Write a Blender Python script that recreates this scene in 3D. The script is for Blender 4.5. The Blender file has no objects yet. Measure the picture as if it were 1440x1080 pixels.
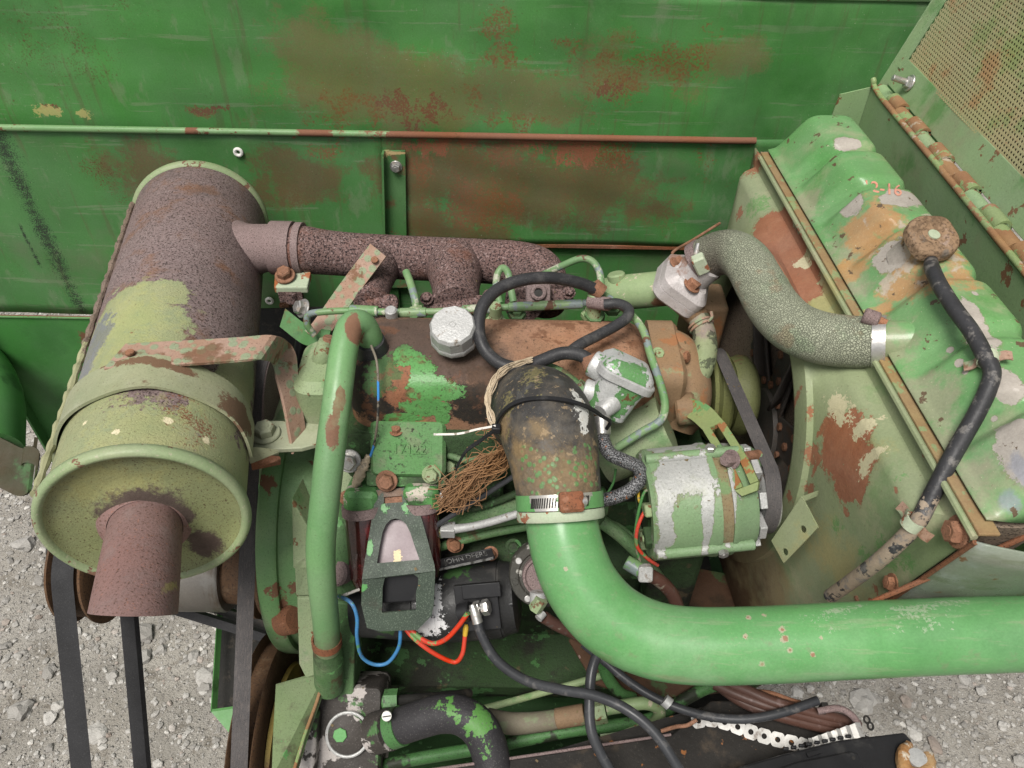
import bpy, bmesh, math, random
import numpy as np
from mathutils import Vector, Matrix, Quaternion
random.seed(7); RNG = np.random.default_rng(7)
SC = bpy.context.scene
COL = SC.collection
V = Vector
# ------------------------------------------------------------------ camera
CAM = V((0, 0, 1.75)); PITCH = math.radians(43.0); ROLL = math.radians(1.0); FPX = 1083.0
FW = V((0, math.cos(PITCH), -math.sin(PITCH)))
_r, _u = V((1, 0, 0)), V((0, math.sin(PITCH), math.cos(PITCH)))
RT = _r * math.cos(ROLL) + _u * math.sin(ROLL); UP = _u * math.cos(ROLL) - _r * math.sin(ROLL)
cd = bpy.data.cameras.new('camera'); cam = bpy.data.objects.new('camera', cd); COL.objects.link(cam)
cd.sensor_fit = 'HORIZONTAL'; cd.sensor_width = 36.0; cd.lens = 36.0 * FPX / 1440.0
cd.clip_start = 0.02; cd.clip_end = 500.0
cam.matrix_world = Matrix(((RT.x, UP.x, -FW.x, CAM.x), (RT.y, UP.y, -FW.y, CAM.y), (RT.z, UP.z, -FW.z, CAM.z), (0, 0, 0, 1)))
SC.camera = cam
# ------------------------------------------------------------------ sky, sun, exposure
w = bpy.data.worlds.new('World'); SC.world = w; w.use_nodes = True
wn = w.node_tree; wn.nodes.clear()
sky = wn.nodes.new('ShaderNodeTexSky'); sky.sky_type = 'NISHITA'; sky.sun_disc = False
SUN_EL, SUN_AZ = math.radians(62), math.radians(205)          # azimuth clockwise from +Y
sky.sun_elevation = SUN_EL; sky.sun_rotation = SUN_AZ; sky.dust_density = 4.0; sky.air_density = 1.0
hs = wn.nodes.new('ShaderNodeHueSaturation'); hs.inputs['Saturation'].default_value = 0.16
bg = wn.nodes.new('ShaderNodeBackground'); bg.inputs['Strength'].default_value = 0.08
wo = wn.nodes.new('ShaderNodeOutputWorld')
wn.links.new(sky.outputs[0], hs.inputs['Color']); wn.links.new(hs.outputs[0], bg.inputs[0]); wn.links.new(bg.outputs[0], wo.inputs[0])
sd = bpy.data.lights.new('sun', 'SUN'); sd.energy = 2.9; sd.angle = math.radians(24); sd.color = (1.0, 0.96, 0.9)
so = bpy.data.objects.new('sun', sd); COL.objects.link(so); so.location = (0, -3, 8)
sdir = V((math.sin(SUN_AZ) * math.cos(SUN_EL), math.cos(SUN_AZ) * math.cos(SUN_EL), math.sin(SUN_EL)))
so.rotation_euler = sdir.to_track_quat('Z', 'Y').to_euler()
SC.view_settings.view_transform = 'Standard'; SC.view_settings.look = 'None'; SC.view_settings.gamma = 1.0
SC.view_settings.use_curve_mapping = False; SC.view_settings.exposure = 0.5
SC.render.engine = 'CYCLES'
SC.cycles.max_bounces = 5; SC.cycles.diffuse_bounces = 3; SC.cycles.glossy_bounces = 3; SC.cycles.transmission_bounces = 4
SC.cycles.use_denoising = True
# ------------------------------------------------------------------ back-projection of measured points onto real depths / planes
def ray(px, py): return FW + RT * ((px - 720.0) / FPX) - UP * ((py - 540.0) / FPX)
def P(px, py, d): return CAM + ray(px, py) * d
def PY(px, py, y): r = ray(px, py); return CAM + r * (y / r.y)
def PX(px, py, x): r = ray(px, py); return CAM + r * (x / r.x)
def PZ(px, py, z): r = ray(px, py); return CAM + r * ((z - CAM.z) / r.z)
def mm(npx, d): return npx * d / FPX                       # size of npx pixels at depth d
def R3(x, y, z): return V((x, y, z + 1.75))                 # coordinates relative to the lens height
# ------------------------------------------------------------------ mesh building
def frame(ax, hint=None):
    ax = V(ax).normalized()
    h = V(hint) if hint is not None else V((0, 0, 1))
    if abs(h.normalized().dot(ax)) > 0.97: h = V((1, 0, 0))
    u = (h - ax * h.dot(ax)).normalized()
    return u, ax.cross(u), ax
def catmull(pts, n):
    if n <= 1 or len(pts) < 3: return [tuple(p) for p in pts]
    a = [np.array(p, float) for p in pts]; a = [2 * a[0] - a[1]] + a + [2 * a[-1] - a[-2]]
    out = []
    for i in range(1, len(a) - 2):
        p0, p1, p2, p3 = a[i - 1:i + 3]
        for k in range(n):
            t = k / n
            out.append(tuple(0.5 * (2 * p1 + (p2 - p0) * t + (2 * p0 - 5 * p1 + 4 * p2 - p3) * t * t + (3 * p1 - p0 - 3 * p2 + p3) * t ** 3)))
    out.append(tuple(a[-2])); return out
WL = {}
def wloc(o): return WL.get(o.name, V((0, 0, 0))) if o is not None else V((0, 0, 0))
class MB:
    def __init__(s): s.v = []; s.f = []
    def add(s, vs, fs):
        o = len(s.v); s.v += [V(p) for p in vs]; s.f += [tuple(i + o for i in f) for f in fs]; return s
    def box(s, c, h, ax=None):
        X, Y, Z = ax if ax else (V((1, 0, 0)), V((0, 1, 0)), V((0, 0, 1)))
        c = V(c); vs = [c + X * (h[0] * a) + Y * (h[1] * b) + Z * (h[2] * e) for e in (-1, 1) for b in (-1, 1) for a in (-1, 1)]
        return s.add(vs, [(0, 2, 3, 1), (4, 5, 7, 6), (0, 1, 5, 4), (2, 6, 7, 3), (0, 4, 6, 2), (1, 3, 7, 5)])
    def tube(s, pts, r, seg=16, n=6, caps=True, wob=0.0, flat=None):
        m = len(pts); rr = list(r) if isinstance(r, (list, tuple)) else [r] * m
        q = catmull([tuple(p) + (rr[i],) for i, p in enumerate(pts)], n)
        P_ = [V(p[:3]) for p in q]; rad = [p[3] for p in q]
        T = [((P_[min(i + 1, len(P_) - 1)] - P_[max(i - 1, 0)])).normalized() for i in range(len(P_))]
        u, _, _ = frame(T[0]); vs, fs = [], []
        for i, p in enumerate(P_):
            u = (u - T[i] * u.dot(T[i])).normalized(); b = T[i].cross(u)
            for k in range(seg):
                a = 2 * math.pi * k / seg
                rk = rad[i] * (1 + wob * random.uniform(-1, 1))
                vs.append(p + u * (math.cos(a) * rk) + b * (math.sin(a) * rk))
        for i in range(len(P_) - 1):
            for k in range(seg):
                k2 = (k + 1) % seg
                fs.append((i * seg + k, i * seg + k2, (i + 1) * seg + k2, (i + 1) * seg + k))
        if caps: fs += [tuple(range(seg - 1, -1, -1)), tuple(range((len(P_) - 1) * seg, len(P_) * seg))]
        return s.add(vs, fs)
    def lathe(s, o, ax, prof, seg=32, hint=None, close=False):
        """profile of (distance along the axis, radius); radius 0 ends in a point"""
        u, b, ax = frame(ax, hint); o = V(o); vs, fs, rings = [], [], []
        for t, r in prof:
            if r <= 1e-9: rings.append([len(vs)]); vs.append(o + ax * t)
            else:
                rings.append(list(range(len(vs), len(vs) + seg)))
                vs += [o + ax * t + u * (math.cos(2 * math.pi * k / seg) * r) + b * (math.sin(2 * math.pi * k / seg) * r) for k in range(seg)]
        pairs = list(zip(rings[:-1], rings[1:])) + ([(rings[-1], rings[0])] if close else [])
        for A, B in pairs:
            for k in range(seg):
                k2 = (k + 1) % seg
                if len(A) == 1 and len(B) == 1: continue
                if len(A) == 1: fs.append((A[0], B[k2], B[k]))
                elif len(B) == 1: fs.append((A[k], A[k2], B[0]))
                else: fs.append((A[k], A[k2], B[k2], B[k]))
        return s.add(vs, fs)
    def cyl(s, a, b, r, seg=24, r2=None, ch=0.0):
        a, b = V(a), V(b); L = (b - a).length; r2 = r if r2 is None else r2
        return s.lathe(a, b - a, [(0, 0), (0, r - ch), (ch, r), (L - ch, r2), (L, r2 - ch), (L, 0)] if ch else [(0, 0), (0, r), (L, r2), (L, 0)], seg)
    def ring(s, c, ax, R, r, seg=32, ms=8):
        prof = [(math.sin(2 * math.pi * k / ms) * r, R + math.cos(2 * math.pi * k / ms) * r) for k in range(ms)]
        return s.lathe(c, ax, prof, seg, close=True)
    def prism(s, poly, vec):
        n = len(poly); vec = V(vec); poly = [V(p) for p in poly]
        return s.add(poly + [p + vec for p in poly], [tuple(range(n - 1, -1, -1)), tuple(range(n, 2 * n))] + [(i, (i + 1) % n, n + (i + 1) % n, n + i) for i in range(n)])
    def plate_hole(s, outer, holes, vec):
        """outer polygon with holes, thickened: filled by triangulation"""
        bm = bmesh.new(); loops = [outer] + holes; ed = []
        for lp in loops:
            vv = [bm.verts.new(p) for p in lp]
            ed += [bm.edges.new((vv[i], vv[(i + 1) % len(vv)])) for i in range(len(vv))]
        bmesh.ops.triangle_fill(bm, use_beauty=True, use_dissolve=False, edges=ed)
        bm.verts.index_update(); vs = [v.co.copy() for v in bm.verts]; fs = [tuple(v.index for v in f.verts) for f in bm.faces]
        bm.free(); n = len(vs); vec = V(vec)
        allf = [tuple(f) for f in fs] + [tuple(n + i for i in reversed(f)) for f in fs]; o = 0
        for lp in loops:
            m = len(lp); allf += [(o + i, o + (i + 1) % m, n + o + (i + 1) % m, n + o + i) for i in range(m)]; o += m
        return s.add(vs + [p + vec for p in vs], allf)
    def ribbon(s, pts, wv, th, n=5, tv=None):
        """a flat bar of thickness th following pts; wv = half-width vector (one or one per point)"""
        m = len(pts); ws = wv if isinstance(wv, list) else [wv] * m
        q = catmull([tuple(p) + tuple(ws[i]) for i, p in enumerate(pts)], n)
        C = [V(p[:3]) for p in q]; Wv = [V(p[3:6]) for p in q]; vs, fs = [], []
        for i in range(len(C)):
            T = (C[min(i + 1, len(C) - 1)] - C[max(i - 1, 0)]).normalized(); nn = T.cross(Wv[i]).normalized() * (th / 2)
            vs += [C[i] - Wv[i] - nn, C[i] + Wv[i] - nn, C[i] + Wv[i] + nn, C[i] - Wv[i] + nn]
        for i in range(len(C) - 1):
            for k in range(4):
                fs.append((4 * i + k, 4 * i + (k + 1) % 4, 4 * i + 4 + (k + 1) % 4, 4 * i + 4 + k))
        e = 4 * (len(C) - 1); fs += [(3, 2, 1, 0), (e, e + 1, e + 2, e + 3)]
        return s.add(vs, fs)
    def rloft(s, c, ax, hx, hy, cr, levels, seg=6):
        """rounded-rectangle loft: ax=(X,Y,Z) axes, levels of (z, inset)"""
        X, Y, Z = ax; c = V(c); vs, fs = [], []; n = 4 * (seg + 1)
        for z, ins in levels:
            r = max(cr - ins, 0.0008); ax_, ay_ = hx - ins - r, hy - ins - r
            for qd, (sx, sy) in enumerate(((1, 1), (-1, 1), (-1, -1), (1, -1))):
                for k in range(seg + 1):
                    a = math.pi / 2 * (qd + k / seg)
                    vs.append(c + X * (sx * ax_ + math.cos(a) * r) + Y * (sy * ay_ + math.sin(a) * r) + Z * z)
        L = len(levels)
        for i in range(L - 1):
            for k in range(n): fs.append((i * n + k, i * n + (k + 1) % n, (i + 1) * n + (k + 1) % n, (i + 1) * n + k))
        fs += [tuple(range(n - 1, -1, -1)), tuple(range((L - 1) * n, L * n))]
        return s.add(vs, fs)
    def grid(s, G, th=None):
        """a sheet from a 2-D list of points"""
        a, b = len(G), len(G[0]); vs = [p for row in G for p in row]
        return s.add(vs, [(i * b + j, i * b + j + 1, (i + 1) * b + j + 1, (i + 1) * b + j) for i in range(a - 1) for j in range(b - 1)])
    def build(s, name, mat, parent=None, ang=38, bevel=None, solid=None, label=None, origin=None, fix=True):
        me = bpy.data.meshes.new(name)
        c = V(origin) if origin is not None else sum(((V(p)) for p in s.v), V()) / max(1, len(s.v))
        me.from_pydata([tuple(p - c) for p in s.v], [], s.f); me.update()
        if fix:
            bm = bmesh.new(); bm.from_mesh(me); bmesh.ops.recalc_face_normals(bm, faces=bm.faces); bm.to_mesh(me); bm.free()
        if ang:
            me.polygons.foreach_set('use_smooth', [True] * len(me.polygons)); me.set_sharp_from_angle(angle=math.radians(ang))
        me.materials.append(mat)
        o = bpy.data.objects.new(name, me); COL.objects.link(o)
        if parent is not None: o.parent = parent
        o.location = c - wloc(parent); WL[o.name] = c
        if solid:
            m = o.modifiers.new('thickness', 'SOLIDIFY'); m.thickness = solid; m.offset = -1
        if bevel:
            m = o.modifiers.new('edge', 'BEVEL'); m.width = bevel; m.segments = 2; m.limit_method = 'ANGLE'; m.angle_limit = math.radians(40)
            m.harden_normals = False
        if label: o['label'] = label
        return o
def tag(o, label, cat, group=None, kind=None):
    if label: o['label'] = label
    if cat: o['category'] = cat
    if group: o['group'] = group
    if kind: o['kind'] = kind
    return o
def thing(name, label, cat, loc, group=None):
    o = bpy.data.objects.new(name, None); COL.objects.link(o); o.location = V(loc); o.empty_display_size = 0.02
    WL[o.name] = V(loc); return tag(o, label, cat, group)
_bolt = {}
def bolt(parent, pos, ax, r, h, mat, washer=True, name='bolt', hexn=6, label=None):
    """hex-head bolt with washer and chamfer; meshes shared between alike bolts"""
    key = (round(r, 4), round(h, 4), mat.name, washer, hexn)
    me = _bolt.get(key)
    if me is None:
        m = MB()
        z0 = 0
        if washer: m.lathe((0, 0, 0), (0, 0, 1), [(0, 0), (0, r * 1.38), (r * .16, r * 1.42), (r * .28, r * 1.34), (r * .28, 0)], 20); z0 = r * .24
        m.lathe((0, 0, z0), (0, 0, 1), [(0, 0), (0, r), (h * .82, r), (h, r * .84), (h, 0)], hexn)
        if hexn == 6: m.lathe((0, 0, z0 + h), (0, 0, 1), [(-.0004, 0), (-.0004, r * .5), (r * .05, r * .46), (r * .05, 0)], 14)
        me = bpy.data.meshes.new(name); me.from_pydata([tuple(p) for p in m.v], [], m.f)
        bm = bmesh.new(); bm.from_mesh(me); bmesh.ops.recalc_face_normals(bm, faces=bm.faces); bm.to_mesh(me); bm.free()
        me.polygons.foreach_set('use_smooth', [True] * len(me.polygons)); me.set_sharp_from_angle(angle=math.radians(30)); me.materials.append(mat)
        _bolt[key] = me
    o = bpy.data.objects.new(name, me); COL.objects.link(o)
    if parent is not None: o.parent = parent
    o.location = V(pos) - wloc(parent); o.rotation_mode = 'QUATERNION'
    o.rotation_quaternion = V(ax).normalized().to_track_quat('Z', 'Y') @ Quaternion((0, 0, 1), random.uniform(0, 1)); WL[o.name] = V(pos)
    if label: o['label'] = label
    return o
def text(name, s, size, c, X, Y, depth, mat, parent):
    cu = bpy.data.curves.new(name, 'FONT'); cu.body = s; cu.size = size; cu.extrude = depth; cu.align_x = 'CENTER'; cu.align_y = 'CENTER'; cu.resolution_u = 3
    t = bpy.data.objects.new('tmp', cu); COL.objects.link(t); bpy.context.view_layer.update()
    me = bpy.data.meshes.new_from_object(t.evaluated_get(bpy.context.evaluated_depsgraph_get())); bpy.data.objects.remove(t)
    me.materials.clear(); me.materials.append(mat)
    o = bpy.data.objects.new(name, me); COL.objects.link(o); o.parent = parent
    Xn = V(X).normalized(); Zn = Xn.cross(V(Y)).normalized(); Yn = Zn.cross(Xn)
    o.rotation_mode = 'QUATERNION'; o.rotation_quaternion = Matrix((Xn, Yn, Zn)).transposed().to_quaternion()
    o.location = V(c) - wloc(parent); return o
AX = (V((1, 0, 0)), V((0, 1, 0)), V((0, 0, 1)))
X1, Y1, Z1 = AX
from mathutils.bvhtree import BVHTree
class Hit:
    def __init__(s, mb): s.t = BVHTree.FromPolygons([tuple(v) for v in mb.v], mb.f)
    def __call__(s, px, py, lift=0.0):
        r = ray(px, py).normalized(); h = s.t.ray_cast(CAM, r)
        if h[0] is None: return P(px, py, .85), -r
        n = h[1] if h[1].dot(r) < 0 else -h[1]
        return h[0] + n * lift, n
# ------------------------------------------------------------------ materials
class NT:
    def __init__(s, name):
        s.m = bpy.data.materials.new(name); s.m.use_nodes = True; s.t = s.m.node_tree; s.t.nodes.clear()
        s.pos = s.t.nodes.new('ShaderNodeNewGeometry').outputs['Position']; s.cache = {}
    def n(s, ty, **kw):
        nd = s.t.nodes.new(ty)
        for k, v in kw.items(): setattr(nd, k, v)
        return nd
    def put(s, sock, val):
        if hasattr(val, 'is_output'): s.t.links.new(val, sock)
        elif isinstance(val, (tuple, list)) and len(val) == 3 and sock.type == 'RGBA': sock.default_value = (*val, 1)
        elif isinstance(val, V) : sock.default_value = tuple(val)
        else: sock.default_value = val
    def noise(s, scale, detail=4, rough=.6, off=0.0, stretch=None):
        key = ('n', scale, detail, rough, off, stretch)
        if key in s.cache: return s.cache[key]
        vec = s.pos
        if off or stretch:
            mp = s.n('ShaderNodeMapping'); s.t.links.new(s.pos, mp.inputs[0]); mp.inputs['Location'].default_value = (off, off * .7, off * 1.3)
            if stretch: mp.inputs['Scale'].default_value = stretch
            vec = mp.outputs[0]
        nd = s.n('ShaderNodeTexNoise'); s.t.links.new(vec, nd.inputs['Vector'])
        nd.inputs['Scale'].default_value = scale; nd.inputs['Detail'].default_value = detail; nd.inputs['Roughness'].default_value = rough
        o = s.mr(nd.outputs['Fac'], .25, .75, 0, 1); s.cache[key] = o; return o
    def vor(s, scale, feature='F1', out='Distance', rnd=1.0):
        nd = s.n('ShaderNodeTexVoronoi', feature=feature); s.t.links.new(s.pos, nd.inputs['Vector']); nd.inputs['Scale'].default_value = scale
        nd.inputs['Randomness'].default_value = rnd
        return nd.outputs[out]
    def math(s, op, a, b=None, c=None):
        nd = s.n('ShaderNodeMath', operation=op); s.put(nd.inputs[0], a)
        if b is not None: s.put(nd.inputs[1], b)
        if c is not None: s.put(nd.inputs[2], c)
        return nd.outputs[0]
    def mr(s, v, a, b, c=0.0, d=1.0, smooth=False):
        nd = s.n('ShaderNodeMapRange', interpolation_type='SMOOTHSTEP' if smooth else 'LINEAR'); nd.clamp = True
        for i, x in enumerate((v, a, b, c, d)): s.put(nd.inputs[i], x)
        return nd.outputs[0]
    def mix(s, fac, a, b):
        nd = s.n('ShaderNodeMix', data_type='RGBA'); s.put(nd.inputs[0], fac); s.put(nd.inputs[6], a); s.put(nd.inputs[7], b); return nd.outputs[2]
    def dist(s, c, rad):
        """1 at the centre, 0 at the rim of an ellipsoid"""
        sub = s.n('ShaderNodeVectorMath', operation='SUBTRACT'); s.t.links.new(s.pos, sub.inputs[0]); sub.inputs[1].default_value = tuple(c)
        mu = s.n('ShaderNodeVectorMath', operation='MULTIPLY'); s.t.links.new(sub.outputs[0], mu.inputs[0])
        rad = (rad,) * 3 if not isinstance(rad, (tuple, list)) else rad
        mu.inputs[1].default_value = tuple(1 / q for q in rad)
        le = s.n('ShaderNodeVectorMath', operation='LENGTH'); s.t.links.new(mu.outputs[0], le.inputs[0])
        return s.math('SUBTRACT', 1.0, le.outputs['Value'])
def gc(c):
    """tone of the old farm-machine green: a little yellower and greyer than the plain mix"""
    if isinstance(c[0], (tuple, list)): return (gc(c[0]), gc(c[1])) + tuple(c[2:])
    r, g, b = c
    if g > 1.25 * r and g > 1.25 * b: return (r * 1.05 + .045 * g, g * .84, b * .9 + .004 * g)
    if r > 1.25 * g and r > 1.95 * b: return (r, g * .98, b * .82)
    return c
def M(name, base, layers=(), rough=.55, rvar=.12, metal=0.0, bump=.25, bscale=180, bdist=.0012, alpha=None, trans=0.0, spec=.28, coat=0.0, weather=1.0):
    """layers, each a dict: kind n (noise patches) / s (specks) / b (blobs at places on the thing) / a (along a direction);
    col, [col2], mask options, h = relief of the layer, r = its roughness, m = its metalness"""
    base = gc(base); layers = [{**L, 'col': gc(L['col']), **({'col2': gc(L['col2'])} if 'col2' in L else {})} for L in layers]
    t = NT(name); col = base if not isinstance(base[0], (tuple, list)) else t.mix(t.noise(base[2] if len(base) > 2 else 9, 5), base[0], base[1])
    rg = t.mr(t.noise(38, 4), 0, 1, rough - rvar, rough + rvar); me = metal
    hgt = t.math('MULTIPLY', t.noise(bscale, 3), .35)
    for L in layers:
        k = L['k']; sc = L.get('s', 20); off = L.get('o', 0.0)
        if k == 'n':
            f = t.noise(sc, L.get('d', 5), L.get('g', .65), off, L.get('st')); lo = L.get('lo', .6); m = t.mr(f, lo, lo + L.get('e', .06), smooth=True)
        elif k == 's':
            f = t.noise(sc * 1.9, 3, .6, off); lo = L.get('lo', .75); m = t.mr(f, lo, lo + L.get('e', .05) + .12)
            if 'zone' in L: m = t.math('MULTIPLY', m, t.mr(t.noise(L['zone'], 3, .5, off + 3.1), L.get('zlo', .45), L.get('zlo', .45) + .15))
        elif k == 'v':
            f = t.vor(sc, L.get('feat', 'F1')); m = t.mr(f, L.get('lo', .0), L.get('lo', .0) + L.get('e', .05), 1, 0)
            if 'zone' in L: m = t.math('MULTIPLY', m, t.mr(t.noise(L['zone'], 3, .5, off + 3.1), L.get('zlo', .45), L.get('zlo', .45) + .1))
        elif k == 'a':
            dn = t.n('ShaderNodeVectorMath', operation='DOT_PRODUCT'); t.t.links.new(t.pos, dn.inputs[0]); dn.inputs[1].default_value = tuple(L['dir'])
            f = t.mr(dn.outputs['Value'], L['lo'], L['hi'])
            f = t.math('ADD', f, t.math('MULTIPLY', t.math('SUBTRACT', t.noise(sc, 5, .65, off), .5), L.get('amp', .5))); m = t.mr(f, .3, .3 + L.get('e', .4), smooth=True)
        elif k == 'b':
            f = None
            for b in L['at']:
                dd = t.dist(b[0], b[1]); f = dd if f is None else t.math('MAXIMUM', f, dd)
            nz = t.math('ADD', t.math('MULTIPLY', t.math('SUBTRACT', t.noise(sc, 6, .7, off, L.get('st')), .5), L.get('amp', .6)), t.math('MULTIPLY', t.math('SUBTRACT', t.noise(sc * 3.3, 4, .7, off + 1), .5), L.get('amp', .6) * .4))
            f = t.math('ADD', f, nz)
            if 'dith' not in L: f = t.math('ADD', f, t.math('MULTIPLY', t.math('SUBTRACT', t.noise(480, 3, .7, off + 17), .5), .16))
            m = t.mr(f, 0, L.get('e', .03) + .03, smooth=True)
            if L.get('h', 0) < -.1 and 'dith' not in L:                  # a lifted, stained margin round flaked paint
                mh = t.math('MULTIPLY', t.mr(f, -.16, .02, smooth=True), t.mr(t.noise(60, 4, .7, 5), .3, .75)); col = t.mix(t.math('MULTIPLY', mh, .55), col, (.19, .135, .075)); hgt = t.math('ADD', hgt, t.math('MULTIPLY', mh, .35))
        if 'in' in L:
            fi = None
            for b in L['in']: dd = t.dist(b[0], b[1]); fi = dd if fi is None else t.math('MAXIMUM', fi, dd)
            m = t.math('MULTIPLY', m, t.mr(t.math('ADD', fi, t.math('MULTIPLY', t.math('SUBTRACT', t.noise(30, 5), .5), .9)), 0, .12))
        if 'dith' in L:                                                 # break a soft field into specks
            m = t.mr(t.math('SUBTRACT', t.math('MULTIPLY', m, L.get('cap', .74)), t.noise(L['dith'] * 2.4, 4, .65, off + 9)), -.05, L.get('de', .12))
        if 'inv' in L: m = t.math('SUBTRACT', 1.0, m)
        if L.get('k2'): m = t.math('MULTIPLY', m, L['k2'])
        c = L['col']
        if 'col2' in L: c = t.mix(t.noise(L.get('cs', 45), 5, .7, off + 2), L['col'], L['col2'])
        col = t.mix(m, col, c)
        if 'r' in L: rg = t.mr(m, 0, 1, rg, L['r'])
        if 'm' in L: me = t.mr(m, 0, 1, me, L['m'])
        if 'h' in L: hgt = t.math('ADD', hgt, t.math('MULTIPLY', m, L['h']))
    if weather:                                                       # uneven ageing of the surface itself: broad tone drift and fine grain
        hv = t.n('ShaderNodeHueSaturation'); t.put(hv.inputs['Color'], col)
        t.put(hv.inputs['Value'], t.math('ADD', t.mr(t.noise(4.5, 4, .6, 11), 0, 1, 1 - .16 * weather, 1 + .14 * weather), t.mr(t.noise(420, 3, .7, 12), 0, 1, -.11 * weather, .11 * weather)))
        t.put(hv.inputs['Saturation'], t.mr(t.noise(8, 4, .6, 13), 0, 1, 1.1 - .22 * weather, 1.1)); col = hv.outputs[0]
    bs = t.n('ShaderNodeBsdfPrincipled'); t.put(bs.inputs['Base Color'], col); t.put(bs.inputs['Roughness'], rg); t.put(bs.inputs['Metallic'], me)
    bs.inputs['Specular IOR Level'].default_value = spec
    if coat: bs.inputs['Coat Weight'].default_value = coat; bs.inputs['Coat Roughness'].default_value = .15
    if trans: bs.inputs['Transmission Weight'].default_value = trans
    bp = t.n('ShaderNodeBump'); bp.inputs['Strength'].default_value = min(1.0, bump * 2); bp.inputs['Distance'].default_value = bdist; t.put(bp.inputs['Height'], hgt)
    t.t.links.new(bp.outputs[0], bs.inputs['Normal'])
    ou = t.n('ShaderNodeOutputMaterial'); t.t.links.new(bs.outputs[0], ou.inputs[0]); return t.m
# colours (linear)
G_DEEP = (.026, .15, .032); G_PANEL = (.038, .205, .044); G_MID = (.05, .22, .055); G_BRI = (.075, .31, .09); G_PALE = (.25, .36, .17); G_SAGE = (.23, .34, .19)
R_RED = (.23, .085, .05); R_BRN = (.13, .065, .04); R_PUR = (.125, .08, .072); R_ORG = (.42, .19, .065); R_PINK = (.30, .15, .11); R_DARK = (.05, .028, .022)
GRIME = (.022, .02, .016); DUST = (.26, .215, .15); TAN = (.36, .27, .18); GREYP = (.36, .34, .31); BLK = (.013, .013, .014)
# ------------------------------------------------------------------ ground
YW = 1.20                                                          # distance of the back wall
def pw(px, py, r, sy=None): return (PY(px, py, YW), r if sy is None else (r, .3, sy))
M_soil = M('soil', ((.20, .185, .16), (.35, .33, .295), 7), [
    dict(k='n', col=(.13, .11, .085), s=16, lo=.58, e=.25, k2=.6), dict(k='n', col=(.42, .39, .35), s=90, lo=.6, e=.15, k2=.7, h=.5, r=.9),
    dict(k='v', col=(.45, .43, .40), s=70, lo=.05, e=.22, zone=30, zlo=.4, h=1.2, k2=.8), dict(k='v', col=(.10, .09, .075), s=150, lo=.0, e=.3, zone=50, zlo=.5, k2=.55, h=-.6)], rough=.92, rvar=.05, bump=.5, bscale=260, bdist=.006)
g = MB(); g.add([(-60, -60, 0), (60, -60, 0), (60, 60, 0), (-60, 60, 0)], [(0, 1, 2, 3)])
ground = g.build('ground', M_soil, ang=None); tag(ground, 'bare grey gravel yard under the machine', None, None, 'structure')
t = NT('pebble_stone'); geo = t.n('ShaderNodeNewGeometry'); rnd = geo.outputs['Random Per Island']
c = t.mix(rnd, (.20, .19, .175), (.47, .455, .425)); c = t.mix(t.math('MULTIPLY', t.mr(t.math('FRACT', t.math('MULTIPLY', rnd, 37.3)), .88, .95), .45), c, (.30, .21, .16)); c = t.mix(t.mr(t.math('FRACT', t.math('MULTIPLY', rnd, 91.7)), .93, .97), c, (.56, .54, .50))
c = t.mix(t.math('MULTIPLY', t.noise(160, 4), .45), c, (.20, .185, .16))
bs = t.n('ShaderNodeBsdfPrincipled'); t.put(bs.inputs['Base Color'], c); bs.inputs['Roughness'].default_value = .88
bp = t.n('ShaderNodeBump'); bp.inputs['Strength'].default_value = .5; bp.inputs['Distance'].default_value = .002; t.put(bp.inputs['Height'], t.noise(300, 4)); t.t.links.new(bp.outputs[0], bs.inputs['Normal'])
ou = t.n('ShaderNodeOutputMaterial'); t.t.links.new(bs.outputs[0], ou.inputs[0]); M_peb = t.m
def ico(sub):
    bm = bmesh.new(); bmesh.ops.create_icosphere(bm, subdivisions=sub, radius=1); vs = np.array([v.co[:] for v in bm.verts]); bm.verts.index_update()
    fs = np.array([[v.index for v in f.verts] for f in bm.faces]); bm.free(); return vs, fs
def pebbles(name, n, smin, smax, sub, zone):
    vs, fs = ico(sub); nv = len(vs)
    x0, x1, y0, y1 = zone
    pos = np.stack([RNG.uniform(x0, x1, n), RNG.uniform(y0, y1, n)], 1)
    size = smin * (smax / smin) ** (RNG.random(n) ** 3.0)
    A = np.empty((n, nv, 3)); jit = 1 + RNG.uniform(-.28, .28, (n, nv, 1))
    sc = np.stack([size * RNG.uniform(.75, 1.35, n), size * RNG.uniform(.7, 1.2, n), size * RNG.uniform(.45, .85, n)], 1)
    A[:] = vs[None] * jit * sc[:, None, :]
    a = RNG.uniform(0, 6.28, n); ca, sa = np.cos(a)[:, None], np.sin(a)[:, None]
    x, y = A[..., 0].copy(), A[..., 1].copy(); A[..., 0] = ca * x - sa * y; A[..., 1] = sa * x + ca * y
    A[..., 0] += pos[:, :1]; A[..., 1] += pos[:, 1:]; A[..., 2] += (sc[:, 2] * RNG.uniform(.1, .6, n))[:, None]
    F = (fs[None] + (np.arange(n) * nv)[:, None, None]).reshape(-1, 3)
    me = bpy.data.meshes.new(name); me.vertices.add(n * nv); me.vertices.foreach_set('co', A.reshape(-1))
    me.loops.add(F.size); me.loops.foreach_set('vertex_index', F.reshape(-1).astype(np.int32)); me.polygons.add(len(F))
    me.polygons.foreach_set('loop_start', np.arange(0, F.size, 3, dtype=np.int32)); me.polygons.foreach_set('loop_total', np.full(len(F), 3, np.int32)); me.update(); me.validate()
    me.polygons.foreach_set('use_smooth', [False] * len(me.polygons))
    me.materials.append(M_peb); o = bpy.data.objects.new(name, me); COL.objects.link(o); return o
tag(pebbles('gravel', 42000, .0015, .009, 1, (-1.9, -.05, .0, 2.3)), 'loose grey gravel lying left of the engine', None, None, 'stuff')
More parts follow.
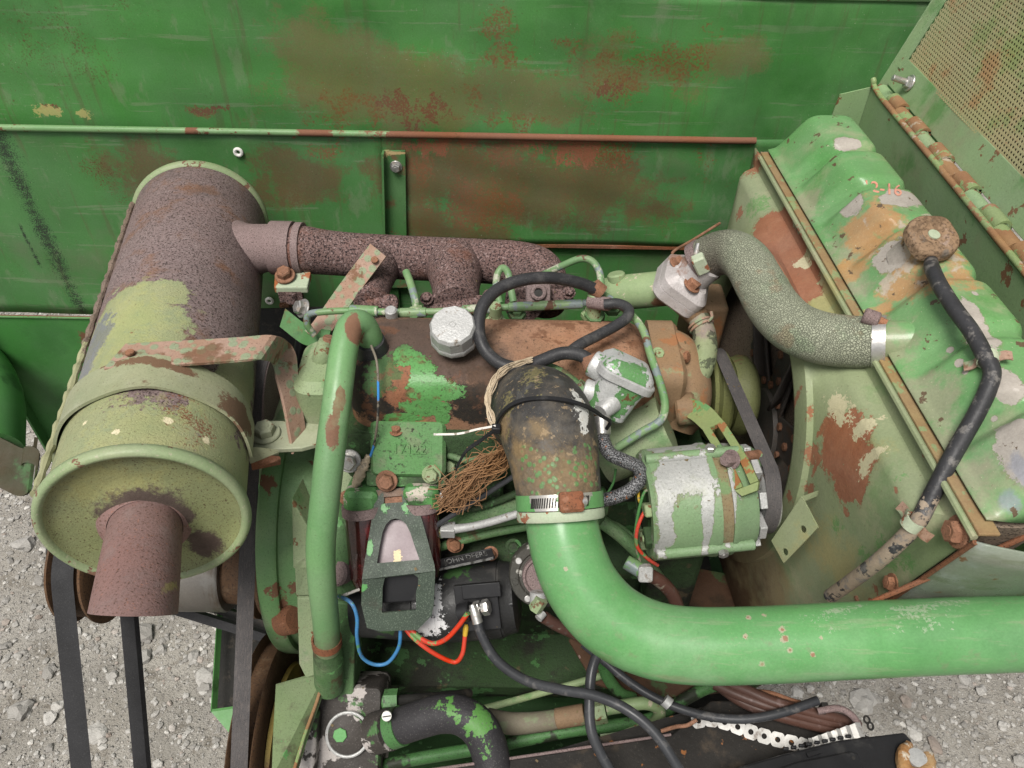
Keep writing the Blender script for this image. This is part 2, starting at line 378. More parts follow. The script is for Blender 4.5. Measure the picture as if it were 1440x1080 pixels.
tag(pebbles('gravel', 42000, .0015, .009, 1, (.1, 2.3, -.1, 1.7)), 'loose pale gravel lying right of the engine', None, None, 'stuff')
tag(pebbles('stones', 800, .007, .028, 2, (-1.9, -.05, .0, 2.3)), 'larger stones scattered among the gravel at left', None, None, 'stuff')
tag(pebbles('stones', 800, .007, .028, 2, (.1, 2.3, -.1, 1.7)), 'larger stones scattered among the gravel at right', None, None, 'stuff')
# ------------------------------------------------------------------ shared metals and rubbers
M_steel = M('zinc_steel', ((.42, .41, .39), (.58, .57, .55), 60), [dict(k='n', col=(.2, .15, .11), s=90, lo=.62, e=.15, k2=.7, r=.8, m=.2)], rough=.38, metal=.85, bump=.1)
M_rustbolt = M('rusty_bolt', (R_BRN, R_PINK, 70), [dict(k='s', col=R_DARK, s=320, lo=.6, e=.2)], rough=.85, bump=.4)
M_gbolt = M('painted_bolt', (G_SAGE, (.16, .33, .14), 50), [dict(k='n', col=R_BRN, s=110, lo=.62, e=.1, r=.85, h=-.4)], rough=.5, bump=.2)
M_rubber = M('black_rubber', ((.016, .016, .018), (.035, .035, .037), 20), [dict(k='n', col=(.13, .125, .12), s=28, lo=.55, e=.3, k2=.35, r=.8), dict(k='s', col=(.2, .19, .17), s=400, lo=.7, e=.1, k2=.4)], rough=.5, bump=.12)
M_cable = M('cable_sheath', ((.022, .023, .026), (.05, .052, .056), 15), [dict(k='n', col=(.16, .15, .14), s=60, lo=.62, e=.25, k2=.4)], rough=.38, bump=.05)
M_beltm = M('belt_rubber', ((.045, .042, .043), (.085, .078, .076), 14), [dict(k='n', col=(.13, .11, .10), s=150, lo=.5, e=.3, k2=.5, st=(6, .6, .6)), dict(k='s', col=(.02, .02, .02), s=500, lo=.6, e=.2)], rough=.8, bump=.25, bscale=500)
M_belt2 = M('black_belt_rubber', ((.014, .014, .015), (.03, .03, .032), 14), [dict(k='s', col=(.09, .09, .09), s=420, lo=.62, e=.2, k2=.5)], rough=.75, bump=.2)
M_rustsheet = M('rusted_sheet', (R_BRN, R_RED, 22), [dict(k='s', col=R_DARK, s=260, lo=.58, e=.2), dict(k='n', col=R_PINK, s=60, lo=.66, e=.15, k2=.6)], rough=.88, bump=.45)
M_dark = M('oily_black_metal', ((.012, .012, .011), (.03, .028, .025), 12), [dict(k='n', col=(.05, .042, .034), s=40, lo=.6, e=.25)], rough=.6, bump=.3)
M_white = M('white_plastic', ((.62, .6, .56), (.7, .69, .66), 30), [], rough=.5, bump=.05)
M_black = M('black_plastic', (.014, .014, .015), [dict(k='n', col=(.06, .058, .055), s=30, lo=.6, e=.3, k2=.4)], rough=.42, bump=.06)
M_wheel = M('pulley_rust', ((.075, .042, .027), (.11, .062, .038), 18), [dict(k='s', col=(.03, .02, .016), s=200, lo=.56, e=.2), dict(k='n', col=(.15, .10, .07), s=30, lo=.64, e=.2, k2=.6)], rough=.8, bump=.3)
# ------------------------------------------------------------------ the back wall of green sheets
def X2(px, py=185): return PY(px, py, YW).x
zh = PY(700, 190, YW).z
M_up = M('upper_sheet_paint', (G_PANEL, (.06, .245, .066), 2.5), [
    dict(k='n', col=(.17, .27, .16), s=85, lo=.70, e=.08, st=(.06, 1, 1), o=21, k2=.35), dict(k='n', col=(.09, .075, .04), s=60, lo=.62, e=.2, st=(1, 1, .06), o=23, k2=.4), dict(k='n', col=(.16, .20, .12), s=26, lo=.64, e=.2, st=(1, 1, .4), o=27, k2=.4), 
    dict(k='n', col=G_DEEP, s=3.2, lo=.5, e=.3, k2=.6), dict(k='n', col=(.10, .22, .10), s=7, lo=.6, e=.3, k2=.5, o=4),
    dict(k='b', col=(.135, .13, .055), col2=(.10, .15, .055), cs=12, at=[pw(600, 140, (.36, .3, .10)), pw(870, 115, (.22, .3, .11)), pw(1040, 90, (.12, .3, .05)), pw(460, 90, (.13, .3, .10)), pw(740, 160, (.3, .3, .05))], s=6, amp=1.5, e=.9, dith=130, de=.75, cap=1.3, k2=.9),
    dict(k='b', col=(.145, .08, .035), at=[pw(585, 155, (.13, .3, .05)), pw(640, 175, (.25, .3, .03)), pw(845, 150, (.06, .3, .1)), pw(920, 95, (.11, .3, .035)), pw(760, 178, (.2, .3, .02)), pw(280, 165, (.03, .3, .012)), pw(860, 128, (.06, .3, .05)), pw(700, 70, (.04, .3, .07)), pw(590, 150, (.22, .3, .07)), pw(860, 120, (.16, .3, .08))], s=8, amp=2.4, e=1.0, dith=110, de=.35, cap=.66, h=-.1, r=.85),
    dict(k='b', col=R_BRN, at=[pw(280, 166, (.022, .3, .009)), pw(582, 165, (.06, .3, .03)), pw(560, 150, (.03, .3, .03)), pw(862, 132, (.03, .3, .022)), pw(62, 160, (.03, .3, .008)), pw(300, 160, (.02, .3, .006))], s=30, amp=2.2, e=.6, dith=120, de=.2, cap=.7, r=.9, h=-.3),
    dict(k='b', col=(.07, .05, .025), at=[pw(60, 70, (.27, .3, .17)), pw(105, 110, (.12, .3, .12))], s=6, amp=1.4, e=1.1, dith=130, de=.25, cap=.5, k2=.85, o=2),
    dict(k='b', col=(.35, .32, .12), at=[pw(58, 165, (.022, .3, .01)), pw(110, 168, (.012, .3, .008))], s=80, amp=1.6, e=.1, k2=.8),
    dict(k='s', col=(.06, .04, .02), s=190, lo=.82, e=.05, zone=5, zlo=.5), dict(k='s', col=(.3, .42, .3), s=150, lo=.86, e=.04, zone=4, zlo=.55, o=5, k2=.7)], rough=.46, rvar=.1, bump=.12, bscale=60)
M_lo = M('lower_sheet_paint', ((.036, .175, .042), (.06, .225, .068), 3), [
    dict(k='n', col=(.17, .27, .16), s=85, lo=.70, e=.08, st=(.06, 1, 1), o=21, k2=.35), dict(k='n', col=(.09, .075, .04), s=60, lo=.62, e=.2, st=(1, 1, .06), o=23, k2=.4), dict(k='n', col=(.16, .20, .12), s=26, lo=.64, e=.2, st=(1, 1, .4), o=27, k2=.4), 
    dict(k='n', col=(.09, .17, .08), s=5, lo=.55, e=.3, k2=.6), dict(k='n', col=G_DEEP, s=3.5, lo=.5, e=.35, k2=.6, o=3),
    dict(k='b', col=(.125, .08, .042), col2=(.09, .085, .04), cs=10, at=[pw(720, 255, (.37, .3, .13)), pw(420, 245, (.12, .3, .1)), pw(230, 260, (.14, .3, .12)), pw(620, 330, (.2, .3, .1))], s=7, amp=1.3, e=.7, dith=130, de=.75, cap=1.3, k2=.92),
    dict(k='b', col=(.15, .07, .035), at=[pw(740, 205, (.36, .3, .075)), pw(590, 240, (.1, .3, .08)), pw(840, 220, (.12, .3, .07)), pw(465, 215, (.06, .3, .03)), pw(680, 290, (.24, .3, .09))], s=14, amp=1.5, e=1.0, st=(1, 1, .3), dith=110, de=.35, cap=.72, r=.85, h=-.1),
    dict(k='b', col=(.21, .08, .05), at=[pw(740, 194, (.34, .3, .03)), pw(600, 205, (.06, .3, .035)), pw(810, 205, (.12, .3, .05))], s=26, amp=1.8, e=.8, st=(1, 1, .35), dith=140, de=.25, cap=.78, r=.9),
    dict(k='b', col=(.018, .02, .018), at=[pw(-2 + 5.6 * i, 195 + 11.5 * i, (.052 - .0008 * i, .3, .042)) for i in range(22)] + [pw(30 + 5 * i, 320 + 10 * i, (.009, .3, .02)) for i in range(6)], s=14, amp=.45, e=1.15, dith=210, de=.22, cap=.8, k2=.92),
    dict(k='b', col=(.09, .05, .025), at=[pw(140, 245, (.07, .3, .1)), pw(165, 180, (.05, .3, .05))], s=9, amp=1.4, e=.9, dith=150, de=.2, cap=.5),
    dict(k='s', col=(.05, .04, .02), s=200, lo=.8, e=.05, zone=6, zlo=.5), dict(k='s', col=(.28, .38, .26), s=170, lo=.86, e=.04, zone=4, zlo=.5, o=5, k2=.7)], rough=.5, rvar=.1, bump=.14, bscale=70)
M_hem = M('hem_paint', ((.07, .26, .08), (.16, .33, .15), 8), [
    dict(k='b', col=(.17, .075, .05), at=[(PY(840, 192, YW), (.37, .3, .1)), pw(272, 186, .014), pw(445, 190, (.03, .1, .1)), pw(640, 190, (.15, .3, .1))], s=30, amp=.9, e=.12, r=.88, h=-.4), dict(k='n', col=R_BRN, s=30, lo=.7, e=.05, r=.9)], rough=.45, bump=.2)
def sheet(name, x0, x1, z0, z1, y, mat, par, amp=.0018, label=None):
    n, m = 48, 16; G = []
    for j in range(m + 1):
        z = z0 + (z1 - z0) * j / m; G.append([V((x0 + (x1 - x0) * i / n, y + amp * (math.sin(i * .37 + j * .5) * math.sin(j * .6 + 1) + .6 * math.sin(i * .9 + 2) * math.sin(j * .35)) + .0022 * math.exp(-((i - 31) ** 2 + (j - 9) ** 2) / 9) - .002 * math.exp(-((i - 17) ** 2 + (j - 5) ** 2) / 6), z)) for i in range(n + 1)])
    return MB().grid(G).build(name, mat, par, solid=.003, fix=False, label=label)
XL = -1.065
up = thing('wall_sheet', 'large upper green sheet panel stained brown with rust above the hemmed edge', 'panel', (0, YW + .02, zh))
sheet('sheet', XL, .80, zh - .03, PY(1200, -4, YW + .024).z, YW + .024, M_up, up)
m = MB(); m.cyl((XL, YW + .024, PY(1200, -3, YW + .024).z), (.80, YW + .024, PY(1200, -3, YW + .024).z), .004, 8); m.build('top_fold', M_hem, up)
lo = thing('hemmed_sheet', 'lower green sheet panel with rolled top hem and black drip stain behind the muffler', 'panel', (0, YW, zh - .2))
zs, zb = PY(860, 345, YW).z, PY(100, 441, YW).z
xs = PY(640, 345, YW).x
xsp = PY(548, 300, YW).x
sheet('sheet', XL, xsp, zb, zh, YW, M_lo, lo)
sheet('sheet', xsp, .62, zs, zh, YW, M_lo, lo)
MB().tube([(XL, YW - .004, zh), (-.3, YW - .004, zh), (.3, YW - .005, zh), (PY(1062, 196, YW).x, YW - .004, zh)], .0055, 10, n=8).build('rolled_hem', M_hem, lo)
for px, py in ((335, 214), (379, 423)):
    m = MB(); m.ring(PY(px, py, YW - .004), Y1, .0058, .0028, 18, 8); m.build('grommet', M_white, lo)
bolt(lo, PY(402, 430, YW - .003), -Y1, .009, .006, M_rustbolt)
sk = thing('skirt_panel', 'dark green skirt sheet stepped back below the lower panel seam', 'panel', (.1, YW + .01, zs - .1))
sheet('sheet', PY(440, 400, YW).x, .62, zb - .3, zs + .02, YW + .012, M_lo, sk)
m = MB(); m.box((.28, YW + .002, zs - .003), (.36, .004, .003)); m.build('seam_strip', M_rustsheet, sk)
M_corner = M('corner_sheet_paint', (G_PANEL, (.04, .17, .05), 4), [dict(k='n', col=G_DEEP, s=6, lo=.55, e=.3, k2=.7), dict(k='b', col=R_BRN, at=[(PY(126, 476, YW), .025), (PY(60, 443, YW), (.3, .2, .004))], s=40, amp=1, e=.3, r=.9), dict(k='s', col=(.03, .03, .02), s=150, lo=.82, e=.05)], rough=.5, bump=.12)
cp = thing('corner_panel', 'plain green corner sheet below the lower panel at the far left', 'panel', (-.9, YW, .5))
n_ = PY(132, 443, YW); z443 = PY(60, 443, YW).z
poly = [V((XL, YW - .004, z443)), V((n_.x, YW - .004, z443)), V((n_.x + .012, YW - .004, z443 - .03)), V((-.30, YW - .004, z443 - .03)), V((-.30, YW - .004, z443 - .55)), V((XL, YW - .004, z443 - .55))]
MB().prism(poly, (0, .003, 0)).build('sheet', M_corner, cp, ang=None)
m = MB(); m.box((XL + .002, YW - .016, z443 - .25), (.0025, .012, .32)); m.build('edge_flange', M_corner, cp)
m = MB(); m.box(((XL + n_.x) / 2, YW - .006, z443 - .001), ((n_.x - XL) / 2, .0015, .0012)); m.build('top_flange', M_hem, cp)
# angle bracket standing on the lower panel
M_ang = M('angle_iron_paint', ((.035, .15, .04), (.06, .2, .065), 12), [dict(k='n', col=R_BRN, s=30, lo=.62, e=.2, k2=.8, r=.85), dict(k='b', col=(.4, .3, .17), at=[(PY(541, 215, YW), .012), (PY(555, 212, YW), (.03, .03, .003))], s=60, amp=.8, e=.2), dict(k='n', col=(.02, .03, .02), s=18, lo=.6, e=.3, k2=.6)], rough=.55, bump=.2)
ab = thing('angle_bracket', 'upright green angle iron bolted to the lower panel above the exhaust pipe', 'bracket', PY(556, 330, YW))
a0, a1 = PY(556, 212, YW - .006), PY(556, 405, YW - .006)
MB().prism([PY(px, py, YW - .008) for px, py in ((539, 212), (570, 212), (573, 405), (544, 405))], (0, .004, 0)).build('web', M_ang, ab, ang=None, bevel=.001)
MB().prism([PY(px, py, YW - .009) for px, py in ((538, 211), (541, 211), (545, 405), (542, 405))], (0, -.016, 0)).build('flange', M_ang, ab, ang=None)
bolt(ab, PY(557, 234, YW - .008), -Y1, .0075, .008, M_steel)
# ------------------------------------------------------------------ muffler
MN, MF = P(206, 727, .80), P(284, 312, 1.265)
MA = (MN - MF).normalized(); ML = (MN - MF).length; MU, MB_, _ = frame(MA)            # MU up, MB_ sideways
def mu(s, r=0.0, a=0.0): return MN - MA * s + (MU * math.cos(a) + MB_ * math.sin(a)) * r
side = 1 if MB_.x > 0 else -1
rust_pur = [dict(k='s', col=(.045, .03, .028), s=215, lo=.52, e=.12, h=-.5), dict(k='s', col=(.29, .235, .225), s=140, lo=.6, e=.2, o=3, k2=.6), dict(k='n', col=(.17, .08, .045), s=14, lo=.58, e=.3, k2=.65, o=6), dict(k='n', col=(.09, .07, .068), s=7, lo=.56, e=.3, k2=.5, o=2)]
def at(px, py, d, r): return (P(px, py, d), r)
M_muf = M('muffler_rusted_paint', ((.20, .145, .138), (.16, .118, .115), 10), rust_pur + [
    dict(k='b', col=(.27, .35, .17), col2=(.18, .29, .145), cs=16, at=[(mu(.20, .1, -.1 * side), (.055, .07, .05)), (mu(.25, .1, -.35 * side), (.06, .06, .06)), (mu(.16, .1, -.5 * side), (.05, .08, .05)), (mu(.27, .1, .1 * side), (.035, .03, .05)), (mu(.12, .1, -.7 * side), (.06, .09, .07)), (mu(.0, .0), (.14, .12, .14)), (mu(.09, .1, .9 * side), (.03, .06, .04)), (mu(.17, .1, 1.2 * side), (.02, .12, .05)), (mu(.67, .1, 0), (.05, .012, .05))], s=22, amp=.75, e=.05, r=.5, h=.5),
    dict(k='b', col=(.30, .31, .33), at=[(mu(.215, .1, -.78 * side), (.035, .05, .03)), (mu(.17, .1, -.85 * side), (.03, .04, .02))], s=40, amp=1.0, e=.05, r=.4, m=.6),
    dict(k='b', col=(.33, .33, .12), at=[(mu(.22, .1, -.3 * side), .07), (mu(.03, .1, .2 * side), .06), (mu(.66, .1, 0), .03)], s=60, amp=2.0, e=.4, k2=.28),
    dict(k='b', col=R_BRN, col2=R_RED, cs=60, at=[(mu(.195, .1, -.15 * side), .013), (mu(.05, .1, .75 * side), (.06, .05, .06)), (mu(.10, .1, .5 * side), (.06, .04, .05)), (mu(.14, .1, .2 * side), (.07, .02, .03))], s=35, amp=1.2, e=.9, dith=150, de=.25, cap=.6, r=.85),
    dict(k='s', col=(.10, .07, .04), s=240, lo=.74, e=.06, o=8, zone=8, zlo=.35), dict(k='b', col=(.62, .55, .36), at=[(mu(.045, .1, .42 * side), .006), (mu(.035, .1, .85 * side), .006), (mu(.03, .1, -.05 * side), .005), (mu(.06, .1, -.45 * side), .004)], s=120, amp=1.0, e=.1)], rough=.75, rvar=.12, bump=.35, bscale=420, bdist=.0009)
M_cap = M('muffler_cap_paint', ((.19, .27, .115), (.15, .225, .105), 22), [
    dict(k='s', col=(.07, .05, .03), s=260, lo=.64, e=.08), dict(k='n', col=(.13, .085, .05), s=20, lo=.58, e=.3, k2=.8, dith=130, de=.4, r=.9), dict(k='b', col=(.30, .28, .10), at=[(mu(-.0, .05, .2), (.07, .05, .05))], s=30, amp=1.2, e=.8, k2=.45),
    dict(k='b', col=(.10, .075, .06), col2=(.05, .035, .03), at=[(mu(.0, 0), (.052, .09, .05)), (mu(-.01, .07, 2.5), .022), (mu(-.01, .07, -2.5), .026)], s=55, amp=.5, e=.25, r=.9, h=.2)], rough=.6, bump=.35, bscale=380)
M_rim = M('muffler_rim_paint', ((.17, .32, .145), (.24, .36, .20), 18), [dict(k='n', col=(.16, .09, .07), s=26, lo=.68, e=.04, r=.88, h=-.5), dict(k='s', col=(.3, .38, .25), s=120, lo=.7, e=.1)], rough=.5, bump=.25)
M_tail = M('tailpipe_rust', ((.23, .135, .12), (.17, .11, .103), 16), [dict(k='s', col=(.075, .042, .036), s=230, lo=.6, e=.15), dict(k='s', col=(.33, .13, .08), s=210, lo=.74, e=.08, o=4, k2=.6), dict(k='n', col=(.21, .15, .14), s=30, lo=.55, e=.3, k2=.6, o=2), dict(k='b', col=(.34, .3, .1), at=[at(241, 825, .71, (.003, .02, .02))], s=60, amp=1.2, e=.6, k2=.6), dict(k='b', col=(.75, .7, .63), at=[at(231, 832, .685, .004)], s=200, amp=.8, e=.1)], rough=.82, bump=.4, bscale=380)
mf = thing('muffler', 'large rusty brown muffler drum with pale green peeling front end and tailpipe', 'muffler', MN)
m = MB(); prof = [(-.002, .0)] ; m.lathe(MN, -MA, [(0, .0955), (.02, .0968), (ML * .3, .0985), (ML * .6, .1), (ML - .01, .1), (ML, .099)], 72); m.build('shell', M_muf, mf, ang=60)
m = MB(); m.lathe(MN, MA, [(-.004, .093), (-.006, .0985), (-.004, .1025), (.002, .104), (.007, .1028), (.0095, .0995), (.0085, .096), (.005, .0935), (0, .092)], 72, close=True); m.build('front_rim', M_rim, mf, ang=70)
m = MB(); m.lathe(MN, MA, [(.006, .0945), (.003, .0915), (.000, .088), (-.001, .08), (-.0025, .06), (-.001, .048), (.001, .044), (.001, .0)], 72); m.build('end_cap', M_cap, mf, ang=70)
m = MB(); m.lathe(MF, MA, [(-.006, 0), (-.006, .104), (0, .1055), (.006, .104), (.008, .1)], 72); m.build('rear_rim', M_rim, mf, ang=70)
T0 = P(205, 738, .805); T1 = P(188, 862, .70)
ta = (T1 - T0).normalized(); vdir = ray(186, 856).normalized()
m = MB(); m.lathe(T0 - ta * .012, ta, [(0, .047), (.006, .0475), (.011, .045), (.015, .040), (.019, .0365)], 40); m.build('collar', M_tail, mf, ang=60)
tu, tb, _ = frame(ta, -vdir); kcut = ta.dot(vdir) / tu.dot(vdir) + .10; vs, fs, seg = [], [], 48; Lt = (T1 - T0).length
rings = [(0, .0355, 0), (.3, .0365, 0), (.7, .0372, .0), (1, .0375, 1), (1.0, .0352, 1), (.5, .0345, 0)]
for s_, r_, sl in rings:
    for k in range(seg):
        a_ = 2 * math.pi * k / seg; dvec = tu * math.cos(a_) * r_ + tb * math.sin(a_) * r_
        vs.append(T0 + ta * (Lt * s_) + dvec + (ta * (math.cos(a_) * r_ * kcut) if sl else V((0, 0, 0))))
for i in range(len(rings) - 1):
    for k in range(seg): fs.append((i * seg + k, i * seg + (k + 1) % seg, (i + 1) * seg + (k + 1) % seg, (i + 1) * seg + k))
MB().add(vs, fs).build('tailpipe', M_tail, mf, ang=60)
# twisted seam bead down the left flank
q = []; ba = -1.12 * side
for i in range(90):
    s_ = ML - .004 - i * (ML - .012) / 89; q.append((mu(s_, .1035, ba + .03 * math.sin(i * .9)), .0042 + .0011 * math.sin(i * 1.7)))
M_bead = M('seam_bead_rust', ((.12, .085, .07), (.2, .15, .11), 40), [dict(k='s', col=(.04, .03, .025), s=280, lo=.55, e=.2), dict(k='b', col=(.27, .27, .15), at=[(mu(.1, .1, ba), (.06, .2, .06)), (mu(.2, .1, ba), (.06, .05, .06))], s=50, amp=1.2, e=.2)], rough=.85, bump=.4)
MB().tube([p for p, _ in q], [r for _, r in q], 8, n=1).build('seam_bead', M_bead, mf)
# inlet stub and its clamp on the muffler's right flank
M_man = M('manifold_rust', ((.125, .08, .073), (.155, .095, .085), 12), [dict(k='s', col=(.022, .015, .015), s=190, lo=.5, e=.12, h=-.5), dict(k='s', col=(.34, .25, .24), s=150, lo=.62, e=.12, o=3, k2=.75), dict(k='n', col=(.16, .065, .045), s=12, lo=.6, e=.3, k2=.6, o=5), dict(k='n', col=(.03, .02, .018), s=9, lo=.62, e=.25, k2=.5, o=8)], rough=.86, bump=.5, bscale=480, bdist=.0012)
M_manl = M('clamp_rust', ((.20, .145, .14), (.16, .118, .112), 20), [dict(k='s', col=(.035, .024, .022), s=360, lo=.55, e=.22), dict(k='s', col=(.35, .27, .25), s=300, lo=.64, e=.15, o=3, k2=.6)], rough=.84, bump=.35, bscale=420)
HMB = MB(); HMB.lathe(MN, -MA, [(0, .1), (ML, .1)], 72); HM = Hit(HMB)
DST = (HM(352, 352)[0] - CAM).dot(FW) + .012
MB().tube([P(335, 353, DST + .01), P(350, 352, DST + .003), P(372, 349, DST), P(402, 348, DST)], [.046, .040, .0352, .0348], 36, n=4).build('inlet_stub', M_manl, mf, ang=60)
# the strap round the muffler and the bracket that carries it
M_strap = M('strap_paint', ((.20, .30, .165), (.26, .34, .2), 14), [dict(k='n', col=(.13, .085, .06), s=24, lo=.72, e=.1, k2=.8, r=.85, h=-.5), dict(k='n', col=(.33, .34, .24), s=9, lo=.55, e=.3, k2=.5), dict(k='b', col=(.14, .085, .06), at=[(mu(.126, .103, .3 * side), (.09, .008, .02)), (mu(.1, .103, 1.2 * side), (.03, .02, .04))], s=40, amp=1.2, e=.2, r=.9), dict(k='s', col=(.1, .07, .05), s=260, lo=.75, e=.06)], rough=.55, bump=.25)
st = thing('muffler_strap', 'pale green steel strap clamped around the front of the muffler drum', 'strap', mu(.1, .103, 0))
vs, fs = [], []; N = 60
for i in range(N + 1):
    a_ = (-1.95 + 3.6 * i / N) * side
    tilt = .012 * math.cos(a_)
    for s_, r_ in ((.075 + tilt, .1035), (.128 + tilt, .1035), (.128 + tilt, .1002), (.075 + tilt, .1002)): vs.append(mu(s_, r_ + .0012 * math.sin(i * .4), a_))
for i in range(N):
    for k in range(4): fs.append((4 * i + k, 4 * i + (k + 1) % 4, 4 * i + 4 + (k + 1) % 4, 4 * i + 4 + k))
fs += [(3, 2, 1, 0), (4 * N, 4 * N + 1, 4 * N + 2, 4 * N + 3)]
MB().add(vs, fs).build('band', M_strap, st, ang=30)
e0 = P(353, 640, .90)
for dz, mt in ((0, M_strap), (-.012, M_rustsheet)):
    MB().prism([P(350, 632, .89) + Z1 * dz, P(392, 636, .90) + Z1 * dz, P(392, 644, .915) + Z1 * dz, P(352, 652, .905) + Z1 * dz], Z1 * .005).build('ear', mt, st, ang=None)
bk = [M_strap]
mp = thing('mount_plate', 'pale green mounting plate with a large hex bolt beside the muffler strap', 'plate', P(420, 610, .93))
zp = P(420, 612, .945).z
pl = [PZ(357, 633, zp), PZ(424, 630, zp), PZ(504, 608, zp), PZ(504, 585, zp), PZ(424, 592, zp), PZ(376, 591, zp), PZ(358, 608, zp)]
M_plate = M('plate_paint', ((.22, .33, .2), (.27, .37, .24), 16), [dict(k='n', col=(.16, .25, .13), s=20, lo=.5, e=.3, k2=.6), dict(k='n', col=R_BRN, s=60, lo=.74, e=.06, r=.85)], rough=.5, bump=.15)
MB().prism(pl, (0, 0, -.007)).build('plate_body', M_plate, mp, ang=None, bevel=.0012)
bolt(mp, PZ(374, 611, zp) + Z1 * .0005, (0, 0, 1), .0128, .012, M_plate)
# flat bar lying over the muffler and bent down to the plate
M_bar = M('bar_worn_paint', ((.25, .155, .12), (.33, .225, .18), 18), [dict(k='v', col=(.17, .30, .17), s=85, lo=.38, e=.14, zone=12, zlo=.02, h=.5, k2=.85), dict(k='n', col=R_BRN, s=24, lo=.6, e=.15, k2=.8, r=.9), dict(k='s', col=(.12, .06, .045), s=230, lo=.7, e=.1)], rough=.7, bump=.3)
DB = (HM(262, 497)[0] - CAM).dot(FW) - .010
br = thing('support_bar', 'worn flat bar with mottled green paint bent over the muffler top', 'bar', P(380, 495, .95))
wv = V((.004, .021, 0))
sb_ = MB().ribbon([P(162, 502, DB - .012), P(215, 499, DB - .006), P(270, 496, DB), P(330, 492, DB + .008), P(376, 489, DB + .015), P(394, 496, .935), P(402, 515, .938), P(409, 555, .938), P(420, 622, .946)], [wv, wv, wv, wv, wv, wv * .98, V((.008, .019, .002)), V((.006, .017, .004)), V((.005, .0165, .004))], .0045, n=6).build('bent_bar', M_bar, br, ang=30, bevel=.0008)
bolt(sb_, P(183, 497, DB - .013), (0, 0, 1), .005, .003, M_rustbolt, washer=False, name='rivet', hexn=12)
# ------------------------------------------------------------------ exhaust manifold
ex = thing('exhaust_manifold', 'dark rusty exhaust manifold pipe running from the muffler along the back of the engine', 'manifold', P(600, 365, 1.14))
MB().tube([P(398, 349, DST), P(425, 351, DST), P(480, 357, (DST + 1.175) / 2), P(580, 363, 1.16), P(670, 367, 1.15), P(728, 371, 1.14), P(758, 380, 1.125), P(768, 400, 1.105), P(766, 428, 1.08)], [.0350, .0350, .0328, .033, .033, .033, .0325, .031, .029], 40, n=8).build('log_pipe', M_man, ex, ang=60)
for pts, r in (([P(530, 372, 1.15), P(524, 402, 1.09), P(522, 430, 1.05)], [.036, .026, .024]), ([P(640, 375, 1.145), P(641, 404, 1.09), P(642, 432, 1.05)], [.044, .034, .032]), ([P(742, 378, 1.13), P(738, 405, 1.09), P(736, 430, 1.05)], [.03, .026, .026])):
    MB().tube(pts, r, 28, n=6).build('port', M_man, ex, ang=60)
for (x0, x1, py, hh) in ((508, 560, 426, .012), (596, 690, 428, .013), (712, 806, 420, .014)):
    a_, b_ = P(x0, py, 1.05), P(x1, py, 1.05)
    m = MB(); m.rloft((a_ + b_) / 2, (X1, (Z1 + Y1 * .7).normalized(), (Y1 - Z1 * .7).normalized()), (b_ - a_).length / 2, hh, .010, [(-.006, .003), (-.004, 0), (.008, 0), (.012, .004)]); m.build('port_flange', M_man, ex, ang=50)
for px, py in ((600, 420), (688, 416), (800, 412)):
    bolt(ex, P(px, py, 1.04), (0, -.55, .84), .0065, .008, M_man)
m = MB(); m.rloft(P(757, 414, 1.03), (X1, V((0, .6, .8)), V((0, -.8, .6))), .017, .014, .004, [(-.012, .001), (.006, 0), (.009, .002)]); m.ring(P(757, 414, 1.02) + V((0, -.001, .004)), (0, -.8, .6), .008, .003, 20)
lug_ = m.build('lifting_lug', M_manl, ex)
m = MB(); m.lathe(P(757, 414, 1.016), (0, -.8, .6), [(0, 0), (0, .0065), (.0012, .0065), (.0012, 0)], 16); m.build('lug_hole', M_dark, lug_)
cl = thing('exhaust_clamp', 'rusty band clamp joining the muffler stub to the exhaust manifold', 'clamp', P(405, 365, 1.19))
pa, pb = P(383, 348.5, DST), P(416, 349.5, DST)
ca = (pb - pa).normalized()
m = MB(); m.lathe(pa, ca, [(0, .0355), (0, .0395), (.032, .0395), (.032, .0355)], 40, close=True); m.build('band', M_manl, cl)
m = MB(); m.lathe(pa + ca * .0365, ca, [(0, .035), (0, .0385), (.010, .0385), (.010, .035)], 40, close=True); m.build('band', M_manl, cl)
c_ = P(411, 393, 1.13)
M_tab = M('tab_worn_paint', ((.38, .40, .30), (.30, .37, .25), 30), [dict(k='n', col=R_RED, s=50, lo=.66, e=.06, r=.9), dict(k='b', col=(.28, .10, .045), at=[(P(436, 390, 1.13), .01), (P(387, 395, 1.12), (.006, .03, .02))], s=80, amp=.6, e=.3)], rough=.55, bump=.2)
MB().prism([P(385, 404, 1.11), P(432, 404, 1.11), P(437, 381, 1.13), P(428, 383, 1.135), P(391, 384, 1.135), P(386, 387, 1.13)], (0, 0, -.011)).build('tab', M_tab, cl, ang=None, bevel=.002)
MB().prism([P(390, 410, 1.115), P(424, 410, 1.115), P(424, 400, 1.13), P(390, 400, 1.13)], (0, 0, -.02)).build('spacer', M_man, cl, ang=None, bevel=.001)
bolt(cl, P(401, 388, 1.118), (0, -.3, .95), .0105, .011, M_rustbolt)
MB().cyl(P(410, 410, 1.12), P(411, 424, 1.13), .009, 14).build('bolt_end', M_man, cl)
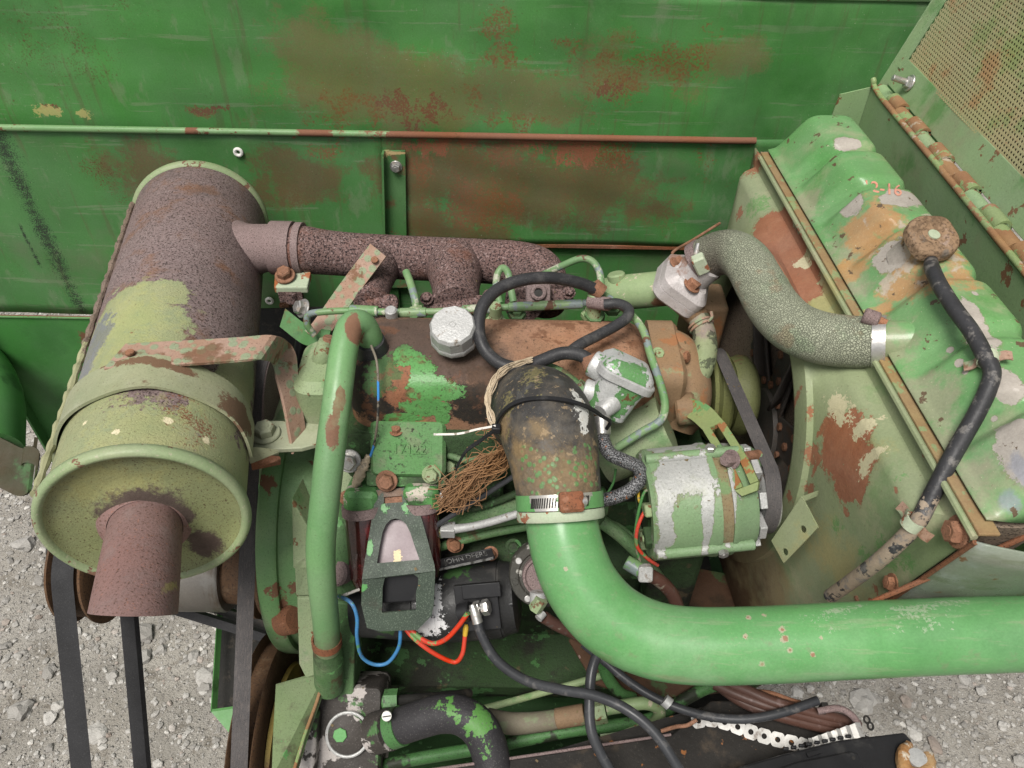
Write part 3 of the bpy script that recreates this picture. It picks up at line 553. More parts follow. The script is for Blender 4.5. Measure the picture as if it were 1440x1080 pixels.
# diagonal strap bracket with worn mesh pattern
dg = thing('diagonal_bracket', 'slanted flat bracket with mottled rusty paint in front of the exhaust manifold', 'bracket', P(480, 430, 1.07))
wd = (P(543, 361, 1.05) - P(521, 343, 1.05)) / 2
dga = MB().ribbon([P(532, 352, 1.05), P(490, 408, 1.045), P(452, 462, 1.04), P(440, 474, 1.04)], wd, .0045, n=4).build('arm', M_bar, dg, ang=30)
MB().ribbon([P(398, 447, 1.06), P(425, 468, 1.05), P(440, 474, 1.04), P(462, 478, 1.035)], V((.003, .010, .008)), .0035, n=4).build('foot', M_ang, dg, ang=30)
bolt(dga, P(527, 366, 1.043), (0, -.5, .86), .005, .003, M_rustbolt, washer=False, name='rivet', hexn=12)
bolt(dg, P(427, 434, 1.045), (-.6, -.4, .6), .0095, .010, M_steel)
# ------------------------------------------------------------------ engine
M_eng = M('engine_paint', ((.045, .15, .045), (.08, .19, .078), 9), [
    dict(k='n', col=(.17, .21, .12), s=13, lo=.52, e=.3, k2=.55, o=3), dict(k='n', col=GRIME, s=9, lo=.56, e=.3, k2=.8, o=6), dict(k='s', col=(.02, .035, .02), s=280, lo=.6, e=.2, k2=.8),
    dict(k='n', col=(.08, .055, .035), s=22, lo=.66, e=.12, k2=.8, o=1, r=.9), dict(k='n', col=(.09, .33, .10), s=18, lo=.70, e=.05, o=9, r=.4)], rough=.62, bump=.4, bscale=260)
M_engd = M('engine_grimy_paint', ((.020, .062, .019), (.034, .085, .031), 9), [
    dict(k='n', col=GRIME, s=12, lo=.46, e=.3, k2=.9, o=6), dict(k='s', col=(.012, .012, .01), s=260, lo=.55, e=.2, k2=.8), dict(k='n', col=(.045, .16, .05), s=26, lo=.66, e=.06, o=9, r=.45), dict(k='n', col=(.1, .075, .05), s=30, lo=.68, e=.15, k2=.7)], rough=.7, bump=.5, bscale=240)
M_englt = M('engine_light_paint', ((.17, .31, .15), (.22, .34, .18), 8), [
    dict(k='n', col=(.27, .27, .19), s=12, lo=.52, e=.3, k2=.6, o=3), dict(k='s', col=(.07, .09, .05), s=300, lo=.66, e=.15, k2=.8), dict(k='n', col=(.16, .085, .05), s=26, lo=.70, e=.06, o=1, r=.9, h=-.4), dict(k='n', col=(.08, .25, .085), s=15, lo=.62, e=.2, o=9, k2=.6)], rough=.6, bump=.3, bscale=260)
M_vflange = M_eng
en = thing('engine', 'three cylinder green diesel engine block with grimy flaking paint', 'engine', R3(0, .74, -1.0))
# head and block: their front faces carry cast ledges and pads
m = MB(); m.rloft(R3(-.012, .735, -.73), AX, .2, .098, .014, [(-.052, 0), (.042, 0), (.046, .003)]); m.build('cylinder_head', M_engd, en, ang=40)
m = MB(); m.rloft(R3(-.012, .755, -.97), AX, .215, .115, .02, [(-.19, .004), (-.184, 0), (.184, 0), (.186, .003)]); m.build('crankcase', M_engd, en, ang=40)
m = MB(); m.rloft(R3(-.012, .735, -.787), AX, .208, .106, .008, [(-.005, 0), (.005, 0)]); m.build('gasket_ledge', M_engd, en)
m = MB(); m.rloft(R3(-.012, .72, -1.165), AX, .24, .17, .02, [(-.012, 0), (.012, 0)]); m.build('pan_rail', M_engd, en)
m = MB(); m.rloft(R3(-.012, .735, -1.26), AX, .22, .15, .05, [(-.09, .03), (-.07, .005), (.09, 0)]); m.build('oil_pan', M_engd, en)
m = MB(); m.tube([R3(-.2, .626, -.90), R3(0, .622, -.9), R3(.19, .626, -.9)], .036, 20, n=3); m.build('gallery_bulge', M_engd, en)
m = MB(); m.tube([P(640, 742, 1.0), P(690, 722, .98), P(760, 712, .97), P(850, 705, .98)], .019, 18, n=5); m.build('water_gallery', M_eng, en)
# thermostat-side pad with cast number
zp_ = P(575, 640, .95)
nrm = V((0, -.80, .60)); ydir = V((0, .60, .80))
M_pad = M('pad_paint', ((.06, .23, .065), (.09, .26, .095), 12), [dict(k='n', col=(.16, .19, .11), s=30, lo=.5, e=.3, k2=.7), dict(k='n', col=GRIME, s=22, lo=.62, e=.2, k2=.6), dict(k='s', col=(.02, .03, .015), s=120, lo=.62, e=.1, o=5, zone=20, zlo=.45), dict(k='s', col=(.05, .08, .045), s=280, lo=.66, e=.2)], rough=.5, bump=.3)
m = MB(); m.rloft(P(575, 628, .946), (X1, ydir, nrm), .046, .036, .009, [(-.03, 0), (.006, 0), (.011, .004)]); padm = m.build('cast_pad', M_pad, en)
m = MB(); m.rloft(P(577, 632, .9366) + nrm * .0002, (X1, ydir, nrm), .027, .0085, .002, [(0, 0), (.0015, .001)]); npl = m.build('number_plate', M_pad, padm)
text('cast_number', '17122', .0165, P(576, 632, .9345), X1, ydir, .0016, M_pad, padm)
m = MB(); m.rloft(P(572, 670, .955), (X1, ydir, nrm), .050, .0125, .005, [(-.03, 0), (.005, 0), (.008, .002)]); m.build('pad_foot', M_eng, en)
bolt(en, P(544, 676, .94), nrm, .0095, .009, M_rustbolt); bolt(en, P(607, 667, .94), nrm, .0085, .009, M_gbolt)
bolt(en, P(492, 648, .945), nrm, .0105, .012, M_steel); bolt(en, P(488, 700, .97), nrm, .007, .008, M_rustbolt)
for px, py in ((640, 668), (668, 640), (690, 690)):
    m = MB(); m.rloft(P(px, py, .975), (X1, ydir, nrm), .016, .02, .008, [(-.03, 0), (.004, .0), (.008, .004)]); m.build('cast_boss', M_engd, en)
for px, py, d_, r_ in ((632, 655, .968, .008), (655, 622, .955, .0065), (702, 648, .962, .008), (722, 768, .985, .0075), (690, 778, .99, .007), (640, 765, .985, .008), (866, 660, .97, .007), (905, 585, .925, .006), (842, 600, .93, .006)):
    bolt(en, P(px, py, d_), nrm, r_, r_ * .9, random.choice((M_rustbolt, M_engd, M_gbolt)))
MB().tube([P(630, 640, .955), P(660, 648, .95), P(690, 640, .945), P(720, 630, .94)], .0042, 12, n=5).build('oil_line', M_eng, en)
MB().tube([P(625, 700, .965), P(655, 715, .96), P(690, 708, .955), P(735, 690, .95)], .0048, 12, n=5).build('oil_line', M_engd, en)
m = MB(); m.rloft(P(668, 690, .985), (X1, ydir, nrm), .03, .022, .008, [(-.03, 0), (.006, 0), (.011, .005)]); m.build('cover_plate', M_engd, en)
# flywheel housing at the left end of the block
M_fly = M('flywheel_housing_paint', ((.065, .25, .075), (.15, .30, .13), 8), [dict(k='n', col=(.15, .08, .055), s=20, lo=.64, e=.06, r=.9, h=-.4), dict(k='n', col=(.22, .27, .16), s=10, lo=.5, e=.3, k2=.6, o=5), dict(k='s', col=(.03, .05, .03), s=300, lo=.66, e=.2, k2=.7), dict(k='b', col=(.15, .075, .05), at=[(P(378, 800, .93), (.012, .03, .12))], s=40, amp=.8, e=.2, r=.9)], rough=.5, bump=.3)
fc = R3(-.30, .72, -.95)
m = MB(); m.lathe(fc, X1, [(-.022, .17), (-.022, .198), (-.018, .201), (.0, .201), (.004, .198), (.004, .19), (.03, .187), (.075, .178), (.095, .16)], 72); m.build('bell_flange', M_fly, en, ang=40)
m = MB(); m.lathe(fc, X1, [(-.018, 0), (-.018, .18), (-.011, .182), (-.011, .0)], 60); m.build('flywheel_face', M_rustsheet, en)
bk_ = V((.0, .05, -.02))
MB().prism([P(410, 700, .955), P(433, 742, .955), P(433, 800, .97), P(412, 800, .97)], bk_).build('gusset', M_englt, en, ang=None, bevel=.002)
MB().prism([P(414, 792, .965), P(446, 770, .965), P(446, 838, .985), P(416, 838, .985)], bk_).build('gusset', M_englt, en, ang=None, bevel=.002)
MB().prism([P(417, 840, .985), P(448, 840, .985), P(452, 948, 1.01), P(430, 955, 1.01), P(420, 935, 1.005)], bk_).build('bell_lower_rib', M_englt, en, ang=None, bevel=.003)
MB().prism([P(452, 640, .985), P(500, 650, .985), P(508, 720, .985), P(496, 832, 1.0), P(458, 832, 1.0)], bk_).build('front_rib', M_englt, en, ang=None, bevel=.003)
m = MB(); m.cyl(P(396, 874, 1.02), P(415, 870, 1.005), .019, 24, ch=.004); m.build('core_plug', M_rustsheet, en)
MB().prism([P(446, 842, .995), P(500, 850, .995), P(497, 985, 1.03), P(452, 985, 1.03)], bk_).build('bell_foot', M_eng, en, ang=None, bevel=.003)
m = MB(); m.tube([P(462, 712, .99), P(478, 742, .985), P(485, 780, .99), P(492, 820, 1.0)], [.02, .03, .032, .028], 20, n=5); m.build('starter_boss', M_eng, en)
m = MB(); m.cyl(P(470, 805, .96), P(486, 800, .98), .018, 20, ch=.003); m.build('sender_plug', M_manl, en)
# end casting under the valve cover at left
m = MB(); m.rloft(P(458, 545, .985), AX, .028, .05, .02, [(-.06, 0), (.035, 0), (.045, .012)]); m.build('rear_cap', M_englt, en)
m = MB(); m.tube([P(452, 515, .97), P(455, 498, .955), P(458, 478, .945)], [.013, .0125, .008], 16, n=4); m.build('vent_stub', M_englt, en)
m = MB(); m.cyl(P(461, 488, .95), P(463, 473, .945), .0075, 12, ch=.001); m.build('brass_plug', M_rustbolt, en)
m = MB(); m.tube([P(446, 500, .975), P(446, 550, .985), P(452, 590, .99)], .018, 16, n=4); m.build('rear_water_boss', M_englt, en)
# left filler between housing and head
m = MB(); m.rloft(P(425, 560, 1.08), AX, .075, .06, .01, [(-.12, 0), (.0, 0), (.004, .003)]); m.build('rear_plate', M_englt, en)
# ---- valve cover
VCB = MB(); VCB.rloft(R3(-.012, .722, -.685), AX, .187, .073, .04, [(0, 0), (.03, .001), (.05, .005), (.064, .013), (.074, .026), (.079, .042), (.080, .06)], 9); HV = Hit(VCB)
def vcb(px, py, d, r): return (HV(px, py)[0], r)
M_vc = M('valve_cover_rust', ((.20, .105, .072), (.27, .155, .11), 14), [
    dict(k='n', col=(.26, .15, .105), s=30, lo=.55, e=.25, k2=.7), dict(k='s', col=(.10, .05, .035), s=300, lo=.62, e=.2, k2=.8), dict(k='n', col=(.30, .17, .08), s=12, lo=.64, e=.2, k2=.6, o=2),
    dict(k='b', col=(.045, .032, .027), col2=(.09, .06, .048), cs=40, at=[vcb(550, 480, .93, (.13, .09, .06)), vcb(650, 510, .92, (.08, .05, .06)), vcb(500, 500, .93, (.08, .07, .07)), vcb(600, 460, .95, (.07, .05, .03))], s=14, amp=.9, e=.6, k2=.92),
    dict(k='b', col=(.34, .20, .15), col2=(.25, .13, .095), cs=40, at=[vcb(820, 470, 0, (.09, .05, .03)), vcb(760, 470, 0, (.06, .04, .03)), vcb(870, 500, 0, (.04, .05, .04))], s=18, amp=1.2, e=.8, k2=.85),
    dict(k='b', col=(.014, .012, .011), col2=(.03, .024, .018), cs=90, at=[vcb(500, 560, .95, (.045, .06, .035)), vcb(680, 565, .92, (.05, .05, .025)), vcb(660, 580, .93, (.05, .05, .02)), vcb(530, 575, .94, (.04, .05, .03)), vcb(520, 540, .94, (.04, .05, .04))], s=24, amp=1.2, e=.25, r=.75, h=.5),
    dict(k='b', col=(.20, .085, .05), at=[vcb(563, 545, .92, (.022, .05, .03))], s=40, amp=.9, e=.1),
    dict(k='b', col=(.055, .25, .06), col2=(.085, .31, .09), cs=20, at=[vcb(594, 530, .905, (.017, .03, .023)), vcb(620, 547, .905, (.030, .04, .013)), vcb(606, 550, .91, (.030, .04, .012)), vcb(586, 504, .905, (.007, .012, .011)), vcb(570, 500, .905, (.016, .02, .004)), vcb(600, 573, .92, (.032, .04, .014)), vcb(622, 588, .93, (.010, .04, .012)), vcb(566, 588, .93, (.022, .04, .009))], s=55, amp=.75, e=.03, r=.36, h=1.4), dict(k='s', col=(.04, .04, .02), s=200, lo=.66, e=.1, o=7, k2=.5),
    dict(k='b', col=(.04, .13, .04), at=[vcb(540, 525, .93, (.02, .03, .02)), vcb(521, 541, .93, (.012, .03, .01))], s=60, amp=1.6, e=.15, k2=.8),
    dict(k='b', col=(.16, .24, .11), at=[vcb(742, 449, .975, (.010, .02, .009)), vcb(830, 444, .975, (.03, .01, .006))], s=80, amp=.9, e=.04, r=.4, h=1),
    dict(k='n', col=(.06, .042, .034), s=11, lo=.56, e=.3, k2=.6, o=8), dict(k='n', col=(.12, .055, .035), s=34, lo=.60, e=.15, k2=.7, o=12), dict(k='s', col=(.04, .025, .02), s=110, lo=.66, e=.1, o=14, k2=.7),
    dict(k='b', col=(.05, .03, .022), at=[vcb(690, 540, .93, (.05, .03, .03)), vcb(660, 480, .92, (.03, .05, .03))], s=30, amp=1.2, e=.5, k2=.7)], rough=.78, rvar=.1, bump=.3, bscale=330)
vc = thing('valve_cover', 'rust brown valve cover with a flake of green paint left below the filler cap', 'valve cover', R3(-.01, .722, -.68))
c_ = R3(-.012, .722, -.685)
m = MB(); m.rloft(c_, AX, .187, .073, .036, [(0, 0), (.046, .002), (.059, .005), (.069, .012), (.0755, .022), (.079, .036), (.080, .06)], 9); m.build('cover_shell', M_vc, vc, ang=70)
m = MB(); m.rloft(c_ - Z1 * .004, AX, .195, .081, .035, [(-.004, 0), (.004, 0), (.006, .002)], 8); m.build('cover_flange', M_engd, vc)
for px, py in ((560, 594), (700, 600), (800, 596), (880, 588)):
    bolt(vc, V((P(px, py, .95).x, c_.y - .0785, c_.z + .003)), Z1, .006, .006, M_rustbolt)
M_alu = M('cast_aluminium', ((.34, .34, .33), (.46, .46, .45), 60), [dict(k='s', col=(.28, .28, .27), s=300, lo=.6, e=.2, k2=.7), dict(k='n', col=(.12, .085, .06), s=60, lo=.68, e=.15, k2=.8, m=.1), dict(k='n', col=(.52, .52, .51), s=20, lo=.58, e=.3, k2=.7)], rough=.5, metal=.35, bump=.35, bscale=350)
cap = thing('oil_filler_cap', 'silver many-sided oil filler cap on top of the rusty valve cover', 'filler cap', P(636, 488, .94))
ca_ = V((-.03, -.36, .93)).normalized(); cb = P(636, 456, .882)
m = MB(); m.lathe(cb - ca_ * .030, ca_, [(0, 0), (0, .0285), (.003, .0292), (.008, .0285), (.009, .0278), (.026, .027), (.030, .0245), (.0305, .0), ], 12); capb = m.build('cap_body', M_alu, cap, ang=28)
m = MB(); m.lathe(cb - ca_ * .045, ca_, [(0, 0), (0, .021), (.016, .021), (.016, 0)], 28); m.build('filler_neck', M_dark, cap)
m = MB(); m.ring(cb + ca_ * .0003, ca_, .0035, .0009, 14, 6); m.build('vent_ring', M_alu, capb)
# ---- leak-off rail with injectors
M_rail = M('rail_paint', ((.07, .24, .08), (.17, .31, .15), 30), [dict(k='n', col=(.16, .19, .2), s=42, lo=.58, e=.06, k2=.9), dict(k='n', col=(.11, .06, .045), s=50, lo=.68, e=.08, r=.85), dict(k='n', col=(.35, .36, .27), s=33, lo=.66, e=.1, o=4)], rough=.45, bump=.15)
rl = thing('leak_off_rail', 'thin green fuel leak-off rail running along the back of the valve cover', 'fuel rail', P(640, 438, 1.0))
MB().tube([P(441, 470, 1.02), P(432, 456, 1.01), P(434, 443, 1.005), P(450, 439, 1.0), P(490, 437, 1.0), P(560, 439, .995), P(640, 437, .99), P(700, 433, .99), P(760, 429, .99), P(835, 425, .985)], .0046, 14, n=6).build('rail_pipe', M_rail, rl)
for a_, b_, r_ in ((P(492, 436, 1.0), P(532, 438, .997), .0072), (P(562, 440, .995), P(600, 439, .993), .0064), (P(650, 436, .99), P(690, 434, .99), .0064), (P(715, 432, .99), P(820, 427, .986), .0062)):
    MB().cyl(a_, b_, r_, 16, ch=.001).build('sleeve', M_rail, rl)
for px, py in ((553, 442), (697, 436), (831, 427)):
    inj = thing('injector', {553: 'left injector stud with pale nut behind the valve cover', 697: 'middle injector stud hidden half behind the looped black hose', 831: 'right injector stud beside the black hose tee fitting'}[px], 'injector', P(px, py + 16, 1.0), 'injectors along the leak-off rail')
    m = MB(); m.lathe(P(px, py + 16, .998), (0, -.15, .98), [(0, 0), (0, .011), (.006, .011), (.0065, .0085), (.012, .0085), (.012, .0078), (.029, .0078), (.031, .006), (.031, 0)], 18); m.build('stud', M_alu if px == 553 else M_gbolt, inj)
    m = MB(); m.lathe(P(px, py + 18, .998), (0, -.15, .98), [(0, 0), (0, .0135), (.006, .0135), (.006, 0)], 6); m.build('lock_nut', M_gbolt, inj)
    for dx in (30,):
        m = MB(); m.lathe(P(px + dx, py + 6, 1.0), (0, -.15, .98), [(-.004, 0), (-.004, .012), (.003, .012), (.003, .008), (.009, .008), (.009, 0)], 6); m.build('holder_nut', M_eng, inj)
fl = [[P(585, 430, 1.0), P(583, 418, 1.0), P(577, 398, 1.01), P(571, 382, 1.02)],
      [P(703, 426, 1.0), P(698, 408, 1.0), P(699, 388, 1.0), P(706, 377, 1.0), P(714, 383, .995), P(718, 404, .99), P(722, 424, .99)],
      [P(762, 387, 1.03), P(790, 374, 1.01), P(815, 364, 1.0), P(832, 367, .995), P(843, 383, .99), P(846, 408, .985)]]
for i, q in enumerate(fl):
    o = MB().tube(q, .0047 if i else .0052, 12, n=7).build('fuel_pipe', M_rail, None); tag(o, ['short green fuel pipe stub standing behind the oil filler cap', 'hooked green fuel pipe arching behind the looped hose', 'bent green fuel pipe arching beside the tee fitting'][i], 'pipe', 'thin fuel pipes behind the valve cover')
    WL[o.name] = o.location.copy()
m = MB(); m.cyl(P(584, 431, 1.0), P(586, 440, 1.0), .009, 6); m.build('pipe_nut', M_gbolt, rl)
# ---- vent tube in front at left
M_vent = M('vent_tube_paint', ((.085, .27, .095), (.125, .30, .13), 10), [
    dict(k='b', col=(.175, .095, .065), col2=(.14, .07, .05), at=[(P(498, 470, .88), (.010, .02, .03)), (P(492, 492, .88), (.007, .02, .02)), (P(476, 580, .855), (.0055, .02, .022)), (P(471, 612, .855), (.0085, .02, .028)), (P(480, 560, .855), (.006, .02, .016)), (P(458, 757, .86), (.003, .004, .004))], s=60, amp=.5, e=.03, r=.85, h=-1.0),
    dict(k='a', col=(.13, .14, .08), dir=(0, 0, -1), lo=-(P(455, 850, .9).z), hi=-(P(455, 905, .97).z), s=30, amp=.9, e=.6, k2=.8), dict(k='n', col=(.2, .4, .2), s=14, lo=.6, e=.3, k2=.4), dict(k='s', col=(.08, .07, .04), s=260, lo=.8, e=.06)], rough=.42, bump=.12)
vt = thing('vent_tube', 'bright green vent tube with peeled rusty spots standing left of the valve cover', 'tube', P(460, 920, 1.0))
MB().tube([P(524, 492, .935), P(518, 470, .912), P(507, 455, .897), P(493, 460, .885), P(483, 495, .872), P(473, 570, .86), P(464, 640, .855), P(455, 720, .86), P(451, 770, .87), P(453, 820, .89), P(458, 870, .925), P(461, 912, .96)], [.0155, .0155, .0158, .016, .016, .0163, .0166, .0166, .0166, .0162, .016, .0158], 28, n=8).build('bent_tube', M_vent, vt, ang=60)
MB().tube([P(527, 508, .945), P(525, 496, .935), P(520, 478, .917)], [.021, .0205, .0175], 24, n=3).build('grommet', M_rubber, vt)
m = MB(); m.lathe(P(459, 898, .95), (P(461, 912, .96) - P(458, 885, .94)), [(0, .016), (0, .0185), (.011, .0185), (.011, .016)], 28, close=True); m.build('hose_clip', M_rustsheet, vt)
MB().tube([P(460, 900, .957), P(462, 930, .985), P(463, 965, 1.02)], [.0175, .019, .019], 24, n=4).build('lower_hose', M_eng, vt)
M_wire = {}
for nm, c in (('red', (.45, .055, .04)), ('blue', (.05, .17, .34)), ('green', (.05, .22, .06)), ('yellow', (.5, .34, .05)), ('tan', (.42, .34, .24)), ('white', (.60, .57, .52)), ('brown', (.075, .035, .03))):
    M_wire[nm] = M(nm + '_wire_sheath', c, [dict(k='n', col=(.07, .28, .09) if nm in ('red', 'blue') else (.2, .17, .13), s=38, lo=.66, e=.05, k2=.9), dict(k='n', col=(.1, .09, .08), s=90, lo=.66, e=.2, k2=.5)], rough=.42, bump=.05)
M_wire['old'] = M('old_wire_sheath', (.15, .13, .10), [dict(k='n', col=(.03, .03, .03), s=40, lo=.5, e=.1), dict(k='b', col=(.04, .20, .5), at=[(P(531, 548, .89), (.02, .02, .012)), (P(520, 640, .93), .012)], s=40, amp=.8, e=.1)], rough=.6, bump=.1)
def wire(name, label, cat, pts, r, mat, seg=10, n=7, group=None, **k):
    o = MB().tube(pts, r, seg, n=n, **k).build(name, mat, None, ang=60); return tag(o, label, cat, group)
wire('wire', 'thin taped sender wire hanging over the left end of the valve cover', 'wire', [P(522, 486, .90), P(530, 510, .888), P(532, 550, .89), P(531, 590, .905), P(526, 625, .93), P(519, 645, .94), P(508, 668, .945), P(496, 688, .955)], .0015, M_wire['old'])
wire('wire_wrap', 'frayed tan tape wrapped around the sender wire beside the cast pad', 'tape', [P(518, 640, .938), P(512, 655, .94), P(504, 672, .944), P(499, 683, .95)], [.003, .0058, .0062, .004], M_wire['tan'], wob=.25)
# ---- fuel filter
ff = thing('fuel_filter', 'twin glass bowl fuel filter behind a trapezoid bracket with an arched window', 'fuel filter', P(555, 800, .98))
M_fh = M('filter_head_paint', ((.045, .22, .055), (.08, .28, .085), 14), [dict(k='n', col=(.40, .36, .30), s=26, lo=.68, e=.05, r=.6, h=-.5), dict(k='n', col=GRIME, s=18, lo=.6, e=.25, k2=.8), dict(k='s', col=(.02, .06, .02), s=260, lo=.66, e=.2)], rough=.5, bump=.35)
m = MB(); m.rloft(P(510, 702, .955), (X1, V((0, .4, .9)), V((0, -.9, .4))), .021, .017, .008, [(-.03, 0), (.012, 0), (.018, .006)]); m.build('filter_head', M_fh, ff)
m = MB(); m.rloft(P(594, 697, .955), (X1, V((0, .4, .9)), V((0, -.9, .4))), .022, .018, .009, [(-.03, 0), (.012, 0), (.019, .008)]); m.build('filter_head', M_fh, ff)
m = MB(); m.rloft(P(552, 708, .965), (X1, V((0, .4, .9)), V((0, -.9, .4))), .05, .014, .006, [(-.03, 0), (.004, 0), (.008, .003)]); m.build('head_bridge', M_fh, ff)
M_glass = M('filter_glass', ((.06, .012, .014), (.018, .008, .008), 40), [dict(k='n', col=(.16, .13, .13), s=60, lo=.66, e=.2, k2=.6, st=(1, 1, .15)), dict(k='n', col=(.13, .02, .025), s=30, lo=.6, e=.2, k2=.8, st=(1, 1, .2))], rough=.10, rvar=.05, bump=.02, spec=.8)
M_clear = M_glass
for (a_, b_, r_) in ((P(510, 714, .952), P(521, 830, .972), .0235), (P(592, 708, .957), P(598, 815, .972), .0215)):
    ax_ = (b_ - a_); L_ = ax_.length
    gb = MB(); gb.lathe(a_, ax_, [(0, 0), (0, r_), (L_ * .8, r_), (L_ * .95, r_ * .8), (L_, 0)], 32); gbo = gb.build('glass_bowl', M_glass, ff, ang=50)
    m = MB(); m.lathe(a_ - ax_.normalized() * .004, ax_, [(0, r_ - .001), (0, r_ + .0022), (.012, r_ + .0022), (.012, r_ - .001)], 32, close=True); m.build('bowl_ring', M_manl, gbo)
m = MB(); m.lathe(P(612, 699, .955), (1, -.1, .05), [(0, 0), (0, .009), (.012, .009), (.012, 0)], 6); m.build('inlet_nut', M_alu, ff)
M_fb = M('filter_bracket_paint', ((.028, .05, .036), (.04, .075, .05), 20), [dict(k='s', col=(.13, .22, .155), s=330, lo=.58, e=.15, k2=.6), dict(k='b', col=(.08, .31, .10), at=[(P(541, 712, .93), (.008, .01, .012)), (P(570, 712, .93), (.007, .01, .014)), (P(520, 770, .92), (.004, .01, .018)), (P(514, 820, .92), (.006, .01, .008)), (P(593, 868, .95), (.007, .01, .008)), (P(530, 872, .95), (.006, .01, .008)), (P(585, 880, .95), (.006, .01, .006))], s=80, amp=1.0, e=.06, h=.4, r=.4), dict(k='b', col=(.035, .028, .022), at=[(P(525, 850, .94), (.03, .02, .03))], s=40, amp=1, e=.5), dict(k='b', col=(.14, .085, .065), at=[(P(550, 693, .94), (.02, .01, .006))], s=50, amp=1, e=.2)], rough=.55, bump=.3, bscale=380)
pA, pB = P(552, 690, .945), P(558, 800, .915)                  # bracket plane, leaning toward the viewer, then folding back below
eX = V((1, 0, 0)); eY = (pA - pB).normalized(); nB = eX.cross(eY)
def onp(px, py, o=pB, n=nB):
    r = ray(px, py); return CAM + r * ((o - CAM).dot(n) / r.dot(n))
outer = [onp(*q) for q in ((529, 689), (577, 685), (594, 733), (611, 795), (612, 803), (509, 815), (511, 800), (523, 728))]
arch = [onp(*q) for q in ((530, 792), (534, 768), (538, 748), (543, 737), (549, 731), (556, 729), (564, 731), (571, 737), (577, 749), (583, 768), (590, 787))]
slot = [onp(*q) for q in ((540, 699), (565, 697), (566, 706), (540, 708))]
MB().plate_hole(outer, [arch, slot], -nB * .003).build('bracket_face', M_fb, ff, ang=25)
lowv = V((0, -.58, -.81)).normalized(); nL = eX.cross(-lowv)
pl0 = onp(560, 802)
def onl(px, py): return onp(px, py, pl0, nL)
outl = [onp(509, 815.5), onp(612, 803.5), onl(610, 850), onl(607, 866), onl(587, 886), onl(534, 888), onl(516, 883), onl(508, 850)]
win = [onl(*q) for q in ((538, 826), (541, 813), (548, 811), (582, 808), (588, 812), (588, 822), (585, 832), (585, 858), (537, 862))]
MB().plate_hole(outl, [win], -nL * .003).build('bracket_skirt', M_fb, ff, ang=25)
M_lilac = M('bare_plate', ((.22, .175, .185), (.27, .22, .23), 14), [dict(k='n', col=(.24, .19, .2), s=120, lo=.5, e=.3, k2=.5, st=(5, .3, .3)), dict(k='b', col=(.62, .5, .3), at=[(onp(557, 782) - nB * .012, (.005, .01, .005))], s=150, amp=1.2, e=.1)], rough=.5, bump=.08)
bp_ = [onp(*q) - nB * .012 for q in ((522, 800), (598, 797), (590, 728), (530, 730))]
MB().prism(bp_, -nB * .002).build('inner_plate', M_lilac, ff, ang=None)
MB().prism([onl(*q) - nL * .014 for q in ((530, 856), (595, 852), (592, 806), (532, 808))], -nL * .02).build('inner_box', M_black, ff, ang=None, bevel=.002)
m = MB(); m.box((onp(552, 703) - nB * .006), (.013, .002, .006), (eX, nB, eY)); m.build('lock_tab', M_rustbolt, ff)
# ---- starter motor
M_start = M('starter_black_paint', ((.016, .016, .016), (.028, .028, .028), 14), [dict(k='n', col=(.07, .065, .06), s=22, lo=.62, e=.3, k2=.6), dict(k='s', col=(.06, .06, .055), s=300, lo=.68, e=.1, k2=.6),
    dict(k='b', col=(.62, .62, .62), at=[(P(612, 850, .95), (.007, .03, .035)), (P(602, 880, .96), (.018, .03, .016)), (P(615, 832, .95), (.004, .03, .018))], s=130, amp=2.2, e=.06, r=.35), dict(k='n', col=(.03, .09, .03), s=16, lo=.7, e=.06, o=4)], rough=.45, bump=.3)
sm = thing('starter_motor', 'black starter motor with white paint chips and two terminal nuts', 'starter motor', P(640, 900, 1.03))
sa, sb = P(500, 858, 1.02), P(742, 838, 1.0)
sx = (sb - sa).normalized(); Ls = (sb - sa).length
m = MB(); m.lathe(sa, sx, [(0, 0), (0, .034), (.03, .038), (.085, .046), (.088, .0505), (.195, .0505), (.1955, .049), (.198, .049), (.2, .047), (.214, .044), (.218, .03), (.218, 0)], 56); m.build('body', M_start, sm, ang=35)
m = MB(); m.lathe(sa + sx * .111, sx, [(0, .0495), (0, .0515), (.004, .0515), (.004, .0495)], 56, close=True); m.build('body_band', M_start, sm)
su = V((0, -.75, .66)); sv = sx.cross(su).normalized(); su = sv.cross(sx).normalized()
def stp(t, a, r=.0505): return sa + sx * t + (su * math.cos(a) + V(sv) * math.sin(a)) * r
m = MB(); m.box(P(672, 853, .957), (.027, .029, .004), (sx, sv, su)); tpd = m.build('terminal_pad', M_black, sm, bevel=.001)
m = MB(); m.box(P(677, 830, .948), (.024, .009, .003), (sx, sv, su)); m.build('pad_cover', M_black, tpd, bevel=.001)
tb0, tb1 = P(646, 862, .945), P(688, 853, .935)
m = MB(); m.cyl(tb0, P(662, 859, .94), .0115, 20, ch=.001); m.build('terminal_boot', M_black, tpd)
m = MB(); m.cyl(tb0, tb1, .0045, 14); m.build('terminal_stud', M_steel, tpd)
for t_ in (.5, .78):
    q = tb0.lerp(tb1, t_); m = MB(); m.lathe(q, tb1 - tb0, [(0, 0), (0, .0092), (.0012, .0098), (.0072, .0098), (.0084, .0092), (.0084, 0)], 6); m.build('terminal_nut', M_steel, tpd)
for i in range(3):
    q = stp(.2, -.9 + .8 * i, .04); m = MB(); m.tube([q, q + sx * .014], .005, 10, n=1); m.build('through_bolt', M_black, sm)
lb = thing('name_plate', 'narrow dark maker plate with raised lettering above the black starter motor', 'name plate', P(655, 786, .962))
lx = (P(692, 777, .955) - P(618, 793, .965)).normalized(); ly = V((0, .35, .93)); ln = lx.cross(ly).normalized(); ly = ln.cross(lx)
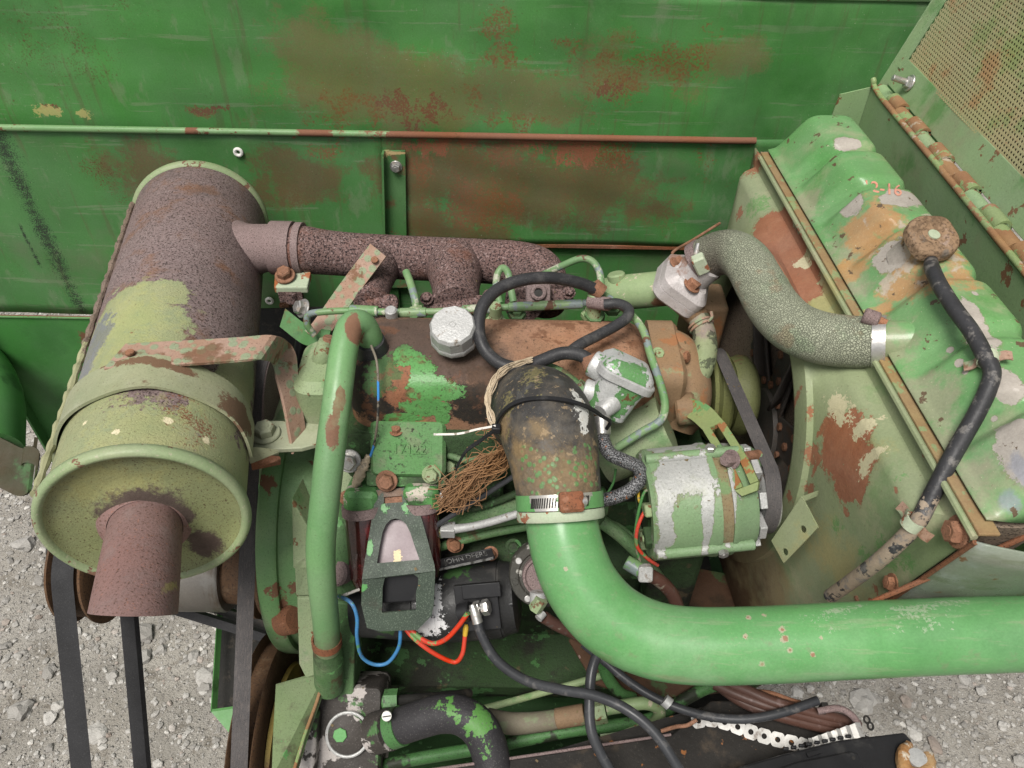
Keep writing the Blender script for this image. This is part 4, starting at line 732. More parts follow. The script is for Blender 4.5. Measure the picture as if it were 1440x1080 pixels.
m = MB(); m.box(P(655, 786, .962), (.036, .0075, .001), (lx, ly, ln)); lbp = m.build('plate', M_black, lb, bevel=.0006)
M_let = M('silver_letter', (.16, .16, .155), [dict(k='n', col=(.025, .025, .022), s=120, lo=.45, e=.2, k2=.9)], rough=.4, bump=.02)
text('lettering', 'JOHN DEERE', .0098, P(655, 784, .9605) + ln * .0004, lx, ly, .0004, M_let, lbp)
m = MB(); m.box(P(655, 793, .9615), (.036, .0008, .0016), (lx, ly, ln)); m.build('plate_edge', M_let, lbp)
wire('wire', 'upper red starter wire with green overspray reaching the terminal nuts', 'wire', [P(566, 865, .965), P(575, 882, .95), P(592, 898, .945), P(610, 905, .945), P(628, 898, .94), P(645, 880, .935), P(658, 862, .93)], .0031, M_wire['red'], group='red starter wires')
wire('wire', 'lower red wire looping down below the black starter motor', 'wire', [P(560, 860, .965), P(572, 886, .952), P(592, 906, .95), P(618, 923, .955), P(640, 931, .958), P(650, 920, .955), P(653, 903, .955), P(654, 892, .955)], .0029, M_wire['red'], group='red starter wires')
wire('wire', 'blue wire looping below the fuel filter bracket', 'wire', [P(560, 868, .965), P(563, 890, .95), P(560, 912, .96), P(545, 932, .97), P(525, 934, .97), P(508, 922, .96), P(502, 895, .94), P(502, 868, .93), P(494, 848, .925), P(477, 838, .945)], .0024, M_wire['blue'], group='blue wires by the filter')
wire('wire', 'short pale blue wire running from the sender plug to the filter', 'wire', [P(470, 842, .955), P(486, 836, .94), P(505, 829, .95)], .0019, M_wire['white'], group='blue wires by the filter')
wire('cable_lug', 'brass coloured lug on the loose end of the lower red wire', 'lug', [P(654, 894, .955), P(655, 884, .954), P(656, 878, .954)], [.003, .0036, .002], M_wire['yellow'])
wire('battery_cable', 'thick grey battery cable sweeping from the starter terminal to the bottom edge', 'cable', [P(668, 856, .932), P(671, 872, .93), P(678, 895, .92), P(700, 930, .90), P(740, 957, .88), P(790, 970, .86), P(835, 978, .845), P(880, 997, .83), P(920, 1030, .82), P(955, 1082, .81), P(975, 1120, .81)], [.004, .0055] + [.0058] * 9, M_cable, seg=14)
wire('cable_lug', 'tinned lug crimped on the grey battery cable at the starter', 'lug', [P(664, 850, .93), P(668, 862, .929), P(672, 876, .928)], [.004, .006, .0066], M_steel)
# ---- fuel pump with round flange
M_pump = M('pump_grime', ((.035, .035, .03), (.06, .055, .045), 16), [dict(k='n', col=(.30, .29, .26), s=40, lo=.66, e=.08, r=.5), dict(k='n', col=(.05, .22, .06), s=34, lo=.66, e=.06, o=5)], rough=.6, bump=.5)
fp = thing('transfer_pump', 'grimy round fuel pump flange with slotted screws half hidden by the green intake pipe', 'pump', P(760, 810, .97))
pn = V((.05, -.72, .69)).normalized(); pc = P(762, 808, .955)
m = MB(); m.lathe(pc - pn * .02, pn, [(0, 0), (0, .040), (.02, .041), (.023, .0395), (.023, .03), (.021, .028), (.021, 0)], 44); fpf = m.build('flange', M_pump, fp)
m = MB(); m.lathe(pc, pn, [(0, 0), (0, .025), (.012, .0245), (.013, .022), (.010, .02), (.010, 0)], 32); m.build('cap', M_manl, fp)
pu, pb_, _ = frame(pn)
for k in range(8):
    a_ = k * math.pi / 4 + .2; q = pc + (pu * math.cos(a_) + pb_ * math.sin(a_)) * .034
    o = bolt(fpf, q + pn * .002, pn, .0042, .0025, M_steel if k % 2 else M_pump, washer=False, name='screw', hexn=14)
m = MB(); m.cyl(P(757, 850, .935), P(757, 832, .935), .0105, 18, ch=.001); m.build('banjo_head', M_alu, fp)
m = MB(); m.cyl(P(752, 857, .93), P(762, 842, .925), .0085, 6); m.build('banjo_bolt', M_gbolt, fp)
m = MB(); m.cyl(P(764, 862, .935), P(757, 870, .93), .005, 12); m.build('bleed_screw', M_alu, fp)
wire('fuel_hose', 'dark red brown fuel hose running from the pump banjo down under the intake pipe', 'hose', [P(765, 868, .94), P(785, 880, .95), P(812, 893, .96), P(835, 908, .96)], .0075, M_wire['brown'], seg=12)
# ---- small pipes across the block front
wire('injector_pipe', 'dull white metal pipe with a square end nut crossing the block', 'pipe', [P(628, 745, .965), P(660, 741, .955), P(690, 734, .945), P(730, 722, .93), P(770, 712, .92)], [.0065, .0052, .005, .005, .005], M_alu)
m = MB(); m.box(P(630, 745, .963), (.009, .0075, .0075)); tag(m.build('pipe_nut', M_alu, None, bevel=.001), 'square end nut on the dull white metal pipe', 'nut')
m = MB(); m.box(P(617, 748, .967), (.006, .006, .006)); tag(m.build('pipe_fitting', M_gbolt, None, bevel=.001), 'small green square fitting on the block beside the end nut', 'fitting')
wire('pipe', 'dark green fuel line crossing behind the rubber intake elbow', 'pipe', [P(615, 770, .99), P(680, 752, .985), P(760, 738, .98), P(850, 735, .97), P(900, 765, .96)], .006, M_eng)
wire('cable_tie', 'grey cable tie tail slanting across the block to the intake elbow', 'cable tie', [P(606, 744, .96), P(640, 722, .94), P(680, 697, .92), P(722, 670, .90)], .0032, M_cable)
# twine
M_twine = M('twine_fibre', ((.30, .17, .10), (.20, .11, .065), 60), [], rough=.9, bump=.1)
m = MB()
for i in range(150):
    j = lambda s: random.gauss(0, s * .75)
    a0_ = P(712 + j(6), 640 + j(14), .915); a1_ = P(690 + j(16), 655 + j(12), .90 + j(.012)); a2_ = P(662 + j(14), 672 + j(16), .905 + j(.012)); a3_ = P(642 + j(20), 700 + j(12), .925 + j(.01)); a4_ = P(632 + j(16), 706 + j(12), .935)
    m.tube([a0_, a1_, a2_, a3_, a4_][: random.choice((4, 5, 5))], random.uniform(.00035, .0007), 4, n=4)
for i in range(16):
    x0, y0 = 700 + random.uniform(-15, 15), 625 + random.uniform(-15, 20); m.tube([P(x0, y0, .91), P(x0 + random.uniform(-20, 14), y0 - random.uniform(0, 22), .9), P(x0 + random.uniform(-32, 20), y0 - random.uniform(-10, 30), .91)], .0005, 4, n=3)
for i in range(14):
    x0, y0 = 640 + random.uniform(-10, 40), 690 + random.uniform(-20, 10); m.tube([P(x0, y0, .925), P(x0 - random.uniform(5, 25), y0 - random.uniform(-20, 25), .92), P(x0 - random.uniform(10, 40), y0 - random.uniform(-25, 35), .93)], .0005, 4, n=3)
tag(m.build('twine', M_twine, None, ang=None, fix=False), 'frayed brown baler twine tuft hanging beside the rubber intake elbow', 'twine')
# ------------------------------------------------------------------ air intake: rubber elbow and the big green pipe
PIPE_ARGS = ([P(786, 700, .765), P(790, 735, .758), P(800, 780, .752), P(820, 826, .747), P(856, 868, .742), P(905, 895, .737), P(965, 907, .733), P(1060, 907, .729), P(1200, 900, .724), P(1330, 894, .72), P(1520, 886, .714), P(2000, 858, .70)], [.0352, .0356, .036, .0362, .0362, .036, .0356, .0352, .0348, .0346, .0344, .0342], 56)
HP = Hit(MB().tube(*PIPE_ARGS, n=10))
M_pipe = M('intake_pipe_paint', ((.080, .305, .10), (.096, .33, .118), 5), [
    dict(k='b', col=(.30, .28, .19), at=[(HP(x, y)[0], r_) for x, y, r_ in ((1052, 868, .003), (1074, 865, .0024), (1100, 885, .0034), (1103, 898, .0042), (1048, 896, .0028), (1072, 934, .0032), (1111, 914, .003), (1143, 920, .003), (795, 800, .0024), (1155, 897, .002))], s=260, amp=1.5, e=.35, r=.6),
    dict(k='b', col=(.22, .10, .07), at=[(HP(x, y)[0], r_) for x, y, r_ in ((1052, 868, .0012), (1100, 885, .0018), (1105, 898, .003), (1072, 934, .0016), (1111, 914, .0014), (1143, 921, .0022), (1048, 896, .001))], s=220, amp=1.2, e=.3, k2=.8, r=.8),
    dict(k='b', col=(.16, .18, .09), at=[(P(945, 950, .71), (.03, .02, .006)), (P(860, 905, .73), (.02, .02, .02))], s=40, amp=1.2, e=.6, k2=.6),
    dict(k='n', col=(.16, .40, .18), s=9, lo=.5, e=.4, k2=.6), dict(k='n', col=(.045, .20, .06), s=5, lo=.5, e=.4, k2=.55, o=5), dict(k='n', col=(.20, .33, .18), s=120, lo=.60, e=.2, k2=.35, st=(.12, 1, 1), o=6), dict(k='n', col=(.16, .20, .11), s=60, lo=.66, e=.25, k2=.5, o=12, r=.6), dict(k='s', col=(.22, .26, .15), s=260, lo=.72, e=.1, k2=.5, zone=7, zlo=.5), dict(k='b', col=(.30, .35, .25), at=[(HP(1290, 856)[0], (.1, .03, .006)), (HP(1180, 858)[0], (.06, .03, .004)), (HP(1270, 862)[0], (.02, .01, .003))], s=70, amp=1.6, e=.9, dith=140, cap=.6, k2=.6),
    dict(k='v', col=(.03, .06, .03), s=55, lo=.0, e=.07, zone=8, zlo=.6, k2=.8)], rough=.36, rvar=.12, bump=.10, bscale=40, coat=.12)
ip = thing('intake_pipe', 'large smooth green air intake pipe bending to the right edge', 'pipe', P(960, 905, .74))
MB().tube(*PIPE_ARGS, n=10).build('bent_pipe', M_pipe, ip, ang=70)
M_sleeve = M('dusty_rubber', ((.026, .025, .025), (.046, .043, .040), 14), [
    dict(k='n', col=(.08, .078, .076), s=40, lo=.5, e=.3, k2=.6, st=(1, 1, 3)), dict(k='b', col=(.235, .165, .105), col2=(.165, .12, .075), cs=50, at=[(P(775, 672, .73), (.075, .05, .036)), (P(730, 640, .75), (.018, .04, .04)), (P(708, 600, .76), (.012, .04, .03)), (P(805, 665, .73), (.03, .04, .025)), (P(750, 615, .73), (.02, .03, .008))], s=22, amp=1.2, e=.8, k2=.92, r=.9, h=.15),
    dict(k='b', col=(.15, .13, .055), at=[(P(740, 535, .78), (.03, .05, .022)), (P(712, 560, .77), (.015, .05, .03))], s=40, amp=1.6, e=.8, dith=120, cap=.7, r=.9, k2=.8), dict(k='n', col=(.11, .095, .075), s=18, lo=.5, e=.35, k2=.6, st=(1, 1, 2), o=4), dict(k='b', col=(.5, .5, .47), at=[(P(815, 560, .76), (.007, .02, .010)), (P(822, 585, .755), (.006, .02, .010))], s=110, amp=1.9, e=.1),
    dict(k='v', col=(.065, .25, .075), s=150, lo=.30, e=.14, h=.5, r=.4, k2=.85, **{'in': [(P(770, 680, .72), (.035, .04, .022)), (P(825, 668, .72), (.02, .04, .032)), (P(745, 660, .73), (.012, .04, .02))]}),
    dict(k='v', col=(.09, .065, .04), s=120, lo=.0, e=.18, feat='DISTANCE_TO_EDGE', k2=.35, h=-.6, **{'in': [(P(780, 670, .72), (.07, .05, .04))]}),
    dict(k='n', col=(.30, .22, .15), s=110, lo=.7, e=.1, k2=.6), dict(k='s', col=(.2, .15, .1), s=330, lo=.74, e=.08, k2=.7)], rough=.55, bump=.25, bscale=300)
# loose green overspray cells near the sleeve's lower rim
_t = M_sleeve.node_tree
M_sleeve2 = M_sleeve
se = thing('intake_elbow', 'dusty black rubber intake elbow clamped over the green pipe', 'rubber elbow', P(780, 620, .79))
MB().tube([P(788, 722, .757), P(787, 706, .758), P(784, 680, .763), P(779, 645, .772), P(773, 615, .783), P(766, 592, .802), P(755, 577, .83), P(742, 574, .865), P(738, 585, .90), P(748, 610, .94)], [.0415, .0415, .0425, .0455, .0485, .0500, .049, .045, .042, .041], 56, n=10).build('rubber_body', M_sleeve, se, ang=70)
M_flake = M('green_overspray', ((.07, .30, .085), (.10, .35, .12), 40), [], rough=.4, bump=.1)
M_clamp = M('clamp_band_paint', ((.06, .27, .075), (.09, .31, .10), 20), [dict(k='b', col=(.52, .50, .46), at=[(P(762, 708, .715), (.016, .03, .014)), (P(824, 702, .715), (.010, .03, .010))], s=60, amp=.5, e=.06, r=.35, m=.7)], rough=.42, bump=.12)
hc = thing('hose_clamp', 'wide green worm-drive clamp around the bottom of the rubber intake elbow', 'hose clamp', P(788, 712, .757))
cax = (P(788, 735, .757) - P(785, 690, .7605)).normalized(); cc = P(787, 704, .7585)
m = MB(); m.lathe(cc, cax, [(-.0075, .0415), (-.0075, .0432), (.0075, .0432), (.0075, .0415)], 64, close=True); hcb = m.build('band', M_clamp, hc)
hu, hv, _ = frame(cax)
def clp(px, py, r=.0436):                                           # nearest point of the clamp's cylinder in the direction of a pixel
    q = P(px, py, .715) - cc; q = q - cax * q.dot(cax); return cc + q.normalized() * r
for i in range(17):
    px = 734 + i * 4.3 + (34 if i > 12 else 0)
    q = clp(px, 712 - (px - 734) * .07); nn = (q - cc).normalized(); tt = cax.cross(nn)
    m = MB(); m.box(q - nn * .0006, (.0006, .0048, .0008), (tt, (cax + tt * .18).normalized(), nn)); m.build('slot', M_dark, hcb, ang=None)
q = clp(803, 702, .0455); nn = (q - cc).normalized(); tt = cax.cross(nn)
m = MB(); m.rloft(q, (tt, cax, nn), .0115, .0095, .003, [(-.003, 0), (.002, 0), (.0045, .003)]); m.build('worm_housing', M_rustsheet, hc)
q2 = clp(826, 699, .0460); m = MB(); m.cyl(q, q2 + (q2 - q) * .1, .0045, 14, ch=.001); m.build('worm_screw', M_steel, hc)
m = MB(); m.lathe(cc + cax * .0085, cax, [(0, .038), (0, .0425), (.002, .0432), (.008, .0432), (.010, .042), (.010, .038)], 64, close=True); m.build('rubber_lip', M_tab, hc)
# cable tie and twine round the elbow
zt = thing('cable_tie', 'black cable tie around the rubber intake elbow with its white tail sticking out left', 'cable tie', P(700, 595, .82))
ctc, ctx = P(767, 582, .79), (P(771, 600, .783) - P(763, 567, .802)).normalized()
cu_, cv_, _ = frame(ctx); rr_ = .0512
def sil(px, py):
    r = ray(px, py); b = CAM
    # nearest point on ray to the elbow axis, pushed to the tie radius
    w0 = b - ctc; a_, b_, c2 = r.dot(r), r.dot(ctx), 1.0; d_, e_ = r.dot(w0), ctx.dot(w0); den = a_ * c2 - b_ * b_
    s_ = (b_ * e_ - c2 * d_) / den; t_ = (a_ * e_ - b_ * d_) / den
    cp_ = ctc + ctx * t_; q_ = b + r * s_; dv = q_ - cp_; h = max(rr_ ** 2 - dv.length ** 2, 0) ** .5
    return q_ - r.normalized() * h
MB().ribbon([sil(*q) for q in ((697, 603), (701, 588), (715, 572), (735, 563), (762, 560), (790, 562), (815, 568), (835, 577), (846, 585))], ctx * .0022, .0022, n=5).build('tie_band', M_black, zt)
m = MB(); m.box(P(698, 603, .775), (.0045, .004, .004)); m.build('tie_head', M_black, zt, bevel=.001)
MB().tube([P(846, 585, .79), P(858, 593, .80), P(853, 603, .81)], .002, 8, n=4).build('tie_end', M_black, zt)
MB().ribbon([P(698, 603, .775), P(675, 620, .79), P(655, 635, .80), P(641, 660, .81)], V((0, .0018, .0012)), .0012, n=4).build('tie_tail', M_black, zt)
MB().ribbon([P(697, 599, .772), P(670, 604, .78), P(645, 610, .79), P(610, 611, .80)], V((0, .0009, .0006)), .0009, n=4).build('white_tail', M_wire['white'], zt)
m = MB()
for k in range(16):
    j = lambda s=4.5: random.uniform(-s, s)
    m.tube([P(700 + j(), 606 + j(), .80), P(690 + j(), 585 + j(), .80), P(686 + j(), 562 + j(), .81), P(693 + j(), 540 + j(), .82), P(708 + j(), 522 + j(), .835), P(728 + j(), 511 + j(), .85), P(745 + j(), 506 + j(), .86)], .0007, 5, n=5)
tag(m.build('string', M_wire['tan'], None, ang=None, fix=False), 'whitish string wound around the far end of the rubber intake elbow', 'string')
# ------------------------------------------------------------------ breather housing, hoses
M_cast = M('regulator_worn_paint', ((.40, .41, .40), (.50, .50, .49), 40), [dict(k='n', col=(.09, .30, .10), s=30, lo=.50, e=.05, r=.42, h=.5, o=2), dict(k='s', col=(.25, .25, .24), s=300, lo=.62, e=.2, k2=.6), dict(k='n', col=(.15, .08, .05), s=45, lo=.74, e=.06)], rough=.5, metal=.25, bump=.4, bscale=330)
rg = thing('breather_valve', 'cast silver and green breather valve body with a ribbed flange above the intake elbow', 'valve', P(870, 560, .88))
ra = V((.42, .28, .86)).normalized(); rc = P(868, 543, .865)
ru = (V((1, 0, 0)) - ra * ra.x).normalized(); rv = ra.cross(ru)
m = MB(); m.rloft(rc - ra * .035, (ru, rv, ra), .026, .024, .014, [(0, .006), (.004, .002), (.03, 0), (.045, -.002), (.048, 0)], 8); m.build('body', M_cast, rg)
m = MB(); m.rloft(rc + ra * .012, (ru, rv, ra), .0345, .029, .016, [(0, 0), (.008, 0), (.0095, .0015)], 8); m.build('flange', M_alu, rg)
m = MB(); m.rloft(rc + ra * .0215, (ru, rv, ra), .031, .026, .014, [(0, 0), (.005, .001), (.012, .008), (.014, .014)], 8); m.build('dome', M_cast, rg)
for a_ in (.6, 2.5, 3.8, 5.6):
    m = MB(); m.cyl(rc + ra * .006 + ru * math.cos(a_) * .029 + rv * math.sin(a_) * .025, rc + ra * .026 + ru * math.cos(a_) * .029 + rv * math.sin(a_) * .025, .005, 10, ch=.001); m.build('screw_lug', M_alu, rg)
m = MB(); m.cyl(P(868, 530, .855), P(832, 510, .862), .0155, 24, ch=.0015); m.build('outlet_stub', M_cast, rg)
m = MB(); m.cyl(P(865, 560, .86), P(822, 549, .868), .014, 24, ch=.0015); m.build('inlet_stub', M_alu, rg)
m = MB(); m.cyl(P(862, 565, .855), P(845, 580, .845), .012, 20, r2=.0095, ch=.001); m.build('lower_elbow', M_alu, rg)
m = MB(); m.cyl(P(846, 586, .842), P(847, 612, .838), .0095, 18, ch=.001); m.build('lower_ferrule', M_steel, rg)
m = MB(); m.cyl(P(826, 545, .866), P(816, 553, .869), .0125, 6); m.build('inlet_nut', M_rail, rg)
wire('breather_hose', 'thick black breather hose coiled in a loop over the valve cover', 'hose', [P(834, 511, .858), P(815, 499, .858), P(790, 497, .862), P(762, 507, .868), P(735, 517, .875), P(705, 512, .88), P(682, 492, .885), P(673, 462, .89), P(679, 430, .90), P(702, 406, .915), P(738, 393, .925), P(778, 391, .935), P(815, 398, .95), P(840, 408, .96)], [.0075] * 14, M_rubber, seg=18, n=9)
wire('breather_hose', 'thinner black hose doubling back from the tee fitting to the breather loop', 'hose', [P(850, 428, .95), P(868, 427, .945), P(883, 434, .935), P(882, 446, .925), P(866, 458, .915), P(840, 472, .905), P(815, 485, .89), P(798, 498, .885)], .0066, M_rubber, seg=16, n=8)
wire('hose', 'green painted hose entering the lower port of the breather valve', 'hose', [P(818, 552, .87), P(805, 538, .875), P(785, 524, .88), P(765, 518, .89), P(745, 525, .90)], .0072, M_eng, seg=14)
m = MB(); m.cyl(P(826, 500, .858), P(832, 516, .859), .0098, 16); tag(m.build('hose_clip', M_rustbolt, None), 'small hose clip where the looped hose meets the breather valve', 'clip')
te = thing('tee_fitting', 'small rusty tee fitting joining the two black hoses behind the valve cover', 'fitting', P(840, 430, .98))
m = MB(); m.cyl(P(835, 448, .99), P(836, 412, .965), .009, 16, ch=.001); m.build('tee_body', M_gbolt, te)
m = MB(); m.cyl(P(828, 424, .97), P(858, 428, .955), .0088, 16, ch=.001); m.build('tee_branch', M_manl, te)
m = MB(); m.cyl(P(834, 402, .96), P(846, 412, .963), .0105, 14); m.build('hose_clip', M_rustbolt, te)
m = MB(); m.lathe(P(836, 446, .99), (0, -.2, .97), [(-.004, 0), (-.004, .0135), (.006, .0135), (.006, 0)], 6); m.build('hex_base', M_eng, te)
# braided hose
t = NT('steel_braid'); wv1 = t.n('ShaderNodeTexVoronoi'); t.t.links.new(t.pos, wv1.inputs['Vector']); wv1.inputs['Scale'].default_value = 620; wv1.inputs['Randomness'].default_value = .55
c = t.mix(t.mr(wv1.outputs['Distance'], .25, .6), (.30, .30, .31), (.035, .035, .037)); c = t.mix(t.mr(t.noise(170, 2), .84, .9), c, (.42, .14, .05))
bs = t.n('ShaderNodeBsdfPrincipled'); t.put(bs.inputs['Base Color'], c); bs.inputs['Roughness'].default_value = .45; bs.inputs['Metallic'].default_value = .35
bp = t.n('ShaderNodeBump'); bp.inputs['Strength'].default_value = .8; bp.inputs['Distance'].default_value = .001; bp.invert = True; t.put(bp.inputs['Height'], wv1.outputs['Distance']); t.t.links.new(bp.outputs[0], bs.inputs['Normal'])
ou = t.n('ShaderNodeOutputMaterial'); t.t.links.new(bs.outputs[0], ou.inputs[0]); M_braid = t.m
wire('braided_hose', 'grey steel-braided hose curving down from the breather valve behind the clamp', 'hose', [P(847, 608, .84), P(849, 622, .838), P(858, 638, .838), P(878, 648, .842), P(897, 657, .848), P(901, 672, .852), P(888, 688, .856), P(868, 698, .86), P(845, 704, .865), P(820, 706, .87)], .0078, M_braid, seg=20, n=9)
# ------------------------------------------------------------------ engine right end
m = MB(); q0, q1 = P(845, 632, .955), P(938, 597, .93); m.tube([q0, q0.lerp(q1, .5), q1], [.044, .042, .036], 36, n=3); m.build('timing_cover', M_englt, en, ang=50)
m = MB(); m.rloft(P(880, 590, .935), (X1, V((0, .75, .5)), V((0, -.5, .85))), .036, .02, .012, [(-.03, .0), (.004, 0), (.008, .003)]); m.build('breather_pad', M_englt, en)
m = MB(); m.cyl(P(906, 628, .93), P(917, 622, .925), .014, 16, ch=.002); m.build('core_plug', M_rustsheet, en)
m = MB(); m.box(R3(.235, .72, -.93), (.035, .11, .16)); m.build('timing_case', M_engd, en, bevel=.01)
wire('pipe', 'thin green pipe running down over the right end of the valve cover', 'pipe', [P(850, 415, .98), P(880, 436, .955), P(903, 462, .935), P(915, 500, .915), P(930, 545, .895), P(935, 572, .885), P(928, 592, .88), P(905, 606, .882), P(880, 622, .888), P(864, 632, .892)], .0048, M_rail, seg=12)
M_wp = M('pump_casting_rust', ((.22, .145, .10), (.17, .115, .08), 16), [dict(k='n', col=(.15, .24, .12), s=20, lo=.60, e=.15, k2=.8), dict(k='s', col=(.08, .05, .035), s=280, lo=.64, e=.2, k2=.7), dict(k='n', col=(.25, .11, .06), s=24, lo=.64, e=.15, k2=.7, o=5)], rough=.75, bump=.35)
wp = thing('water_pump', 'rusty brown water pump casting between the valve cover and the fan belt', 'water pump', P(940, 540, .99))
m = MB(); m.rloft(P(930, 530, .985), (V((0, 0, 1)), Y1, X1), .055, .06, .02, [(-.02, 0), (.012, 0), (.018, .006)], 6); m.build('backing_casting', M_wp, wp)
m = MB(); m.tube([P(935, 480, .985), P(950, 500, .98), P(962, 535, .98), P(962, 570, .975), P(950, 600, .98)], [.022, .03, .033, .032, .024], 24, n=5); m.build('volute', M_wp, wp)
m = MB(); m.cyl(P(950, 577, .945), P(978, 574, .94), .02, 24, ch=.003); m.build('arm_boss', M_wp, wp)
m = MB(); m.cyl(P(925, 470, .99), P(946, 474, .985), .009, 14, ch=.001); m.build('drain_plug', M_rustbolt, wp)
m = MB(); m.tube([P(936, 498, .955), P(950, 502, .95), P(962, 502, .95)], [.014, .013, .010], 16, n=3); m.build('bleed_boss', M_wp, wp)
bolt(wp, P(958, 502, .947), (.8, -.4, .4), .0075, .008, M_rustbolt); bolt(wp, P(932, 522, .93), (.2, -.6, .7), .007, .006, M_rustbolt); bolt(wp, P(925, 498, .935), (.2, -.6, .7), .006, .006, M_gbolt)
m = MB(); m.box(P(985, 455, 1.08), (.026, .03, .05)); m.build('rear_column', M_wp, wp, bevel=.006)
M_outlet = M('outlet_pipe_paint', ((.15, .30, .13), (.21, .35, .17), 10), [dict(k='n', col=(.10, .26, .09), s=14, lo=.6, e=.2, k2=.7), dict(k='n', col=(.4, .36, .26), s=70, lo=.72, e=.06), dict(k='n', col=R_RED, s=18, lo=.72, e=.08), dict(k='b', col=(.17, .09, .06), at=[(P(935, 425, 1.0), (.02, .03, .012))], s=40, amp=1, e=.3)], rough=.5, bump=.2)
wo_ = thing('water_outlet', 'fat pale green water outlet pipe leading to the thermostat housing', 'pipe', P(900, 410, 1.03))
MB().tube([P(838, 418, 1.05), P(870, 412, 1.04), P(910, 408, 1.02), P(955, 403, 1.0)], [.022, .0235, .0235, .023], 28, n=4).build('outlet_body', M_outlet, wo_)
m = MB(); m.cyl(P(868, 396, 1.03), P(866, 384, 1.025), .012, 16, ch=.002); m.build('sensor_boss', M_outlet, wo_)
M_th = M('thermostat_casting', ((.36, .33, .32), (.44, .41, .40), 24), [dict(k='n', col=(.24, .12, .09), s=20, lo=.56, e=.2, k2=.8), dict(k='s', col=(.2, .18, .17), s=260, lo=.62, e=.2, k2=.6), dict(k='n', col=(.6, .58, .57), s=26, lo=.68, e=.15, k2=.7)], rough=.62, metal=.15, bump=.4)
th = thing('thermostat_housing', 'greyish cast thermostat housing with a rusty bolt at the end of the radiator hose', 'thermostat housing', P(965, 410, .99))
ta_ = (P(1000, 362, .955) - P(962, 398, .99)).normalized(); tu_, tv_, _ = frame(ta_)
tc_ = P(958, 402, .985)
m = MB(); m.rloft(tc_, (tu_, tv_, ta_), .033, .036, .016, [(-.016, .004), (-.012, 0), (.0, 0), (.0005, .001), (.001, 0), (.012, 0), (.018, .006), (.024, .011)], 8); m.build('housing_body', M_th, th)
m = MB(); m.cyl(tc_ + ta_ * .015, tc_ + ta_ * .05, .024, 28, ch=.002); m.build('neck', M_th, th)
bolt(th, P(972, 402, .953), ta_, .0085, .008, M_rustbolt); bolt(th, P(951, 372, .972), ta_, .0075, .008, M_rustbolt)
m = MB(); m.tube([P(955, 412, .985), P(972, 434, .985), P(980, 446, .99)], [.022, .017, .0145], 20, n=4); m.build('bypass_neck', M_wp, th)
# ---- radiator hose
t = NT('cracked_hose_rubber')
vr = t.n('ShaderNodeTexVoronoi', feature='DISTANCE_TO_EDGE'); mp = t.n('ShaderNodeMapping'); nz = t.n('ShaderNodeTexNoise'); nz.inputs['Scale'].default_value = 60; t.t.links.new(t.pos, nz.inputs['Vector'])
vm = t.n('ShaderNodeVectorMath', operation='MULTIPLY_ADD'); t.t.links.new(nz.outputs['Color'], vm.inputs[0]); vm.inputs[1].default_value = (.010,) * 3; t.t.links.new(t.pos, vm.inputs[2])
t.t.links.new(vm.outputs[0], vr.inputs['Vector']); vr.inputs['Scale'].default_value = 420
crk = t.mr(vr.outputs['Distance'], .0, .16)
c = t.mix(t.noise(9, 4), (.225, .245, .17), (.31, .32, .235)); c = t.mix(t.math('MULTIPLY', t.mr(t.noise(14, 4, .6, 3), .55, .8), .7), c, (.20, .28, .16))
c = t.mix(t.math('MULTIPLY', t.math('SUBTRACT', 1.0, crk), t.mr(t.noise(16, 4, .6, 31), .2, .8, .12, .62)), c, (.11, .12, .09))
c = t.mix(t.mr(t.dist(P(1012, 365, .95), (.045, .05, .05)), 0, .5, smooth=True), c, (.075, .06, .045)); c = t.mix(t.math('MULTIPLY', t.mr(t.noise(30, 4, .6, 6), .66, .8), .5), c, (.24, .17, .10))
bs = t.n('ShaderNodeBsdfPrincipled'); t.put(bs.inputs['Base Color'], c); bs.inputs['Roughness'].default_value = .7
bp = t.n('ShaderNodeBump'); bp.inputs['Strength'].default_value = .9; bp.inputs['Distance'].default_value = .0014; t.put(bp.inputs['Height'], crk); t.t.links.new(bp.outputs[0], bs.inputs['Normal'])
ou = t.n('ShaderNodeOutputMaterial'); t.t.links.new(bs.outputs[0], ou.inputs[0]); M_hose = t.m
rh = thing('radiator_hose', 'fat cracked grey-green upper radiator hose in an S bend', 'hose', P(1090, 440, .87))
MB().tube([P(984, 371, .962), P(1003, 359, .95), P(1027, 355, .935), P(1050, 368, .915), P(1068, 398, .895), P(1088, 432, .875), P(1115, 459, .855), P(1150, 474, .838), P(1190, 480, .825), P(1232, 481, .812)], [.0262, .0268, .0272, .0274, .0282, .0288, .0288, .0285, .028, .0268], 44, n=10).build('hose_body', M_hose, rh, ang=70)
h1 = thing('hose_clamp', 'bright steel worm clamp holding the radiator hose onto the radiator neck', 'hose clamp', P(1236, 481, .81))
cax2 = (P(1245, 481, .808) - P(1215, 481, .817)).normalized(); cc2 = P(1236, 481, .8105)
m = MB(); m.lathe(cc2, cax2, [(-.0065, .026), (-.0065, .0283), (.0065, .0283), (.0065, .026)], 48, close=True); m.build('band', M_steel, h1)
m = MB(); m.cyl(P(1214, 443, .80), P(1236, 451, .795), .0085, 16, ch=.0015); m.build('worm_housing', M_manl, h1)
m = MB(); m.cyl(P(1232, 450, .795), P(1245, 456, .793), .006, 6); m.build('worm_screw', M_rustbolt, h1)
h2 = thing('hose_clamp', 'pale pinkish worm clamp holding the radiator hose onto the thermostat housing', 'hose clamp', P(984, 372, .95))
cax3 = (P(1000, 361, .952) - P(980, 374, .965)).normalized(); cc3 = P(988, 368, .959)
m = MB(); m.lathe(cc3, cax3, [(-.006, .0262), (-.006, .0284), (.006, .0284), (.006, .0262)], 48, close=True); m.build('band', M_manl, h2)
